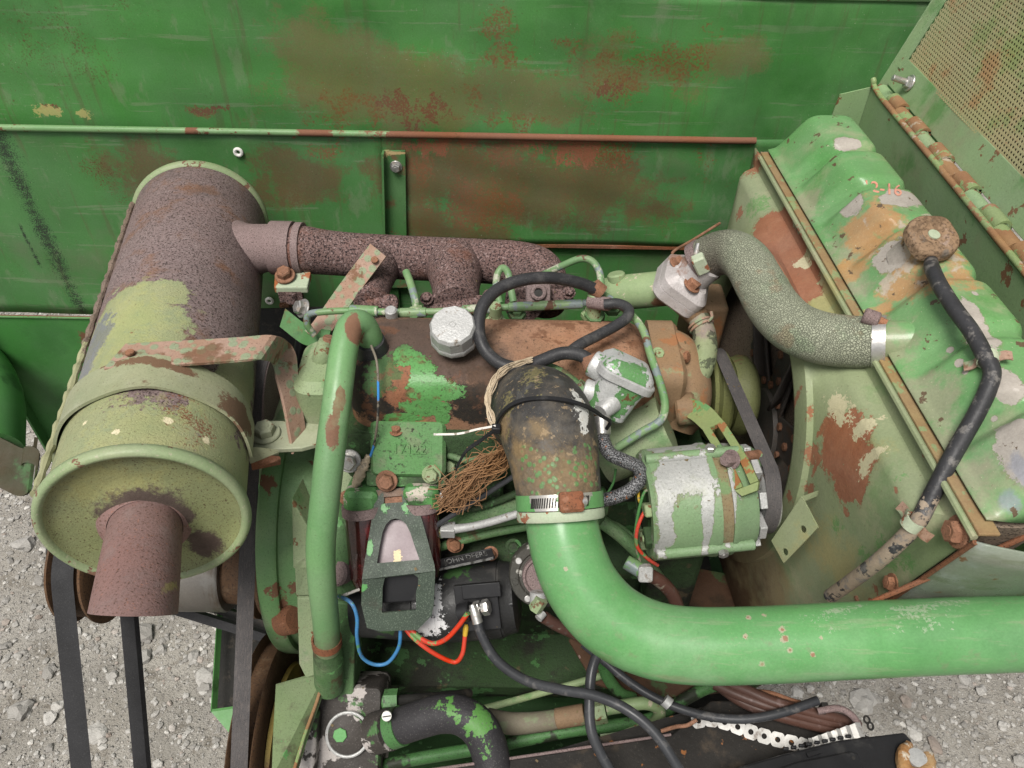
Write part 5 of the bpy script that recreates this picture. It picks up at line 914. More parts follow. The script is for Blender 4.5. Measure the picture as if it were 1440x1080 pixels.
m = MB(); m.rloft(P(985, 372, .93), (V((.5, 0, -.85)), V((.85, 0, .5)), V((0, -1, 0))), .0125, .008, .003, [(-.006, 0), (.004, 0), (.006, .002)]); m.build('worm_housing', M_tab, h2)
m = MB(); m.cyl(P(978, 360, .935), P(982, 344, .94), .0035, 10); m.build('worm_screw', M_steel, h2)
M_byp = M('bypass_hose_rubber', ((.15, .25, .12), (.21, .29, .16), 16), [dict(k='n', col=(.20, .15, .14), s=14, lo=.55, e=.25, k2=.8), dict(k='v', col=(.05, .05, .03), s=120, feat='F2', lo=.0, e=.5, k2=.3), dict(k='n', col=(.04, .045, .03), s=60, lo=.58, e=.1, k2=.8, h=-.6), dict(k='n', col=(.28, .2, .12), s=40, lo=.68, e=.1)], rough=.7, bump=.5)
bh = thing('bypass_hose', 'short cracked green bypass hose bent between thermostat and water pump', 'hose', P(985, 500, .975))
MB().tube([P(982, 447, .985), P(990, 468, .978), P(991, 495, .97), P(984, 520, .968), P(973, 538, .972)], [.0135, .0145, .0155, .0158, .015], 28, n=8).build('hose_body', M_byp, bh)
for c0, c1 in ((P(981, 449, .985), P(988, 462, .98)), (P(978, 533, .97), P(972, 541, .972))):
    m = MB(); m.ring(c0.lerp(c1, .5), c1 - c0, .0152, .0016, 28, 8); m.ring(c0.lerp(c1, .85), c1 - c0, .0152, .0016, 28, 8); m.build('wire_clip', M_bar, bh)
m = MB(); m.tube([P(996, 452, .965), P(1001, 446, .962), P(1000, 438, .96)], .002, 8, n=4); m.build('clip_ear', M_bar, bh)
# ------------------------------------------------------------------ fan, belt, alternator
FC = R3(.335, .765, -.79)
M_fan = M('fan_black_paint', ((.055, .05, .046), (.085, .075, .065), 12), [dict(k='n', col=(.10, .06, .045), s=26, lo=.58, e=.25, k2=.8), dict(k='s', col=(.13, .07, .05), s=240, lo=.70, e=.08, k2=.8)], rough=.6, bump=.4)
fan = thing('cooling_fan', 'black riveted cooling fan inside the radiator shroud', 'fan', FC + X1 * .03)
m = MB(); m.lathe(FC + X1 * .02, X1, [(0, 0), (0, .055), (.012, .06), (.016, .055), (.016, 0)], 32); m.build('hub', M_fan, fan)
for k in range(6):
    a_ = math.radians(-30 + 60 * k); rd = V((0, math.cos(a_), math.sin(a_))); tg = V((0, -math.sin(a_), math.cos(a_)))
    G = []
    for i in range(7):
        r_ = .07 + .138 * i / 6; hw = .035 + .028 * i / 6
        G.append([FC + X1 * (.032 + .012 * math.sin(j / 4 * 3.14) - (j / 4 - .5) * .055) + rd * r_ + tg * ((j / 4 - .5) * 2 * hw) for j in range(5)])
    MB().grid(G).build('blade', M_fan, fan, solid=.003, fix=False)
    pc_ = FC + X1 * .022 + rd * .085
    m = MB(); m.box(pc_ + X1 * .006, (.0025, .055, .032), (X1, rd, tg)); bao = m.build('blade_arm', M_fan, fan, bevel=.002)
    for (u_, v_) in ((.035, .02), (.035, -.02), (.005, 0), (-.02, .02), (-.02, -.02)):
        bolt(bao, pc_ + rd * u_ + tg * v_ + X1 * .0035, -X1, .0058, .004, M_rustbolt, washer=False, name='rivet', hexn=12)
M_pul = M('pulley_worn_green', ((.10, .15, .05), (.13, .18, .06), 12), [dict(k='n', col=(.16, .08, .05), s=16, lo=.62, e=.15, k2=.8), dict(k='s', col=(.05, .05, .03), s=280, lo=.66, e=.2)], rough=.6, bump=.3)
PCx = P(1003, 555, 1.04)
wpl = thing('fan_pulley', 'dull green fan pulley turning the belt in front of the radiator fan', 'pulley', PCx)
m = MB(); m.lathe(PCx, X1, [(-.012, 0), (-.012, .058), (-.008, .062), (.0, .052), (.008, .062), (.012, .06), (.014, .05), (.026, .042), (.026, 0)], 44); m.build('sheave', M_pul, wpl)
m = MB(); m.cyl(PCx - X1 * .05, PCx - X1 * .012, .03, 24, ch=.003); m.build('pulley_neck', M_wp, wpl)
m = MB(); m.lathe(PCx, X1, [(.020, 0), (.020, .050), (.032, .055), (.040, .054), (.050, .044), (.054, .02), (.054, 0)], 44); m.build('hub_cover', M_pul, wpl)
APc = P(1083, 706, .915)
alt_ax = (P(1070, 702, .88) - P(925, 716, .88)).normalized(); A0 = P(968, 704, .885); AR = .0635
M_al = M('alternator_worn_paint', ((.12, .27, .125), (.155, .31, .155), 9), [
    dict(k='b', col=(.40, .40, .385), col2=(.31, .315, .30), cs=50, at=[(P(934, 715, .83), (.010, .05, .055)), (P(932, 668, .85), (.014, .05, .02)), (P(970, 660, .845), (.035, .04, .010)), (P(955, 652, .87), (.045, .05, .014)), (P(993, 690, .83), (.007, .05, .03)), (P(995, 735, .83), (.005, .05, .045)), (P(1020, 700, .84), (.007, .05, .035)), (P(1022, 745, .84), (.005, .05, .012)), (P(938, 745, .83), (.009, .05, .02)), (P(1025, 655, .87), (.02, .05, .02))], s=32, amp=.9, e=.05, r=.55, h=-.7, m=.25),
    dict(k='n', col=(.3, .31, .24), s=20, lo=.62, e=.3, k2=.5), dict(k='s', col=(.09, .12, .07), s=260, lo=.72, e=.1, k2=.8)], rough=.48, bump=.3, bscale=330)
M_stat = M('stator_rust', ((.17, .18, .10), (.20, .13, .08), 26), [dict(k='s', col=(.10, .05, .03), s=240, lo=.62, e=.15), dict(k='n', col=(.12, .24, .10), s=30, lo=.6, e=.15)], rough=.75, bump=.4)
al = thing('alternator', 'silver and green alternator with flaking paint and a rusty stator band', 'alternator', A0)
ah = V((0, -.7, .7))
def lat(prof, mat, nm, **k): m = MB(); m.lathe(A0, alt_ax, prof, 56, hint=ah); return m.build(nm, mat, al, ang=35, **k)
lat([(-.052, .045), (-.052, .059), (-.047, .0635), (-.02, AR), (.012, AR), (.016, AR + .0015), (.022, AR + .0015), (.022, .05)], M_al, 'rear_casing')
lat([(.022, .05), (.022, .0625), (.034, .0625), (.034, .05)], M_stat, 'stator_band')
lat([(.034, .05), (.034, AR + .0015), (.038, AR + .0015), (.042, AR - .001), (.058, AR - .003), (.063, .058), (.066, .045), (.066, 0)], M_al, 'front_casing')
lat([(-.050, 0), (-.050, .056), (-.046, .056), (-.046, 0)], M_engd, 'end_plate')
au, av, _ = frame(alt_ax, ah)
def alp(t_, a_, r_): return A0 + alt_ax * t_ + (au * math.cos(a_) + av * math.sin(a_)) * r_
for k in range(5):
    if k not in (0, 3): continue
    a_ = -1.2 + k * .62 + .2; q = alp(0, a_, AR - .001); rd = (q - A0 - alt_ax * 0).normalized()
    m = MB(); m.cyl(alp(-.05, a_, AR + .001), alp(.058, a_, AR + .0005), .0062, 12, ch=.001) if k in (0, 3) else m.box(alp(-.012, a_, AR), (.033, .0045, .0022), (alt_ax, rd.cross(alt_ax), rd)); m.build('casing_rib', M_al, al)
    if k in (0, 3): bolt(al, alp(.022, a_, AR + .006), rd, .006, .005, M_steel, washer=False)
for px, py, ln_, mt in ((925, 672, .014, M_gbolt), (932, 715, .012, M_alu), (925, 755, .012, M_gbolt), (934, 690, .012, M_gbolt)):
    q = P(px + 8, py, .862); m = MB(); m.lathe(q, -alt_ax, [(0, 0), (0, .012), (.004, .012), (.004, .0085), (.012, .0085), (.012, .004), (.012 + ln_, .004), (.012 + ln_, 0)], 14); m.build('terminal', mt, al)
for k in range(7):
    a_ = k * .9; m = MB(); m.box(alp(-.053, a_, .042), (.006, .011, .007), (alt_ax, (au * math.cos(a_) + av * math.sin(a_)), alt_ax.cross(au * math.cos(a_) + av * math.sin(a_)))); m.build('rear_lug', M_engd if k % 2 else M_gbolt, al, bevel=.002)
m = MB(); m.rloft(P(1042, 658, .875), (alt_ax, V((0, .6, .8)), V((0, -.8, .6))), .024, .018, .008, [(-.03, 0), (.004, 0), (.007, .003)]); m.build('adjuster_lug', M_al, al)
m = MB(); m.lathe(A0 + alt_ax * .074, alt_ax, [(0, 0), (0, .036), (.003, .042), (.010, .035), (.017, .042), (.020, .040), (.020, 0)], 40); m.build('pulley', M_alu, al)
for k in range(9):
    a_ = k * .7; m = MB(); m.box(alp(.0685, a_, .046), (.004, .012, .009), (alt_ax, (au * math.cos(a_) + av * math.sin(a_)), alt_ax.cross(au * math.cos(a_) + av * math.sin(a_)))); m.build('fan_vane', M_alu, al, bevel=.001)
# slotted adjuster arm: two rails and their joined ends
M_arm = M('arm_worn_paint', ((.15, .27, .09), (.20, .30, .12), 16), [dict(k='n', col=(.24, .11, .05), s=34, lo=.56, e=.08, r=.85, h=-.4), dict(k='n', col=(.1, .28, .1), s=22, lo=.62, e=.08)], rough=.55, bump=.2)
ar = thing('adjuster_arm', 'curved slotted green adjuster arm over the alternator', 'arm', P(1030, 620, .88))
path = [(963, 572, .935), (985, 581, .915), (1005, 601, .888), (1022, 628, .862), (1038, 655, .838), (1051, 684, .818), (1055, 694, .815)]
wv_ = V((.0085, .0, .006))
MB().ribbon([P(*q) for q in path[:3]], [V((.006, .003, .012)), V((.0095, .002, .0095)), V((.0105, 0, .0075))], .006, n=5).build('arm_root', M_arm, ar, ang=30)
for s_ in (-1, 1):
    MB().ribbon([P(*q) + V((.0072, 0, .005)) * s_ for q in path[2:6]], V((.0036, 0, .0026)), .006, n=5).build('slot_rail', M_arm, ar, ang=30)
MB().ribbon([P(*q) for q in path[5:]], [V((.0108, 0, .0076)), V((.007, 0, .005))], .006, n=2).build('arm_tip', M_arm, ar, ang=30)
bolt(ar, P(1029, 646, .838), (-.75, -.5, .45), .0078, .012, M_manl, washer=True)
m = MB(); m.cyl(P(1030, 646, .842), P(1066, 640, .875), .0065, 14); m.build('adjuster_stud', M_rustbolt, ar)
# fan belt: a closed loop round both pulleys
bx = .5 * (PCx.x + (A0 + alt_ax * .092).x)
def tang_loop(c0, r0, c1, r1, n=24):
    """outline of a belt round two circles in a plane (2-D)"""
    c0, c1 = np.array(c0), np.array(c1); d = c1 - c0; L = np.hypot(*d); th0 = math.atan2(d[1], d[0]); be = math.acos((r0 - r1) / L)
    pts = []
    for k in range(n + 1):
        a_ = th0 + be + (2 * math.pi - 2 * be) * k / n; pts.append(c0 + r0 * np.array((math.cos(a_), math.sin(a_))))
    for k in range(n + 1):
        a_ = th0 - be + 2 * be * k / n; pts.append(c1 + r1 * np.array((math.cos(a_), math.sin(a_))))
    return pts
def belt(name, label, x0, c0, r0, x1, c1, r1, hw, th, mat):
    lp = tang_loop(c0, r0, c1, r1); d = np.array(c1) - np.array(c0); LL = d @ d; vs, fs = [], []
    for p in lp:
        s_ = min(max(((p - np.array(c0)) @ d) / LL, 0), 1); x = x0 + (x1 - x0) * s_
        cen = np.array(c0) + d * s_; o = (p - cen) / np.linalg.norm(p - cen)
        for dx, do in ((-hw, th), (hw, th), (hw * .72, 0), (-hw * .72, 0)): q = p + o * do; vs.append(V((x + dx, q[0], q[1])))
    n = len(lp)
    for i in range(n):
        for k in range(4): fs.append((4 * i + k, 4 * i + (k + 1) % 4, 4 * ((i + 1) % n) + (k + 1) % 4, 4 * ((i + 1) % n) + k))
    o = MB().add(vs, fs).build(name, mat, None, ang=30); return tag(o, label, 'belt')
ap = A0 + alt_ax * .084
belt('fan_belt', 'worn grey V-belt running from the fan pulley to the alternator pulley', PCx.x, (PCx.y, PCx.z), .058, ap.x, (ap.y, ap.z), .040, .0085, .005, M_beltm)
# wires at the back of the alternator
for lab, q, c, r_ in (('red and green wire curling up to the alternator terminal', [P(918, 706, .85), P(905, 722, .848), P(896, 745, .85), P(896, 768, .86), P(910, 785, .87), P(925, 795, .88)], 'red', .0021), ('thin green wire at the back of the alternator', [P(922, 700, .85), P(908, 690, .85), P(898, 720, .855), P(893, 760, .865), P(900, 790, .875)], 'green', .0018), ('thin yellow wire bent beside the upper alternator terminal', [P(918, 668, .86), P(902, 680, .86), P(898, 700, .862), P(905, 716, .865)], 'yellow', .0016), ('thin green wire dangling below the braided hose', [P(866, 660, .88), P(862, 680, .885), P(850, 700, .89)], 'green', .0015)):
    wire('wire', lab, 'wire', q, r_, M_wire[c], seg=8, group='wires at the alternator')
cn = thing('wire_connector', 'pale cable clamp on the wires below the alternator', 'connector', P(905, 805, .87))
m = MB(); m.cyl(P(880, 790, .875), P(902, 803, .87), .0085, 14, ch=.001); m.build('sleeve', M_rail, cn)
m = MB(); m.rloft(P(907, 806, .865), (X1, V((0, .6, .8)), V((0, -.8, .6))), .008, .009, .003, [(-.006, 0), (.005, 0), (.006, .001)]); m.build('clamp_block', M_alu, cn)
m = MB(); m.cyl(P(906, 795, .862), P(909, 814, .866), .0042, 10); m.build('clamp_screw', M_alu, cn)
wire('cable', 'dark purple cable leaving the connector toward the shroud floor', 'cable', [P(908, 806, .875), P(928, 817, .885), P(945, 835, .90), P(955, 860, .915)], .008, M_wire['brown'], seg=12)
wire('pipe', 'green pipe slanting down behind the intake pipe bend', 'pipe', [P(846, 733, .93), P(875, 755, .93), P(905, 785, .935), P(925, 812, .95)], .0085, M_eng, seg=14)
# ------------------------------------------------------------------ radiator: shroud, core, top tank
XS, ZS = .39, -.52                                                # seam between tank and shroud
def yn(z): return .385 + .266 * (ZS - z)                            # near edge of the radiator leans back going down
# shroud surface: circle lip -> flat ring -> funnel -> rim flange
CO, RO = (.765, -.79), .227
SY0, SY1, SZ0, SZ1 = .385, 1.09, ZS, -1.12
def rect(th, ins, cr=.06):
    """point of the rounded rectangle outline in direction th from the opening's centre"""
    c, s = math.cos(th), math.sin(th); best = None
    y0, y1, z0, z1 = SY0 + ins, SY1 - ins, SZ1 + ins, SZ0 - ins
    ty = ((y1 - CO[0]) / c) if c > 1e-6 else (((y0 - CO[0]) / c) if c < -1e-6 else 1e9)
    tz = ((z1 - CO[1]) / s) if s > 1e-6 else (((z0 - CO[1]) / s) if s < -1e-6 else 1e9)
    t_ = min(ty, tz); y, z = CO[0] + c * t_, CO[1] + s * t_
    return y, z
def shear(x, y, z):
    k = (1.13 - y) / (1.13 - .385); return R3(x - .04 * (y - .385), y + .266 * (ZS - z) * k * (1 if z < ZS else 0), z)
rows = []; NT_ = 120
angs = sorted([2 * math.pi * i / NT_ for i in range(NT_)] + [math.atan2(z - CO[1], y - CO[0]) % (2 * math.pi) for y in (SY0, SY1) for z in (SZ0, SZ1)])
for x, mode, q in ((.362, 'c', RO - .002), (.344, 'c', RO - .001), (.335, 'c', RO + .002), (.3315, 'c', RO + .006), (.3305, 'c', RO + .011), (.335, 'c', RO + .031), (.342, 'c', RO + .032), (.348, 'm', .35), (.355, 'm', .7), (.361, 'm', .93), (.362, 'r', .034), (.370, 'r', .027), (.384, 'r', .022), (.386, 'r', .016), (.386, 'r', .0)):
    row = []
    for th_ in angs:
        if mode == 'c':
            row.append((x, CO[0] + q * math.cos(th_), CO[1] + q * math.sin(th_)))
        else:
            ry, rz = rect(th_, .034 if mode == 'm' else q)
            if mode == 'r': row.append((x, ry, rz))
            else:
                cy, cz = CO[0] + (RO + .032) * math.cos(th_), CO[1] + (RO + .032) * math.sin(th_)
                row.append((x, cy + (ry - cy) * q, cz + (rz - cz) * q))
    rows.append(row)
def gapfix(row):                                                    # keep the ring inside the rim where the circle nearly meets it
    out = []
    for x, y, z in row: out.append(shear(x, max(SY0, min(SY1, y)), max(SZ1, min(SZ0 - .004, z))))
    return out
G = [gapfix(r_) for r_ in rows]; G = [r_ + [r_[0]] for r_ in G]
SH = MB().grid(G); HS = Hit(SH)
def sb(px, py, r): return (HS(px, py)[0], r)
M_shr = M('shroud_paint', ((.165, .275, .13), (.215, .315, .175), 5), [
    dict(k='n', col=(.33, .31, .20), s=7, lo=.54, e=.3, k2=.6, o=3), dict(k='n', col=(.13, .27, .11), s=9, lo=.60, e=.2, k2=.7, o=7),
    dict(k='a', col=(.25, .195, .125), dir=(0, 0, -1), lo=-1.10, hi=-.82, s=11, amp=1.3, e=.6, k2=.85), dict(k='a', col=(.085, .05, .035), dir=(0, 0, -1), lo=-.97, hi=-.70, s=14, amp=.9, e=.6, k2=.92),
    dict(k='b', col=(.32, .26, .10), at=[sb(1150, 420, .05), sb(1180, 470, .03), sb(1215, 640, .035), sb(1170, 780, (.05, .06, .05))], s=18, amp=1.2, e=.7, k2=.55),
    dict(k='b', col=(.085, .27, .08), at=[sb(1060, 290, (.05, .04, .03)), sb(1175, 735, .015), sb(1265, 670, (.02, .008, .02)), sb(1190, 690, (.02, .01, .015)), sb(1230, 790, (.03, .02, .02)), sb(1280, 790, (.02, .03, .02)), sb(1305, 800, (.02, .03, .02)), sb(1240, 770, .02)], s=26, amp=1.5, e=.7, dith=120, de=.3, k2=.8),
    dict(k='b', col=(.26, .125, .085), col2=(.21, .085, .055), cs=70, at=[sb(1088, 318, (.05, .035, .022)), sb(1100, 350, (.04, .05, .028)), sb(1110, 390, (.04, .035, .03)), sb(1125, 410, (.03, .025, .016)), sb(1185, 625, (.04, .030, .045)), sb(1200, 665, (.04, .026, .040)), sb(1172, 600, (.03, .016, .022)), sb(1225, 855, (.02, .01, .01))], s=36, amp=.7, e=.04, r=.9, h=-1.3),
    dict(k='b', col=(.24, .115, .075), at=[sb(1145, 640, (.009, .012, .014)), sb(1140, 690, (.007, .01, .01)), sb(1260, 690, .004), sb(1040, 300, (.012, .01, .01)), sb(1140, 580, (.004, .006, .010)), sb(1158, 600, (.003, .004, .03)), sb(1150, 650, (.003, .004, .025)), sb(1120, 560, (.003, .004, .02)), sb(1062, 235, (.02, .02, .03)), sb(1110, 700, (.008, .006, .008)), sb(1232, 830, .005), sb(1300, 640, .004), sb(1190, 720, .005)], s=130, amp=1.9, e=.2, r=.9, h=-.6),
    dict(k='b', col=(.40, .37, .24), at=[sb(1180, 575, (.03, .02, .012)), sb(1215, 600, (.02, .008, .02)), sb(1222, 650, (.02, .007, .02)), sb(1130, 370, (.01, .01, .01))], s=95, amp=1.9, e=.08, r=.8), dict(k='s', col=(.13, .12, .07), s=220, lo=.78, e=.06, k2=.8)], rough=.55, rvar=.1, bump=.18, bscale=200)
rad = thing('radiator', 'big green radiator with peeling embossed top tank and rust spotted fan shroud', 'radiator', R3(.44, .76, -1.2))
SH.build('fan_shroud', M_shr, rad, ang=50, solid=.0025, fix=False)
M_core = M('core_dust', ((.20, .155, .115), (.26, .20, .15), 14), [dict(k='s', col=(.014, .012, .01), s=240, lo=.55, e=.2)], rough=.9, bump=.5)
m = MB(); m.prism([shear(.392, y, z) for y, z in ((SY0 + .01, SZ0 - .005), (SY1 - .01, SZ0 - .005), (SY1 - .01, SZ1), (SY0 + .01, SZ1))], (.06, 0, 0)); m.build('core', M_core, rad, ang=None)
# embossed tank
YF, YN = 1.062, .395
def sstep(a, b, x): t_ = min(max((x - a) / (b - a), 0), 1); return t_ * t_ * (3 - 2 * t_)
NOTCH = [.955, .86, .765, .67, .575, .48]
def groove(y):
    g_ = 0.0
    for c in NOTCH: g_ = max(g_, 1 - sstep(.007, .020, abs(y - c)))
    return g_
prof_hi = [(0, 0), (.004, .004), (.010, .006), (.016, .013), (.044, .052), (.051, .060), (.060, .0650), (.072, .0668), (.100, .0668), (.118, .0655), (.128, .061), (.136, .050), (.140, .032), (.141, .0), (.141, -.06)]
prof_lo = [(0, 0), (.004, .004), (.012, .006), (.024, .011), (.054, .044), (.061, .052), (.070, .0572), (.080, .0598), (.102, .0600), (.116, .0585), (.124, .054), (.131, .044), (.135, .026), (.136, .0), (.136, -.06)]
def densify(p):
    out = []
    for i in range(len(p) - 1):
        for k in range(4): t_ = k / 4; out.append((p[i][0] + (p[i + 1][0] - p[i][0]) * t_, p[i][1] + (p[i + 1][1] - p[i][1]) * t_))
    return out + [p[-1]]
def smooth1(p):
    q = list(p)
    for _ in range(7): q = [q[0]] + [((q[i - 1][0] + 2 * q[i][0] + q[i + 1][0]) / 4, (q[i - 1][1] + 2 * q[i][1] + q[i + 1][1]) / 4) for i in range(1, len(q) - 1)] + [q[-1]]
    return q
ph, pl_ = smooth1(densify(prof_hi)), smooth1(densify(prof_lo))
def groove2(y, wide):                                              # narrow pressed valleys on the crown, wide pockets low on the flank
    g_ = 0.0
    a_, b_ = .004 + .006 * wide, .018 + .012 * wide
    for c in NOTCH: g_ = max(g_, 1 - sstep(a_, b_, abs(y - c - .004 * wide)))
    return g_
G = []; NY = 260; np_ = len(ph)
for i in range(NY + 1):
    y = YF + (YN - YF) * i / NY
    e_ = min(1, max(0, (YF - y) / .014)); e2 = min(1, max(0, (y - YN) / .03)); ef = (1 - (1 - e_) ** 2.2) ** .6 * (1 - (1 - e2) ** 2.2) ** .6
    row = []
    for k_, ((a, b), (c, d)) in enumerate(zip(ph, pl_)):
        wd_ = max(0.0, 1 - k_ / (np_ * .42)); g_ = groove2(y, wd_)
        x, z = (a + (c - a) * g_) * .80 - .04 * (y - .385), (b + (d - b) * g_) * .88
        dent = .0005 * math.sin(y * 41 + x * 60) * math.sin(x * 90 + y * 13)
        row.append(R3(XS + .006 + x, y, ZS + .006 + z * (ef if z > 0 else 1) + (dent if z > .01 else 0)))
    G.append(row)
TK = MB().grid(G); HT = Hit(TK)
def tb_(px, py, r): return (HT(px, py)[0], r)
M_tank = M('tank_paint', ((.085, .30, .095), (.12, .32, .125), 7), [
    dict(k='n', col=(.26, .34, .20), s=9, lo=.46, e=.35, k2=.7, o=3), dict(k='n', col=(.05, .25, .055), s=8, lo=.58, e=.25, k2=.6, o=6),
    dict(k='b', col=(.25, .235, .16), at=[tb_(1130, 290, (.05, .05, .03)), tb_(1190, 380, (.05, .08, .03)), tb_(1250, 480, (.04, .05, .03)), tb_(1300, 560, (.05, .06, .03)), tb_(1370, 690, (.04, .06, .03)), tb_(1330, 620, (.03, .05, .03))], s=20, amp=1.4, e=.7, k2=.75),
    dict(k='b', col=(.36, .195, .085), col2=(.30, .22, .13), cs=30, at=[tb_(1240, 300, (.03, .045, .03)), tb_(1290, 350, (.05, .06, .04)), tb_(1215, 345, (.02, .05, .03)), tb_(1345, 380, (.02, .05, .03)), tb_(1195, 380, (.02, .03, .03)), tb_(1260, 410, (.03, .02, .02)), tb_(1175, 395, (.015, .02, .02)), tb_(1235, 440, (.03, .015, .02)), tb_(1310, 400, (.04, .03, .03))], s=24, amp=1.5, e=.5, r=.8), dict(k='n', col=(.36, .31, .25), s=20, lo=.52, e=.12, k2=.85, o=15, r=.75, h=-.4, **{'in': [tb_(1290, 330, (.05, .07, .04)), tb_(1255, 370, (.03, .05, .03)), tb_(1300, 300, (.02, .02, .02))]}),
    dict(k='b', col=(.36, .33, .29), col2=(.28, .25, .22), cs=60, at=[tb_(1200, 290, (.012, .02, .02)), tb_(1190, 203, (.018, .014, .01)), tb_(1270, 280, (.022, .02, .02)), tb_(1255, 360, (.018, .025, .02)), tb_(1378, 478, (.012, .03, .02)), tb_(1366, 440, (.009, .022, .02)), tb_(1395, 400, (.010, .018, .02)), tb_(1418, 545, (.012, .02, .012)), tb_(1434, 605, (.007, .012, .012)), tb_(1350, 512, .005), tb_(1359, 524, .003), tb_(1338, 493, .004), tb_(1400, 590, .004), tb_(1435, 640, (.012, .04, .03)), tb_(1370, 415, .004), tb_(1262, 283, (.02, .015, .01))], s=40, amp=.7, e=.03, r=.7, h=-1.2),
    dict(k='b', col=(.20, .22, .28), at=[tb_(1434, 660, (.007, .02, .015)), tb_(1420, 705, (.010, .012, .010))], s=30, amp=1.0, e=.5, k2=.6),
    dict(k='n', col=(.10, .07, .05), s=55, lo=.76, e=.05), dict(k='s', col=(.45, .42, .3), s=240, lo=.82, e=.05, k2=.8)], rough=.38, rvar=.1, bump=.22, bscale=150, coat=.12)
TK.build('top_tank', M_tank, rad, ang=50, solid=.002, fix=False)
M_seam = M('seam_rust', ((.20, .12, .07), (.26, .20, .11), 40), [dict(k='n', col=(.17, .28, .12), s=36, lo=.55, e=.1)], rough=.8, bump=.3)
MB().prism([R3(XS - .004 - .04 * (YF - .385), YF, ZS), R3(XS + .014 - .04 * (YF - .385), YF, ZS), R3(XS + .014, YN - .012, ZS), R3(XS - .004, YN - .012, ZS)], (0, 0, .0035)).build('tank_seam', M_seam, rad, ang=None, bevel=.001)
MB().tube([R3(XS - .006 - .04 * (YF - .385), YF, ZS - .002), R3(XS - .006, YN - .012, ZS - .002)], .0032, 8, n=1).build('shroud_edge_fold', M_shr, rad)
q, n_ = HT(1107, 232, .0006)
m = MB(); tx = V((0, -1, 0)); m.rloft(q, (tx, n_.cross(tx).normalized(), n_), .022, .010, .003, [(-.001, 0), (.0008, .0006)]); m.build('embossed_tag', M_tank, rad)
q, n_ = HT(1128, 263, .0); m = MB(); m.ring(q, n_, .005, .0012, 18, 6); m.build('embossed_ring', M_tank, rad)
# painted number on the tank
M_pinkp = M('pink_crayon', ((.55, .25, .22), (.48, .24, .20), 200), [], rough=.7, bump=.05)
q, n_ = HT(1234, 271, .004); tx = V((.97, -.05, -.10)).normalized(); n_ = V((.12, -.5, .86)); n_ = (n_ - tx * n_.dot(tx)).normalized()
tno = text('painted_number', '12-16', .021, q + tx * .003, tx, n_.cross(tx), .0004, M_pinkp, rad)
bmt = bmesh.new(); bmt.from_mesh(tno.data); bmesh.ops.triangulate(bmt, faces=bmt.faces); bmesh.ops.subdivide_edges(bmt, edges=bmt.edges, cuts=3, use_grid_fill=True); bmt.to_mesh(tno.data); bmt.free()
mw = Matrix.Translation(q) @ tno.rotation_quaternion.to_matrix().to_4x4()          # the crayon lies on the dented tank: drop each point onto it
for v_ in tno.data.vertices:
    wp_ = mw @ v_.co; rd_ = (wp_ - CAM).normalized(); h_ = HT.t.ray_cast(wp_ - rd_ * .1, rd_)
    if h_[0] is not None: v_.co = mw.inverted() @ (h_[0] + n_ * (.0034 + max(0, v_.co.z)))
# filler neck and cap
fcp = thing('pressure_cap', 'round brown rusty radiator cap with two ears on top of the tank', 'radiator cap', P(1300, 350, .82))
qa = V((.05, -.28, .96)).normalized(); q0, _ = HT(1296, 352); cp0 = q0 + qa * .004
M_rcap = M('radiator_cap_rust', ((.20, .13, .09), (.27, .18, .13), 30), [dict(k='s', col=(.08, .05, .036), s=150, lo=.54, e=.15, k2=.85, h=-.6), dict(k='n', col=(.12, .075, .05), s=60, lo=.55, e=.2, k2=.7), dict(k='n', col=(.33, .24, .19), s=26, lo=.60, e=.2), dict(k='n', col=(.12, .11, .10), s=40, lo=.66, e=.15, k2=.7)], rough=.8, bump=.4)
m = MB(); m.lathe(q0 - qa * .02, qa, [(0, 0), (0, .028), (.02, .022), (.028, .021), (.030, .024), (.033, .024), (.033, 0)], 36); m.build('filler_neck', M_tank, fcp)
vs = MB(); u_, v_, _ = frame(qa, (1, 0, 0)); segs = 48; rings_ = []
def capr(a_): return .0275 + .0050 * max(0, math.cos(2 * (a_ - .9))) ** 4
for z_, k_ in ((.010, .93), (.011, 1.0), (.0185, 1.0), (.0215, .96), (.0228, .88), (.0232, .52), (.0205, .42), (.0212, .2), (.0214, .01)):
    for i in range(segs): a_ = 2 * math.pi * i / segs; rr = (capr(a_) if k_ > .7 else .0275) * k_; vs.v.append(cp0 + qa * z_ + u_ * math.cos(a_) * rr + v_ * math.sin(a_) * rr)
L_ = 9
vs.f = [(i * segs + k, i * segs + (k + 1) % segs, (i + 1) * segs + (k + 1) % segs, (i + 1) * segs + k) for i in range(L_ - 1) for k in range(segs)] + [tuple(range(segs - 1, -1, -1)), tuple(range((L_ - 1) * segs, L_ * segs))]
cdk = vs.build('cap_disc', M_rcap, fcp, ang=50)
m = MB(); m.lathe(cp0 + qa * .0211, qa, [(0, 0), (0, .0064), (.0012, .0062), (.0018, 0)], 20); m.build('centre_rivet', M_tab, cdk)
# inlet neck for the hose
m = MB(); hq = P(1285, 478, .80); m.tube([P(1215, 481, .815), P(1250, 480, .806), P(1278, 479, .80), P(1300, 478, .797)], [.0215, .0215, .0218, .024], 32, n=4); m.build('inlet_neck', M_tank, rad, ang=60)
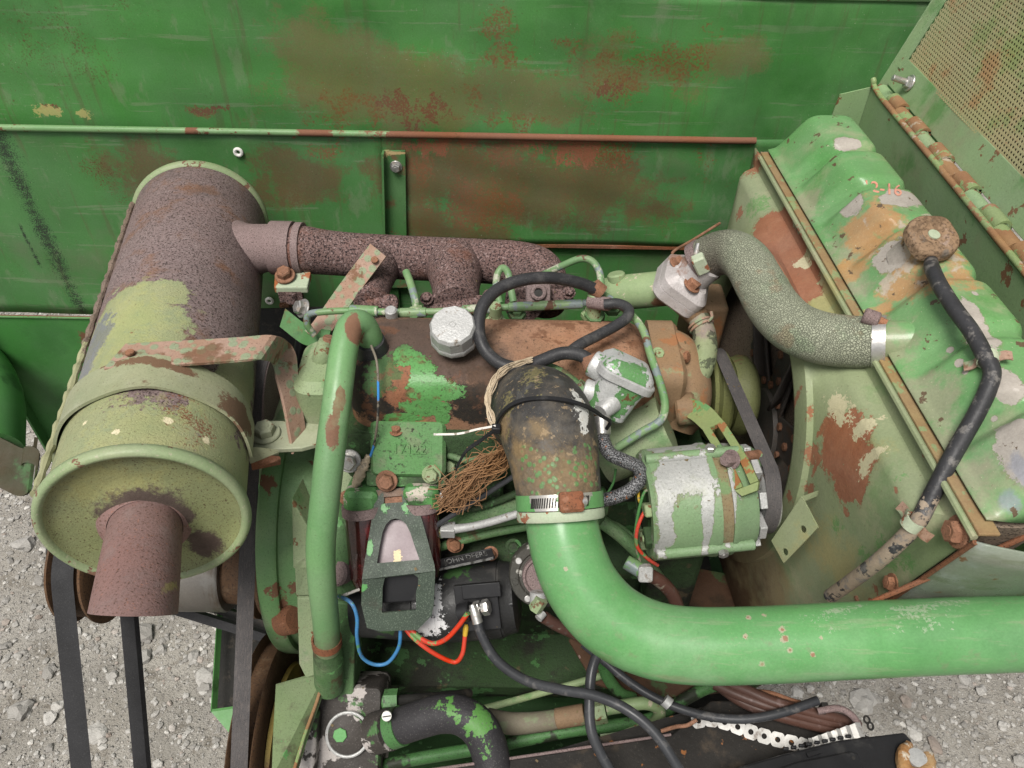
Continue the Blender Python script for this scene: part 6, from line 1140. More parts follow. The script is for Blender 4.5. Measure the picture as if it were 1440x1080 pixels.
# overflow hose clipped across tank and shroud
def th_(px, py, l=.008): return (HT(px, py, l) if True else None)[0]
oh = [(1311, 378), (1322, 402), (1343, 435), (1366, 466), (1383, 497), (1395, 522), (1389, 548), (1374, 580), (1357, 610), (1340, 640), (1325, 668)]
ohp = []
for px, py in oh:
    q, n_ = HT(px, py, .0085); ohp.append(q)
ohs = []
for px, py in ((1306, 705), (1290, 735), (1262, 765), (1230, 793), (1198, 817), (1168, 838)):
    q, n_ = HS(px, py, .0085); ohs.append(q)
opx = [(1309, 366)] + oh + [(1306, 705), (1290, 735), (1262, 765), (1230, 793), (1198, 817), (1168, 838)]
dd = [(HT if i < 12 else HS)(px, py)[0] for i, (px, py) in enumerate(opx)]; dd = [(q - CAM).dot(FW) for q in dd]; d0_ = list(dd)
for i in range(len(dd)): dd[i] = min(d0_[max(0, i - 1):i + 2]) - .006
for _ in range(3): dd = [dd[0]] + [(dd[i - 1] + 2 * dd[i] + dd[i + 1]) / 4 for i in range(1, len(dd) - 1)] + [dd[-1]]
ohp = [P(px, py, min(dd[i], d0_[i] - .006)) for i, (px, py) in enumerate(opx)]
M_over = M('overflow_hose_rubber', ((.018, .018, .02), (.04, .04, .043), 30), [
    dict(k='b', col=(.10, .29, .12), at=[(P(1332, 660, .73), (.011, .018, .018))], s=60, amp=.4, e=.06, r=.6), dict(k='b', col=(.22, .17, .12), col2=(.30, .24, .18), cs=50, at=[(ohs[2] + Z1 * .003, .05), (ohs[3] + Z1 * .004, .05), (ohs[5], .05), (ohs[4] + Z1 * .004, .04), (ohs[1], .03)], s=45, amp=2.2, e=.12, r=.9), dict(k='n', col=(.15, .14, .13), s=70, lo=.56, e=.25, k2=.8)], rough=.5, bump=.3)
ov = MB().tube(ohp, [.0065] + [.0075] * (len(ohp) - 1), 16, n=7).build('overflow_hose', M_over, None, ang=70); tag(ov, 'thin black overflow hose running from the radiator cap down across the tank', 'hose')
for lab, px, py, HH in (('tan hose clip holding the overflow hose on the top tank', 1391, 512, HT), ('tan hose clip holding the overflow hose on the fan shroud', 1290, 733, HS)):
    q, n_ = HH(px, py, .006); hcx = thing('hose_clip', lab, 'clip', q, 'clips of the overflow hose')
    tdir = V((0, -.8, -.45)) if HH is HT else V((-.3, -.1, -.7)); tdir = (tdir - n_ * tdir.dot(n_)).normalized(); cr_ = n_.cross(tdir)
    m = MB(); m.lathe(q + n_ * .002 - tdir * .005, tdir, [(0, .0075), (0, .0092), (.010, .0092), (.010, .0075)], 24, close=True); m.build('clip_band', M_tab, hcx)
    m = MB(); m.ribbon([q - cr_ * .007 + n_ * .002, q - cr_ * .013 - n_ * .003, q - cr_ * .020 - n_ * .004], tdir * .005, .0012, n=4); m.build('clip_leg', M_bar, hcx)
    m = MB(); m.ribbon([q + cr_ * .007 + n_ * .002, q + cr_ * .014 + n_ * .003, q + cr_ * .019 + n_ * .0], tdir * .005, .0012, n=4); m.build('clip_leg', M_bar, hcx)
for px, py, r_ in ((1349, 748, .0105), (1256, 820, .0075)):
    q, n_ = HS(px, py, .0); q = PX(px, py, XS - .006) if (q - PX(px, py, XS - .006)).length > .05 else q; bolt(rad, q, V((-1, 0, .1)), r_, r_ * .8, M_rustbolt)
MB().tube([P(1165, 838, .87), P(1180, 828, .862), P(1195, 826, .855), P(1207, 835, .85), P(1212, 850, .85)], .006, 12, n=5).build('drain_hook', M_rustbolt, rad)
# small perforated tab on the shroud
tabm = [HS(1131, 690, .001)[0], P(1150, 742, .845), P(1102, 790, .885), P(1128, 700, .845)]
sg = thing('shroud_tab', 'small bent green tab with two holes standing off the fan shroud opening', 'tab', HS(1128, 700)[0])
pa_ = [P(1127, 698, .842), P(1150, 742, .825), P(1102, 792, .865), P(1086, 760, .88)]
nrm_ = (pa_[1] - pa_[0]).cross(pa_[2] - pa_[0]).normalized()
def hole(c, n, r, k=10): u, v, _ = frame(n); return [c + u * math.cos(2 * math.pi * i / k) * r + v * math.sin(2 * math.pi * i / k) * r for i in range(k)]
cen = [pa_[0] * .22 + pa_[1] * .5 + pa_[2] * .2 + pa_[3] * .08, pa_[0] * .05 + pa_[1] * .1 + pa_[2] * .65 + pa_[3] * .2]
proj = lambda p: p - nrm_ * (p - pa_[0]).dot(nrm_)
MB().plate_hole([pa_[0], pa_[1], proj(pa_[2]), proj(pa_[3])], [hole(proj(c), nrm_, .0042) for c in cen], nrm_ * .002).build('plate', M_shr, sg, ang=None)
MB().prism([P(1127, 698, .842), P(1150, 690, .835), P(1148, 698, .84), P(1130, 706, .845)], nrm_ * .002).build('bent_foot', M_shr, sg, ang=None)
# near side channel of the radiator
M_side = M('side_channel_paint', ((.14, .19, .135), (.20, .24, .19), 9), [dict(k='n', col=(.10, .16, .09), s=10, lo=.5, e=.3, k2=.7, st=(1, 1, 3)), dict(k='n', col=(.27, .29, .28), s=14, lo=.6, e=.3, k2=.6, o=3), dict(k='n', col=(.14, .08, .05), s=40, lo=.72, e=.06)], rough=.32, bump=.15)
sc_ = thing('side_channel', 'greyish green sheet channel covering the near side of the radiator', 'channel', R3(.45, .40, -.7))
def sidep(px, py, off=0): return PY(px, py, .375 + off)
c0 = [(1400, 748), (1412, 752), (1424, 740), (1436, 724), (1470, 700), (1620, 690), (1600, 880), (1240, 905), (1150, 868)]
ptl = [R3(XS, yn(ZS) - .012, ZS)]
topz = [shear(XS - .004, SY0 - .006, z) for z in (-.524, -.60, -.70, -.80, -.95, -1.2)]
G = []
for z in (-.524, -.56, -.60, -.65, -.70, -.74):
    a_ = shear(XS - .006, SY0 - .004, z); G.append([a_, a_ + V((.012, -.006, .002)), a_ + V((.05, -.010, -.004)), a_ + V((.2, -.012, -.01))])
MB().grid(G).build('side_sheet', M_side, sc_, solid=.002, fix=False)
MB().tube([shear(XS - .006, SY0 - .006, z) for z in (-.524, -.56, -.6, -.65, -.72)], .0022, 8, n=3).build('rusty_edge', M_rustsheet, sc_)
MB().tube([P(1190, 862, .76), P(1300, 815, .715), P(1380, 782, .685), P(1470, 742, .65)], .0026, 8, n=4).build('bead', M_rustsheet, sc_)
bd = MB(); z_ = .83
bd.prism([P(1275, 862, .80), P(1300, 838, .80), P(1500, 812, .80), P(1500, 862, .80)], V((0, .02, -.02)))
M_board = M('weathered_board', ((.36, .27, .14), (.30, .22, .12), 10), [dict(k='n', col=(.42, .36, .25), s=20, lo=.55, e=.2, st=(.3, 2, 2))], rough=.8, bump=.2)
tag(bd.build('board', M_board, None, ang=None), 'weathered yellowish board under the side channel at the right edge', 'board')
# ------------------------------------------------------------------ right guard panel, hinge and perforated door
M_guard = M('guard_panel_paint', ((.16, .34, .15), (.20, .37, .185), 5), [dict(k='n', col=(.22, .235, .145), s=6, lo=.50, e=.3, k2=.7, o=3), dict(k='n', col=(.06, .24, .06), s=7, lo=.58, e=.2, k2=.7, o=8), dict(k='n', col=(.16, .085, .05), s=26, lo=.74, e=.05, r=.9), dict(k='s', col=(.09, .08, .05), s=240, lo=.78, e=.06, k2=.8)], rough=.45, bump=.15)
XG, ZG = .545, -.467
gp = thing('guard_panel', 'upright green guard panel behind the radiator tank with a rusty top edge', 'panel', R3(XG, .8, -.8))
MB().prism([R3(XG, .30, ZG), R3(XG, 1.188, ZG), R3(XG, 1.188, -1.1), R3(XG, .80, -1.1), R3(XG, .42, -.62), R3(XG, .30, -.60)], (.0025, 0, 0)).build('panel_sheet', M_guard, gp, ang=None)
M_edge = M('rusty_edge_paint', ((.20, .10, .06), (.26, .16, .09), 30), [dict(k='n', col=(.17, .30, .12), s=22, lo=.52, e=.06, r=.45), dict(k='n', col=(.33, .27, .2), s=50, lo=.72, e=.1)], rough=.75, bump=.4)
MB().tube([R3(XG + .002, .30, ZG), R3(XG + .001, .6, ZG - .0005), R3(XG + .002, .9, ZG), R3(XG + .002, 1.15, ZG), R3(XG - .001, 1.186, ZG + .012)], .0042, 10, n=6).build('top_edge', M_edge, gp)
MB().prism([R3(XG - .0005, 1.186, ZG), R3(XG - .045, 1.186, ZG - .012), R3(XG - .085, 1.186, -1.1), R3(XG - .0005, 1.186, -1.1)], (0, -.0025, 0)).build('end_flange', M_guard, gp, ang=None)
HX, HZ, HY = .566, -.470, 1.185
TA = math.radians(16); E_ = V((math.sin(TA), 0, math.cos(TA))); HD = V((0, -1, 0)); ND = E_.cross(HD)
H0 = R3(HX, HY, HZ)
dr = thing('screen_door', 'open green framed door with a rust tinted perforated screen', 'door', H0)
def dp(s_, t_, o=0): return H0 + HD * s_ + E_ * t_ + ND * o
sgn = -1 if ND.x > 0 else 1                                      # toward the camera side (-X)
MB().prism([dp(0, .008), dp(.9, .008), dp(.9, .052), dp(0, .052)], ND * .0025 * -sgn).build('lower_frame', M_guard, dr, ang=None, bevel=.0008)
M_gf = M_guard
MB().box(dp(-.0015, .20, sgn * .005), (.0015, .22, .007), (HD, E_, ND)).build('end_frame', M_guard, dr, bevel=.0008)
MB().box(dp(.005, .225, 0), (.007, .19, .0012), (HD, E_, ND)).build('end_frame', M_guard, dr, bevel=.0006)
M_scr = M('screen_paint', ((.33, .28, .15), (.28, .29, .15), 9), [dict(k='n', col=(.30, .16, .09), s=14, lo=.56, e=.25, k2=.7), dict(k='n', col=(.16, .29, .10), s=11, lo=.58, e=.2, k2=.7, o=4), dict(k='s', col=(.25, .10, .055), s=160, lo=.7, e=.1)], rough=.6, bump=.15)
sp = .0061; S0, S1, T0_, T1_ = .017, .88, .050, .405
vs, fs = [], []; rowh = sp * .866; hr = .00178; k8 = [(math.cos(math.pi / 6 + math.pi / 3 * i), math.sin(math.pi / 6 + math.pi / 3 * i)) for i in range(6)]
hexR = sp / math.sqrt(3)
for j in range(int((T1_ - T0_) / rowh)):
    for i in range(int((S1 - S0) / sp)):
        cs, ct = S0 + (i + .5 * (j % 2)) * sp, T0_ + j * rowh; b = len(vs)
        for (a_, c_) in k8: vs.append(dp(cs + a_ * hexR, ct + c_ * hexR, .0006 * math.sin(cs * 25) * math.sin(ct * 30)))
        for (a_, c_) in k8: vs.append(dp(cs + a_ * hr, ct + c_ * hr, .0006 * math.sin(cs * 25) * math.sin(ct * 30)))
        fs += [(b + k, b + (k + 1) % 6, b + 6 + (k + 1) % 6, b + 6 + k) for k in range(6)]
o = MB().add(vs, fs).build('perforated_screen', M_scr, dr, ang=None, fix=False, solid=.0007); o['kind'] = 'stuff'
MB().prism([dp(.0, .01, -sgn * .03), dp(.9, .01, -sgn * .03), dp(.9, .42, -sgn * .03), dp(0, .42, -sgn * .03)], ND * -sgn * .002).build('added_dark_sheet', M_dark, dr, ang=None)  # dark sheet added so the screen holes show no lit ground
bolt(dr, dp(.055, .032, sgn * .001), ND * sgn, .0085, .006, M_steel)
MB().cyl(dp(.055, .032, sgn * .004), dp(.055, .032, sgn * .03), .0045, 14, ch=.0008).build('bolt_shank', M_steel, dr)
hg = thing('piano_hinge', 'long hinge of rusty and green pipe barrels between guard panel and screen door', 'hinge', R3(HX - .006, .8, ZG))
bl = .0385
for k in range(20):
    y = HY - .012 - k * (bl + .0015); up_ = k % 2
    m = MB(); c0_, c1_ = R3(HX - .008 + (.002 if up_ else -.0015), y, ZG + (.002 if up_ else -.0015)), R3(HX - .008 + (.002 if up_ else -.0015), y - bl, ZG + (.002 if up_ else -.0015))
    m.lathe(c0_, c1_ - c0_, [(0, .0068), (0, .0103), (bl, .0103), (bl, .0068)], 18, close=True); bro = m.build('barrel', M_edge if k % 4 else M_guard, hg)
    if up_: m = MB(); m.box((c0_ + c1_) / 2 + V((.010, 0, .004)), (.008, bl / 2, .0015)); m.build('leaf', M_guard, bro)
MB().box(R3(.5665, .77, ZG - .020), (.0165, .42, .0015)).build('added_dark_strip', M_dark, hg)  # added dark strip that hides lit ground in the hinge gap
MB().cyl(R3(HX - .008, HY, ZG), R3(HX - .008, .36, ZG), .0046, 10).build('hinge_pin', M_rustsheet, hg)
# ------------------------------------------------------------------ lower frame, pipes, bottom edge
M_floor = M('bay_floor_paint', ((.014, .06, .015), (.022, .085, .023), 6), [dict(k='n', col=GRIME, s=7, lo=.5, e=.3, k2=.8), dict(k='s', col=(.02, .02, .016), s=260, lo=.64, e=.2, k2=.7), dict(k='n', col=(.05, .17, .055), s=60, lo=.74, e=.06)], rough=.6, bump=.25)
zf = P(660, 940, 1.33).z
fl_ = thing('bay_floor', 'dark oily green floor sheet below the starter motor', 'floor sheet', V((0, .7, zf)))
MB().prism([PZ(470, 905, zf), PZ(440, 1150, zf), PZ(900, 1150, zf), PZ(1010, 1010, zf), PZ(1050, 960, zf), PZ(1180, 890, zf), R3(.42, 1.25, zf - 1.75), R3(-.30, 1.25, zf - 1.75), R3(-.27, .95, zf - 1.75)], (0, 0, -.004)).build('sheet', M_floor, fl_, ang=None)
M_sill = M('black_rail_paint', ((.014, .013, .012), (.026, .023, .02), 8), [dict(k='n', col=(.06, .045, .032), s=16, lo=.60, e=.25, k2=.8), dict(k='s', col=(.08, .07, .06), s=260, lo=.74, e=.08, k2=.6), dict(k='n', col=(.22, .09, .035), s=50, lo=.80, e=.04)], rough=.55, bump=.25)
zr = P(1000, 1040, .97).z
sr = thing('frame_rail', 'flat black frame rail with a painted lit edge along the bottom of the picture', 'rail', V((.1, .42, zr - .1)))
rp = [PZ(500, 1100, zr), PZ(560, 1090, zr), PZ(714, 1068, zr), PZ(943, 1034, zr), PZ(1000, 985, zr), PZ(1110, 985, zr), PZ(1212, 1030, zr), PZ(1300, 1075, zr), PZ(1340, 1300, zr), PZ(500, 1300, zr)]
MB().prism(rp, (0, 0, -.012)).build('top_plate', M_sill, sr, ang=None, bevel=.002)
MB().tube([PZ(560, 1090, zr) + Z1 * .002, PZ(714, 1068, zr) + Z1 * .002, PZ(943, 1034, zr) + Z1 * .002], .0018, 8, n=3).build('painted_lit_edge', M_manl, sr)  # pale line standing in for light caught along the rail edge
MB().prism([PZ(714, 1068, zr) - Z1 * .013, PZ(943, 1034, zr) - Z1 * .013, PZ(1000, 985, zr) - Z1 * .013, PZ(1000, 985, zr) - Z1 * .3, PZ(943, 1034, zr) - Z1 * .3, PZ(714, 1068, zr) - Z1 * .3], (0, -.004, 0)).build('rail_web', M_sill, sr, ang=None)
M_rustp = M('rusty_floor_plate', ((.075, .04, .028), (.10, .055, .036), 12), [dict(k='n', col=(.04, .028, .02), s=14, lo=.5, e=.3, k2=.8), dict(k='n', col=(.05, .13, .045), s=16, lo=.66, e=.1, k2=.8), dict(k='n', col=(.3, .2, .17), s=30, lo=.8, e=.03)], rough=.85, bump=.4)
zq = P(900, 960, 1.10).z
tag(MB().prism([PZ(800, 900, zq), PZ(835, 960, zq), PZ(905, 985, zq), PZ(1060, 968, zq), PZ(1180, 905, zq), PZ(1200, 840, zq), PZ(985, 800, zq), PZ(870, 820, zq)], (0, 0, -.004)).build('cross_plate', M_rustp, None, ang=None), 'rusty brown cross plate beneath the intake pipe bend', 'plate')
M_pipeg = M('hydraulic_pipe_paint', ((.035, .15, .04), (.06, .22, .065), 20), [dict(k='n', col=GRIME, s=26, lo=.56, e=.15, k2=.9), dict(k='s', col=(.02, .03, .018), s=300, lo=.58, e=.2, k2=.8)], rough=.55, bump=.35)
wire('pipe', 'long dark green pipe along the rail from the pump to the right', 'pipe', [P(500, 1092, 1.05), P(560, 1072, 1.05), P(700, 1048, 1.05), P(800, 1028, 1.05), P(900, 1015, 1.06), P(935, 1000, 1.07), P(1000, 965, 1.08), P(1080, 950, 1.09)], .0088, M_pipeg, seg=16)
wire('pipe', 'thin pale green pipe slanting up across the bay floor', 'pipe', [P(640, 1005, 1.15), P(690, 994, 1.14), P(760, 975, 1.12), P(830, 955, 1.1), P(900, 932, 1.08), P(950, 915, 1.06)], .0052, M_outlet, seg=12)
wire('pipe', 'green U-shaped steel pipe bending back beside the brown hose end', 'pipe', [P(852, 997, 1.02), P(880, 992, 1.02), P(908, 989, 1.02), P(925, 996, 1.03), P(926, 1010, 1.04), P(912, 1022, 1.05), P(880, 1028, 1.055), P(845, 1033, 1.06)], .0085, M_outlet, seg=16)
hh = thing('hydraulic_hose', 'brownish hydraulic hose with a crimped end fitting below the grey cable', 'hose', P(760, 1012, 1.03))
M_hh = M('hose_faded', ((.13, .115, .08), (.17, .15, .11), 20), [dict(k='n', col=(.06, .055, .04), s=20, lo=.55, e=.3, k2=.8), dict(k='n', col=(.16, .2, .11), s=30, lo=.6, e=.2, k2=.7)], rough=.75, bump=.4)
MB().tube([P(685, 1008, 1.05), P(715, 1017, 1.04), P(750, 1016, 1.035), P(786, 1011, 1.03)], [.012, .0145, .0135, .0128], 22, n=5).build('hose_body', M_hh, hh)
MB().cyl(P(782, 1011, 1.03), P(822, 1004, 1.025), .0135, 22, ch=.001).build('ferrule', M_wp, hh)
m = MB(); m.lathe(P(828, 1003, 1.023), P(856, 998, 1.02) - P(828, 1003, 1.023), [(0, 0), (0, .0155), (.002, .0162), (.021, .0162), (.023, .0155), (.023, 0)], 6); m.build('hex_nut', M_gbolt, hh)
wire('pipe', 'small bright green elbow pipe rising under the intake bend', 'pipe', [P(848, 935, 1.04), P(856, 955, 1.05), P(872, 975, 1.06), P(890, 982, 1.07)], .0085, M_pipeg, seg=14)
wire('cable', 'black cable running down from under the intake pipe over the rail', 'cable', [P(850, 895, .93), P(842, 915, .92), P(832, 945, .91), P(829, 985, .90), P(831, 1025, .89), P(845, 1060, .885), P(868, 1100, .88)], .0062, M_cable, seg=14)
wire('cable', 'black cable drooping from the intake bend to the gravel side', 'cable', [P(820, 905, 1.0), P(850, 930, .99), P(880, 955, .98), P(915, 978, .97), P(955, 996, .96), P(1000, 1008, .955), P(1050, 1011, .95), P(1100, 1002, .95), P(1150, 985, .955)], .0056, M_cable, seg=14)
m = MB(); m.cyl(P(934, 984, .957), P(942, 991, .955), .0078, 12); tag(m.build('cable_ring', M_alu, None), 'small pale ring on the drooping black cable', 'ring')
M_brn = M('loom_sheath', ((.055, .03, .027), (.09, .045, .04), 14), [dict(k='n', col=(.19, .13, .12), s=40, lo=.62, e=.2, k2=.6)], rough=.42, bump=.1)
for i, (dy, lab) in enumerate(((0, 'reddish brown loom tube nearest the black rail'), (9, 'middle reddish brown loom tube beside the gravel'), (-8, 'reddish brown loom tube farthest from the black rail'))):
    wire('loom_tube', lab, 'tube', [P(1005 + i * 6, 962 + dy * .3, 1.0), P(1040 + i * 4, 978 + dy, .985), P(1090, 996 + dy, .97), P(1150, 1012 + dy, .965), P(1195, 1022 + dy, .965), P(1205, 1027 + dy, .97)], .0072, M_brn, seg=12, group='loom tubes beside the rail')
wire('loom_strap', 'dark strap looped around the brown loom tubes', 'strap', [P(1150, 1000, .95), P(1178, 996, .945), P(1198, 1006, .942), P(1207, 1022, .945), P(1203, 1034, .955), P(1190, 1032, .96)], .0042, M_manl)
wire('wire', 'rusty orange thin wire beside the loom tubes', 'wire', [P(1060, 972, .99), P(1085, 975, .985), P(1110, 984, .98), P(1125, 988, .98)], .0032, M_rustbolt)
for i, (px, py) in enumerate(((1158, 992), (1172, 990))):
    pass
MB_peg = MB(); MB_peg.box(P(1158, 996, .955), (.004, .004, .008)); tag(MB_peg.build('strap_stud', M_dark, None), 'small dark stud standing on the loom strap', 'stud')
# perforated strap lying on the rail
ps = [(972, 1018), (995, 1015), (1020, 1020), (1048, 1030), (1075, 1038), (1100, 1044), (1122, 1049), (1140, 1052)]
pc3 = [V(q) for q in catmull([tuple(PZ(px, py, zr) + Z1 * (.006 + .0015 * math.sin(i))) for i, (px, py) in enumerate(ps)], 8)]
seglen = [0.0]
for a_, b_ in zip(pc3[:-1], pc3[1:]): seglen.append(seglen[-1] + (b_ - a_).length)
def onps(s_):
    for i in range(len(seglen) - 1):
        if seglen[i + 1] >= s_: break
    t_ = (s_ - seglen[i]) / (seglen[i + 1] - seglen[i]); return pc3[i].lerp(pc3[i + 1], t_), (pc3[i + 1] - pc3[i]).normalized()
M_chain = M('strap_zinc', ((.30, .295, .28), (.40, .39, .37), 50), [dict(k='n', col=(.12, .09, .07), s=60, lo=.6, e=.2, k2=.7)], rough=.5, metal=.3, bump=.1)
pst = thing('perforated_strap', 'silver perforated fixing strap lying on the black rail', 'strap', pc3[0])
NP = 9; pit = seglen[-1] / NP; nz_ = V((0, -.45, .9)).normalized()
for k in range(NP):
    c_, t_ = onps((k + .5) * pit); b_ = nz_.cross(t_).normalized(); n2 = t_.cross(b_)
    ol = []
    for i in range(24):
        a_ = 2 * math.pi * i / 24; x_ = math.cos(a_); y_ = math.sin(a_)
        lx_ = x_ * pit * .5; hw = .0088 if abs(x_) < .75 else .0052
        ol.append(c_ + t_ * (pit * .52 * max(-1, min(1, x_ * 1.12))) + b_ * (math.copysign(min(abs(y_) * .0105, .0088) if abs(x_) < .8 else .0050, y_)))
    MB().plate_hole(ol, [[c_ + t_ * math.cos(2 * math.pi * i / 12) * .0034 + b_ * math.sin(2 * math.pi * i / 12) * .0034 for i in range(12)]], n2 * .001).build('link', M_chain, pst, ang=None)
m = MB()
pst2 = thing('perforated_strap', 'crumpled bright end of the fixing strap folded against the black battery case', 'strap', P(1180, 1040, .94))
for k in range(11):
    q = P(1142 + k * 6.6, 1050 - k * 2.2, .935); a_ = .5 if k % 2 else -.5
    MB().box(q + Z1 * .004, (.0042, .008, .0006), (V((math.cos(a_), .2, math.sin(a_))).normalized(), V((-.2, 1, .3)).normalized(), V((-math.sin(a_), 0, math.cos(a_))))).build('link', M_chain, pst2)
wire('wire', 'brown rusty wire end tied to the left end of the perforated strap', 'wire', [P(930, 1028, .975), P(950, 1022, .97), P(966, 1020, .966), P(980, 1012, .965)], .0026, M_rustbolt)
# battery case
bt = thing('battery', 'black plastic battery case with a rust coated terminal at the bottom right', 'battery', P(1150, 1090, .9))
zb_ = P(1150, 1055, .915).z
bq = [PZ(1010, 1086, zb_), PZ(1100, 1060, zb_), PZ(1180, 1040, zb_), PZ(1272, 1029, zb_), PZ(1282, 1040, zb_), PZ(1320, 1180, zb_), PZ(1000, 1220, zb_)]
MB().prism(bq, (0, 0, -.12)).build('case', M_black, bt, ang=None, bevel=.003)
MB().prism([PZ(1085, 1085, zb_ + .0005), PZ(1120, 1073, zb_ + .0005), PZ(1195, 1058, zb_ + .0005), PZ(1207, 1062, zb_ + .0005), PZ(1216, 1100, zb_ + .0005), PZ(1090, 1130, zb_ + .0005)], (0, 0, .004)).build('lid_plate', M_black, bt, ang=None, bevel=.002)
m = MB(); m.lathe(PZ(1200, 1066, zb_ + .0046), Z1, [(0, 0), (0, .0022), (.0006, .0022), (.0006, 0)], 12); m.build('lid_screw', M_dark, bt)
for k in range(9):
    q = PZ(1105 + k * 11, 1053 - k * 2.2, zb_ + .002); MB().box(q, (.0032, .0016, .0025)).build('rib', M_black, bt, bevel=.0008)
MB().prism([PZ(1133, 1060, zb_ + .001), PZ(1152, 1055, zb_ + .001), PZ(1155, 1060, zb_ + .001), PZ(1136, 1066, zb_ + .001)], (0, 0, .003)).build('catch', M_black, bt, ang=None)
m = MB(); m.lathe(PZ(1284, 1072, zb_), Z1, [(0, 0), (0, .012), (.014, .011), (.015, 0)], 22); m.build('terminal_post', M_alu, bt)
M_flk = M('scaly_rust', ((.24, .11, .045), (.33, .23, .14), 50), [dict(k='n', col=(.45, .40, .32), s=80, lo=.6, e=.15)], rough=.9, bump=.8, bdist=.003)
MB().tube([PZ(1276, 1050, zb_) + Z1 * .006, PZ(1268, 1062, zb_) + Z1 * .008, PZ(1268, 1082, zb_) + Z1 * .008, PZ(1284, 1094, zb_) + Z1 * .008, PZ(1302, 1080, zb_) + Z1 * .008, PZ(1302, 1064, zb_) + Z1 * .007], [.005, .0075, .008, .008, .0075, .006], 12, n=5, wob=.12).build('terminal_clamp', M_flk, bt)
wk = MB(); wk.ring(P(1219, 1012, .965), V((.3, -.3, .9)), .0042, .0014, 14, 6); wk.ring(P(1224, 1021, .965), V((.3, -.3, .9)), .0042, .0014, 14, 6)
tag(wk.build('wire_eyelet', M_dark, None), 'small dark double eyelet sticking out over the gravel', 'eyelet')
# ---- hydraulic pump at bottom left
M_hyd = M('pump_oily_paint', ((.028, .025, .022), (.05, .043, .038), 16), [dict(k='n', col=(.36, .33, .31), s=22, lo=.62, e=.07, r=.6, h=.3), dict(k='n', col=(.05, .16, .05), s=28, lo=.68, e=.08, o=4), dict(k='s', col=(.16, .14, .13), s=260, lo=.7, e=.1, k2=.7)], rough=.65, bump=.5)
hp_ = thing('hydraulic_pump', 'oily black hydraulic pump with a round end cover and flaked whitish paint', 'pump', P(490, 1060, 1.05))
pn2 = V((.02, -.62, .78)).normalized(); px2 = V((1, 0, 0)); py2 = pn2.cross(px2)
m = MB(); m.rloft(P(492, 1030, 1.03), (px2, py2, pn2), .043, .062, .010, [(-.08, 0), (.004, 0), (.01, .003)]); m.build('body', M_hyd, hp_)
m = MB(); m.rloft(P(500, 988, 1.04), (px2, py2, pn2), .032, .022, .008, [(-.05, 0), (.008, 0), (.014, .004)]); m.build('port_block', M_hyd, hp_)
m = MB(); m.lathe(P(487, 1031, 1.02), pn2, [(0, 0), (0, .0275), (.008, .027), (.0095, .025), (.0095, 0)], 36); ecv = m.build('end_cover', M_hyd, hp_)
m = MB(); m.ring(P(489, 1033, 1.011), pn2, .0275, .0022, 36, 8); m.build('cover_ring', M_alu, ecv)
m = MB(); m.lathe(P(478, 1034, 1.0085), pn2, [(0, 0), (0, .0095), (.0008, .0088), (.0008, 0)], 7); m.build('paint_flake', M_flake, ecv)
m = MB(); m.box(P(445, 1040, 1.05), (.012, .05, .06), (px2, py2, pn2)); m.build('drive_flange', M_hyd, hp_, bevel=.004)
m = MB(); m.box(P(452, 1005, 1.06), (.014, .11, .03), (px2, py2, pn2)); m.build('mount_flange', M_engd, hp_, bevel=.004)
for a_, b_, r_, mt in ((P(527, 1031, 1.0), P(550, 1025, .985), .026, M_hyd), (P(538, 985, 1.04), P(548, 985, 1.04), .012, M_pipeg)):
    m = MB(); m.cyl(a_, b_, r_, 26, ch=.001); m.build('outlet', mt, hp_)
m = MB(); m.lathe(P(541, 985, 1.035), P(560, 984, 1.035) - P(541, 985, 1.035), [(0, 0), (0, .0145), (.018, .0145), (.018, 0)], 6); m.build('hex_fitting', M_pipeg, hp_)
wire('pipe', 'thin dark steel pipe leaving the pump fitting behind the black suction hose', 'pipe', [P(558, 985, 1.035), P(590, 982, 1.05), P(625, 979, 1.08), P(660, 975, 1.12)], .0068, M_dark, seg=14)
M_suc = M('suction_hose_rubber', ((.022, .021, .023), (.034, .032, .034), 14), [dict(k='b', col=(.07, .24, .06), at=[(P(600, 1015, .93), (.03, .03, .012)), (P(625, 1018, .93), (.02, .03, .012)), (P(675, 1020, .93), (.018, .03, .03)), (P(665, 1012, .93), (.012, .03, .012)), (P(580, 1002, .93), .008)], s=50, amp=2.1, e=.1, r=.5), dict(k='s', col=(.11, .105, .10), s=300, lo=.68, e=.08, k2=.7)], rough=.62, bump=.4)
wire('suction_hose', 'thick black suction hose flecked with green bending down from the hydraulic pump', 'hose', [P(535, 1029, .995), P(560, 1022, .985), P(590, 1012, .975), P(620, 1004, .97), P(648, 1006, .965), P(672, 1022, .96), P(686, 1048, .955), P(694, 1085, .95), P(698, 1130, .945)], [.0225, .0228, .023, .0232, .0235, .0238, .0235, .023, .023], M_suc, seg=32, n=8)
hc3 = thing('hose_clamp', 'grimy green clamp with a bright slotted screw on the black suction hose', 'hose clamp', P(552, 1024, .98))
cax4 = (P(570, 1018, .98) - P(540, 1028, .99)).normalized()
m = MB(); m.lathe(P(551, 1025, .988), cax4, [(0, .0228), (0, .0248), (.016, .0248), (.016, .0228)], 40, close=True); m.build('band', M_pipeg, hc3)
q = P(544, 1006, .955); m = MB(); m.lathe(q, V((.1, -.6, .8)), [(0, 0), (0, .006), (.0045, .006), (.005, .005), (.005, 0)], 18); m.build('screw', M_white, hc3)
m = MB(); m.box(q + V((.1, -.6, .8)).normalized() * .0051, (.0007, .005, .0003), frame(V((.1, -.6, .8)))); m.build('screw_slot', M_dark, hc3)
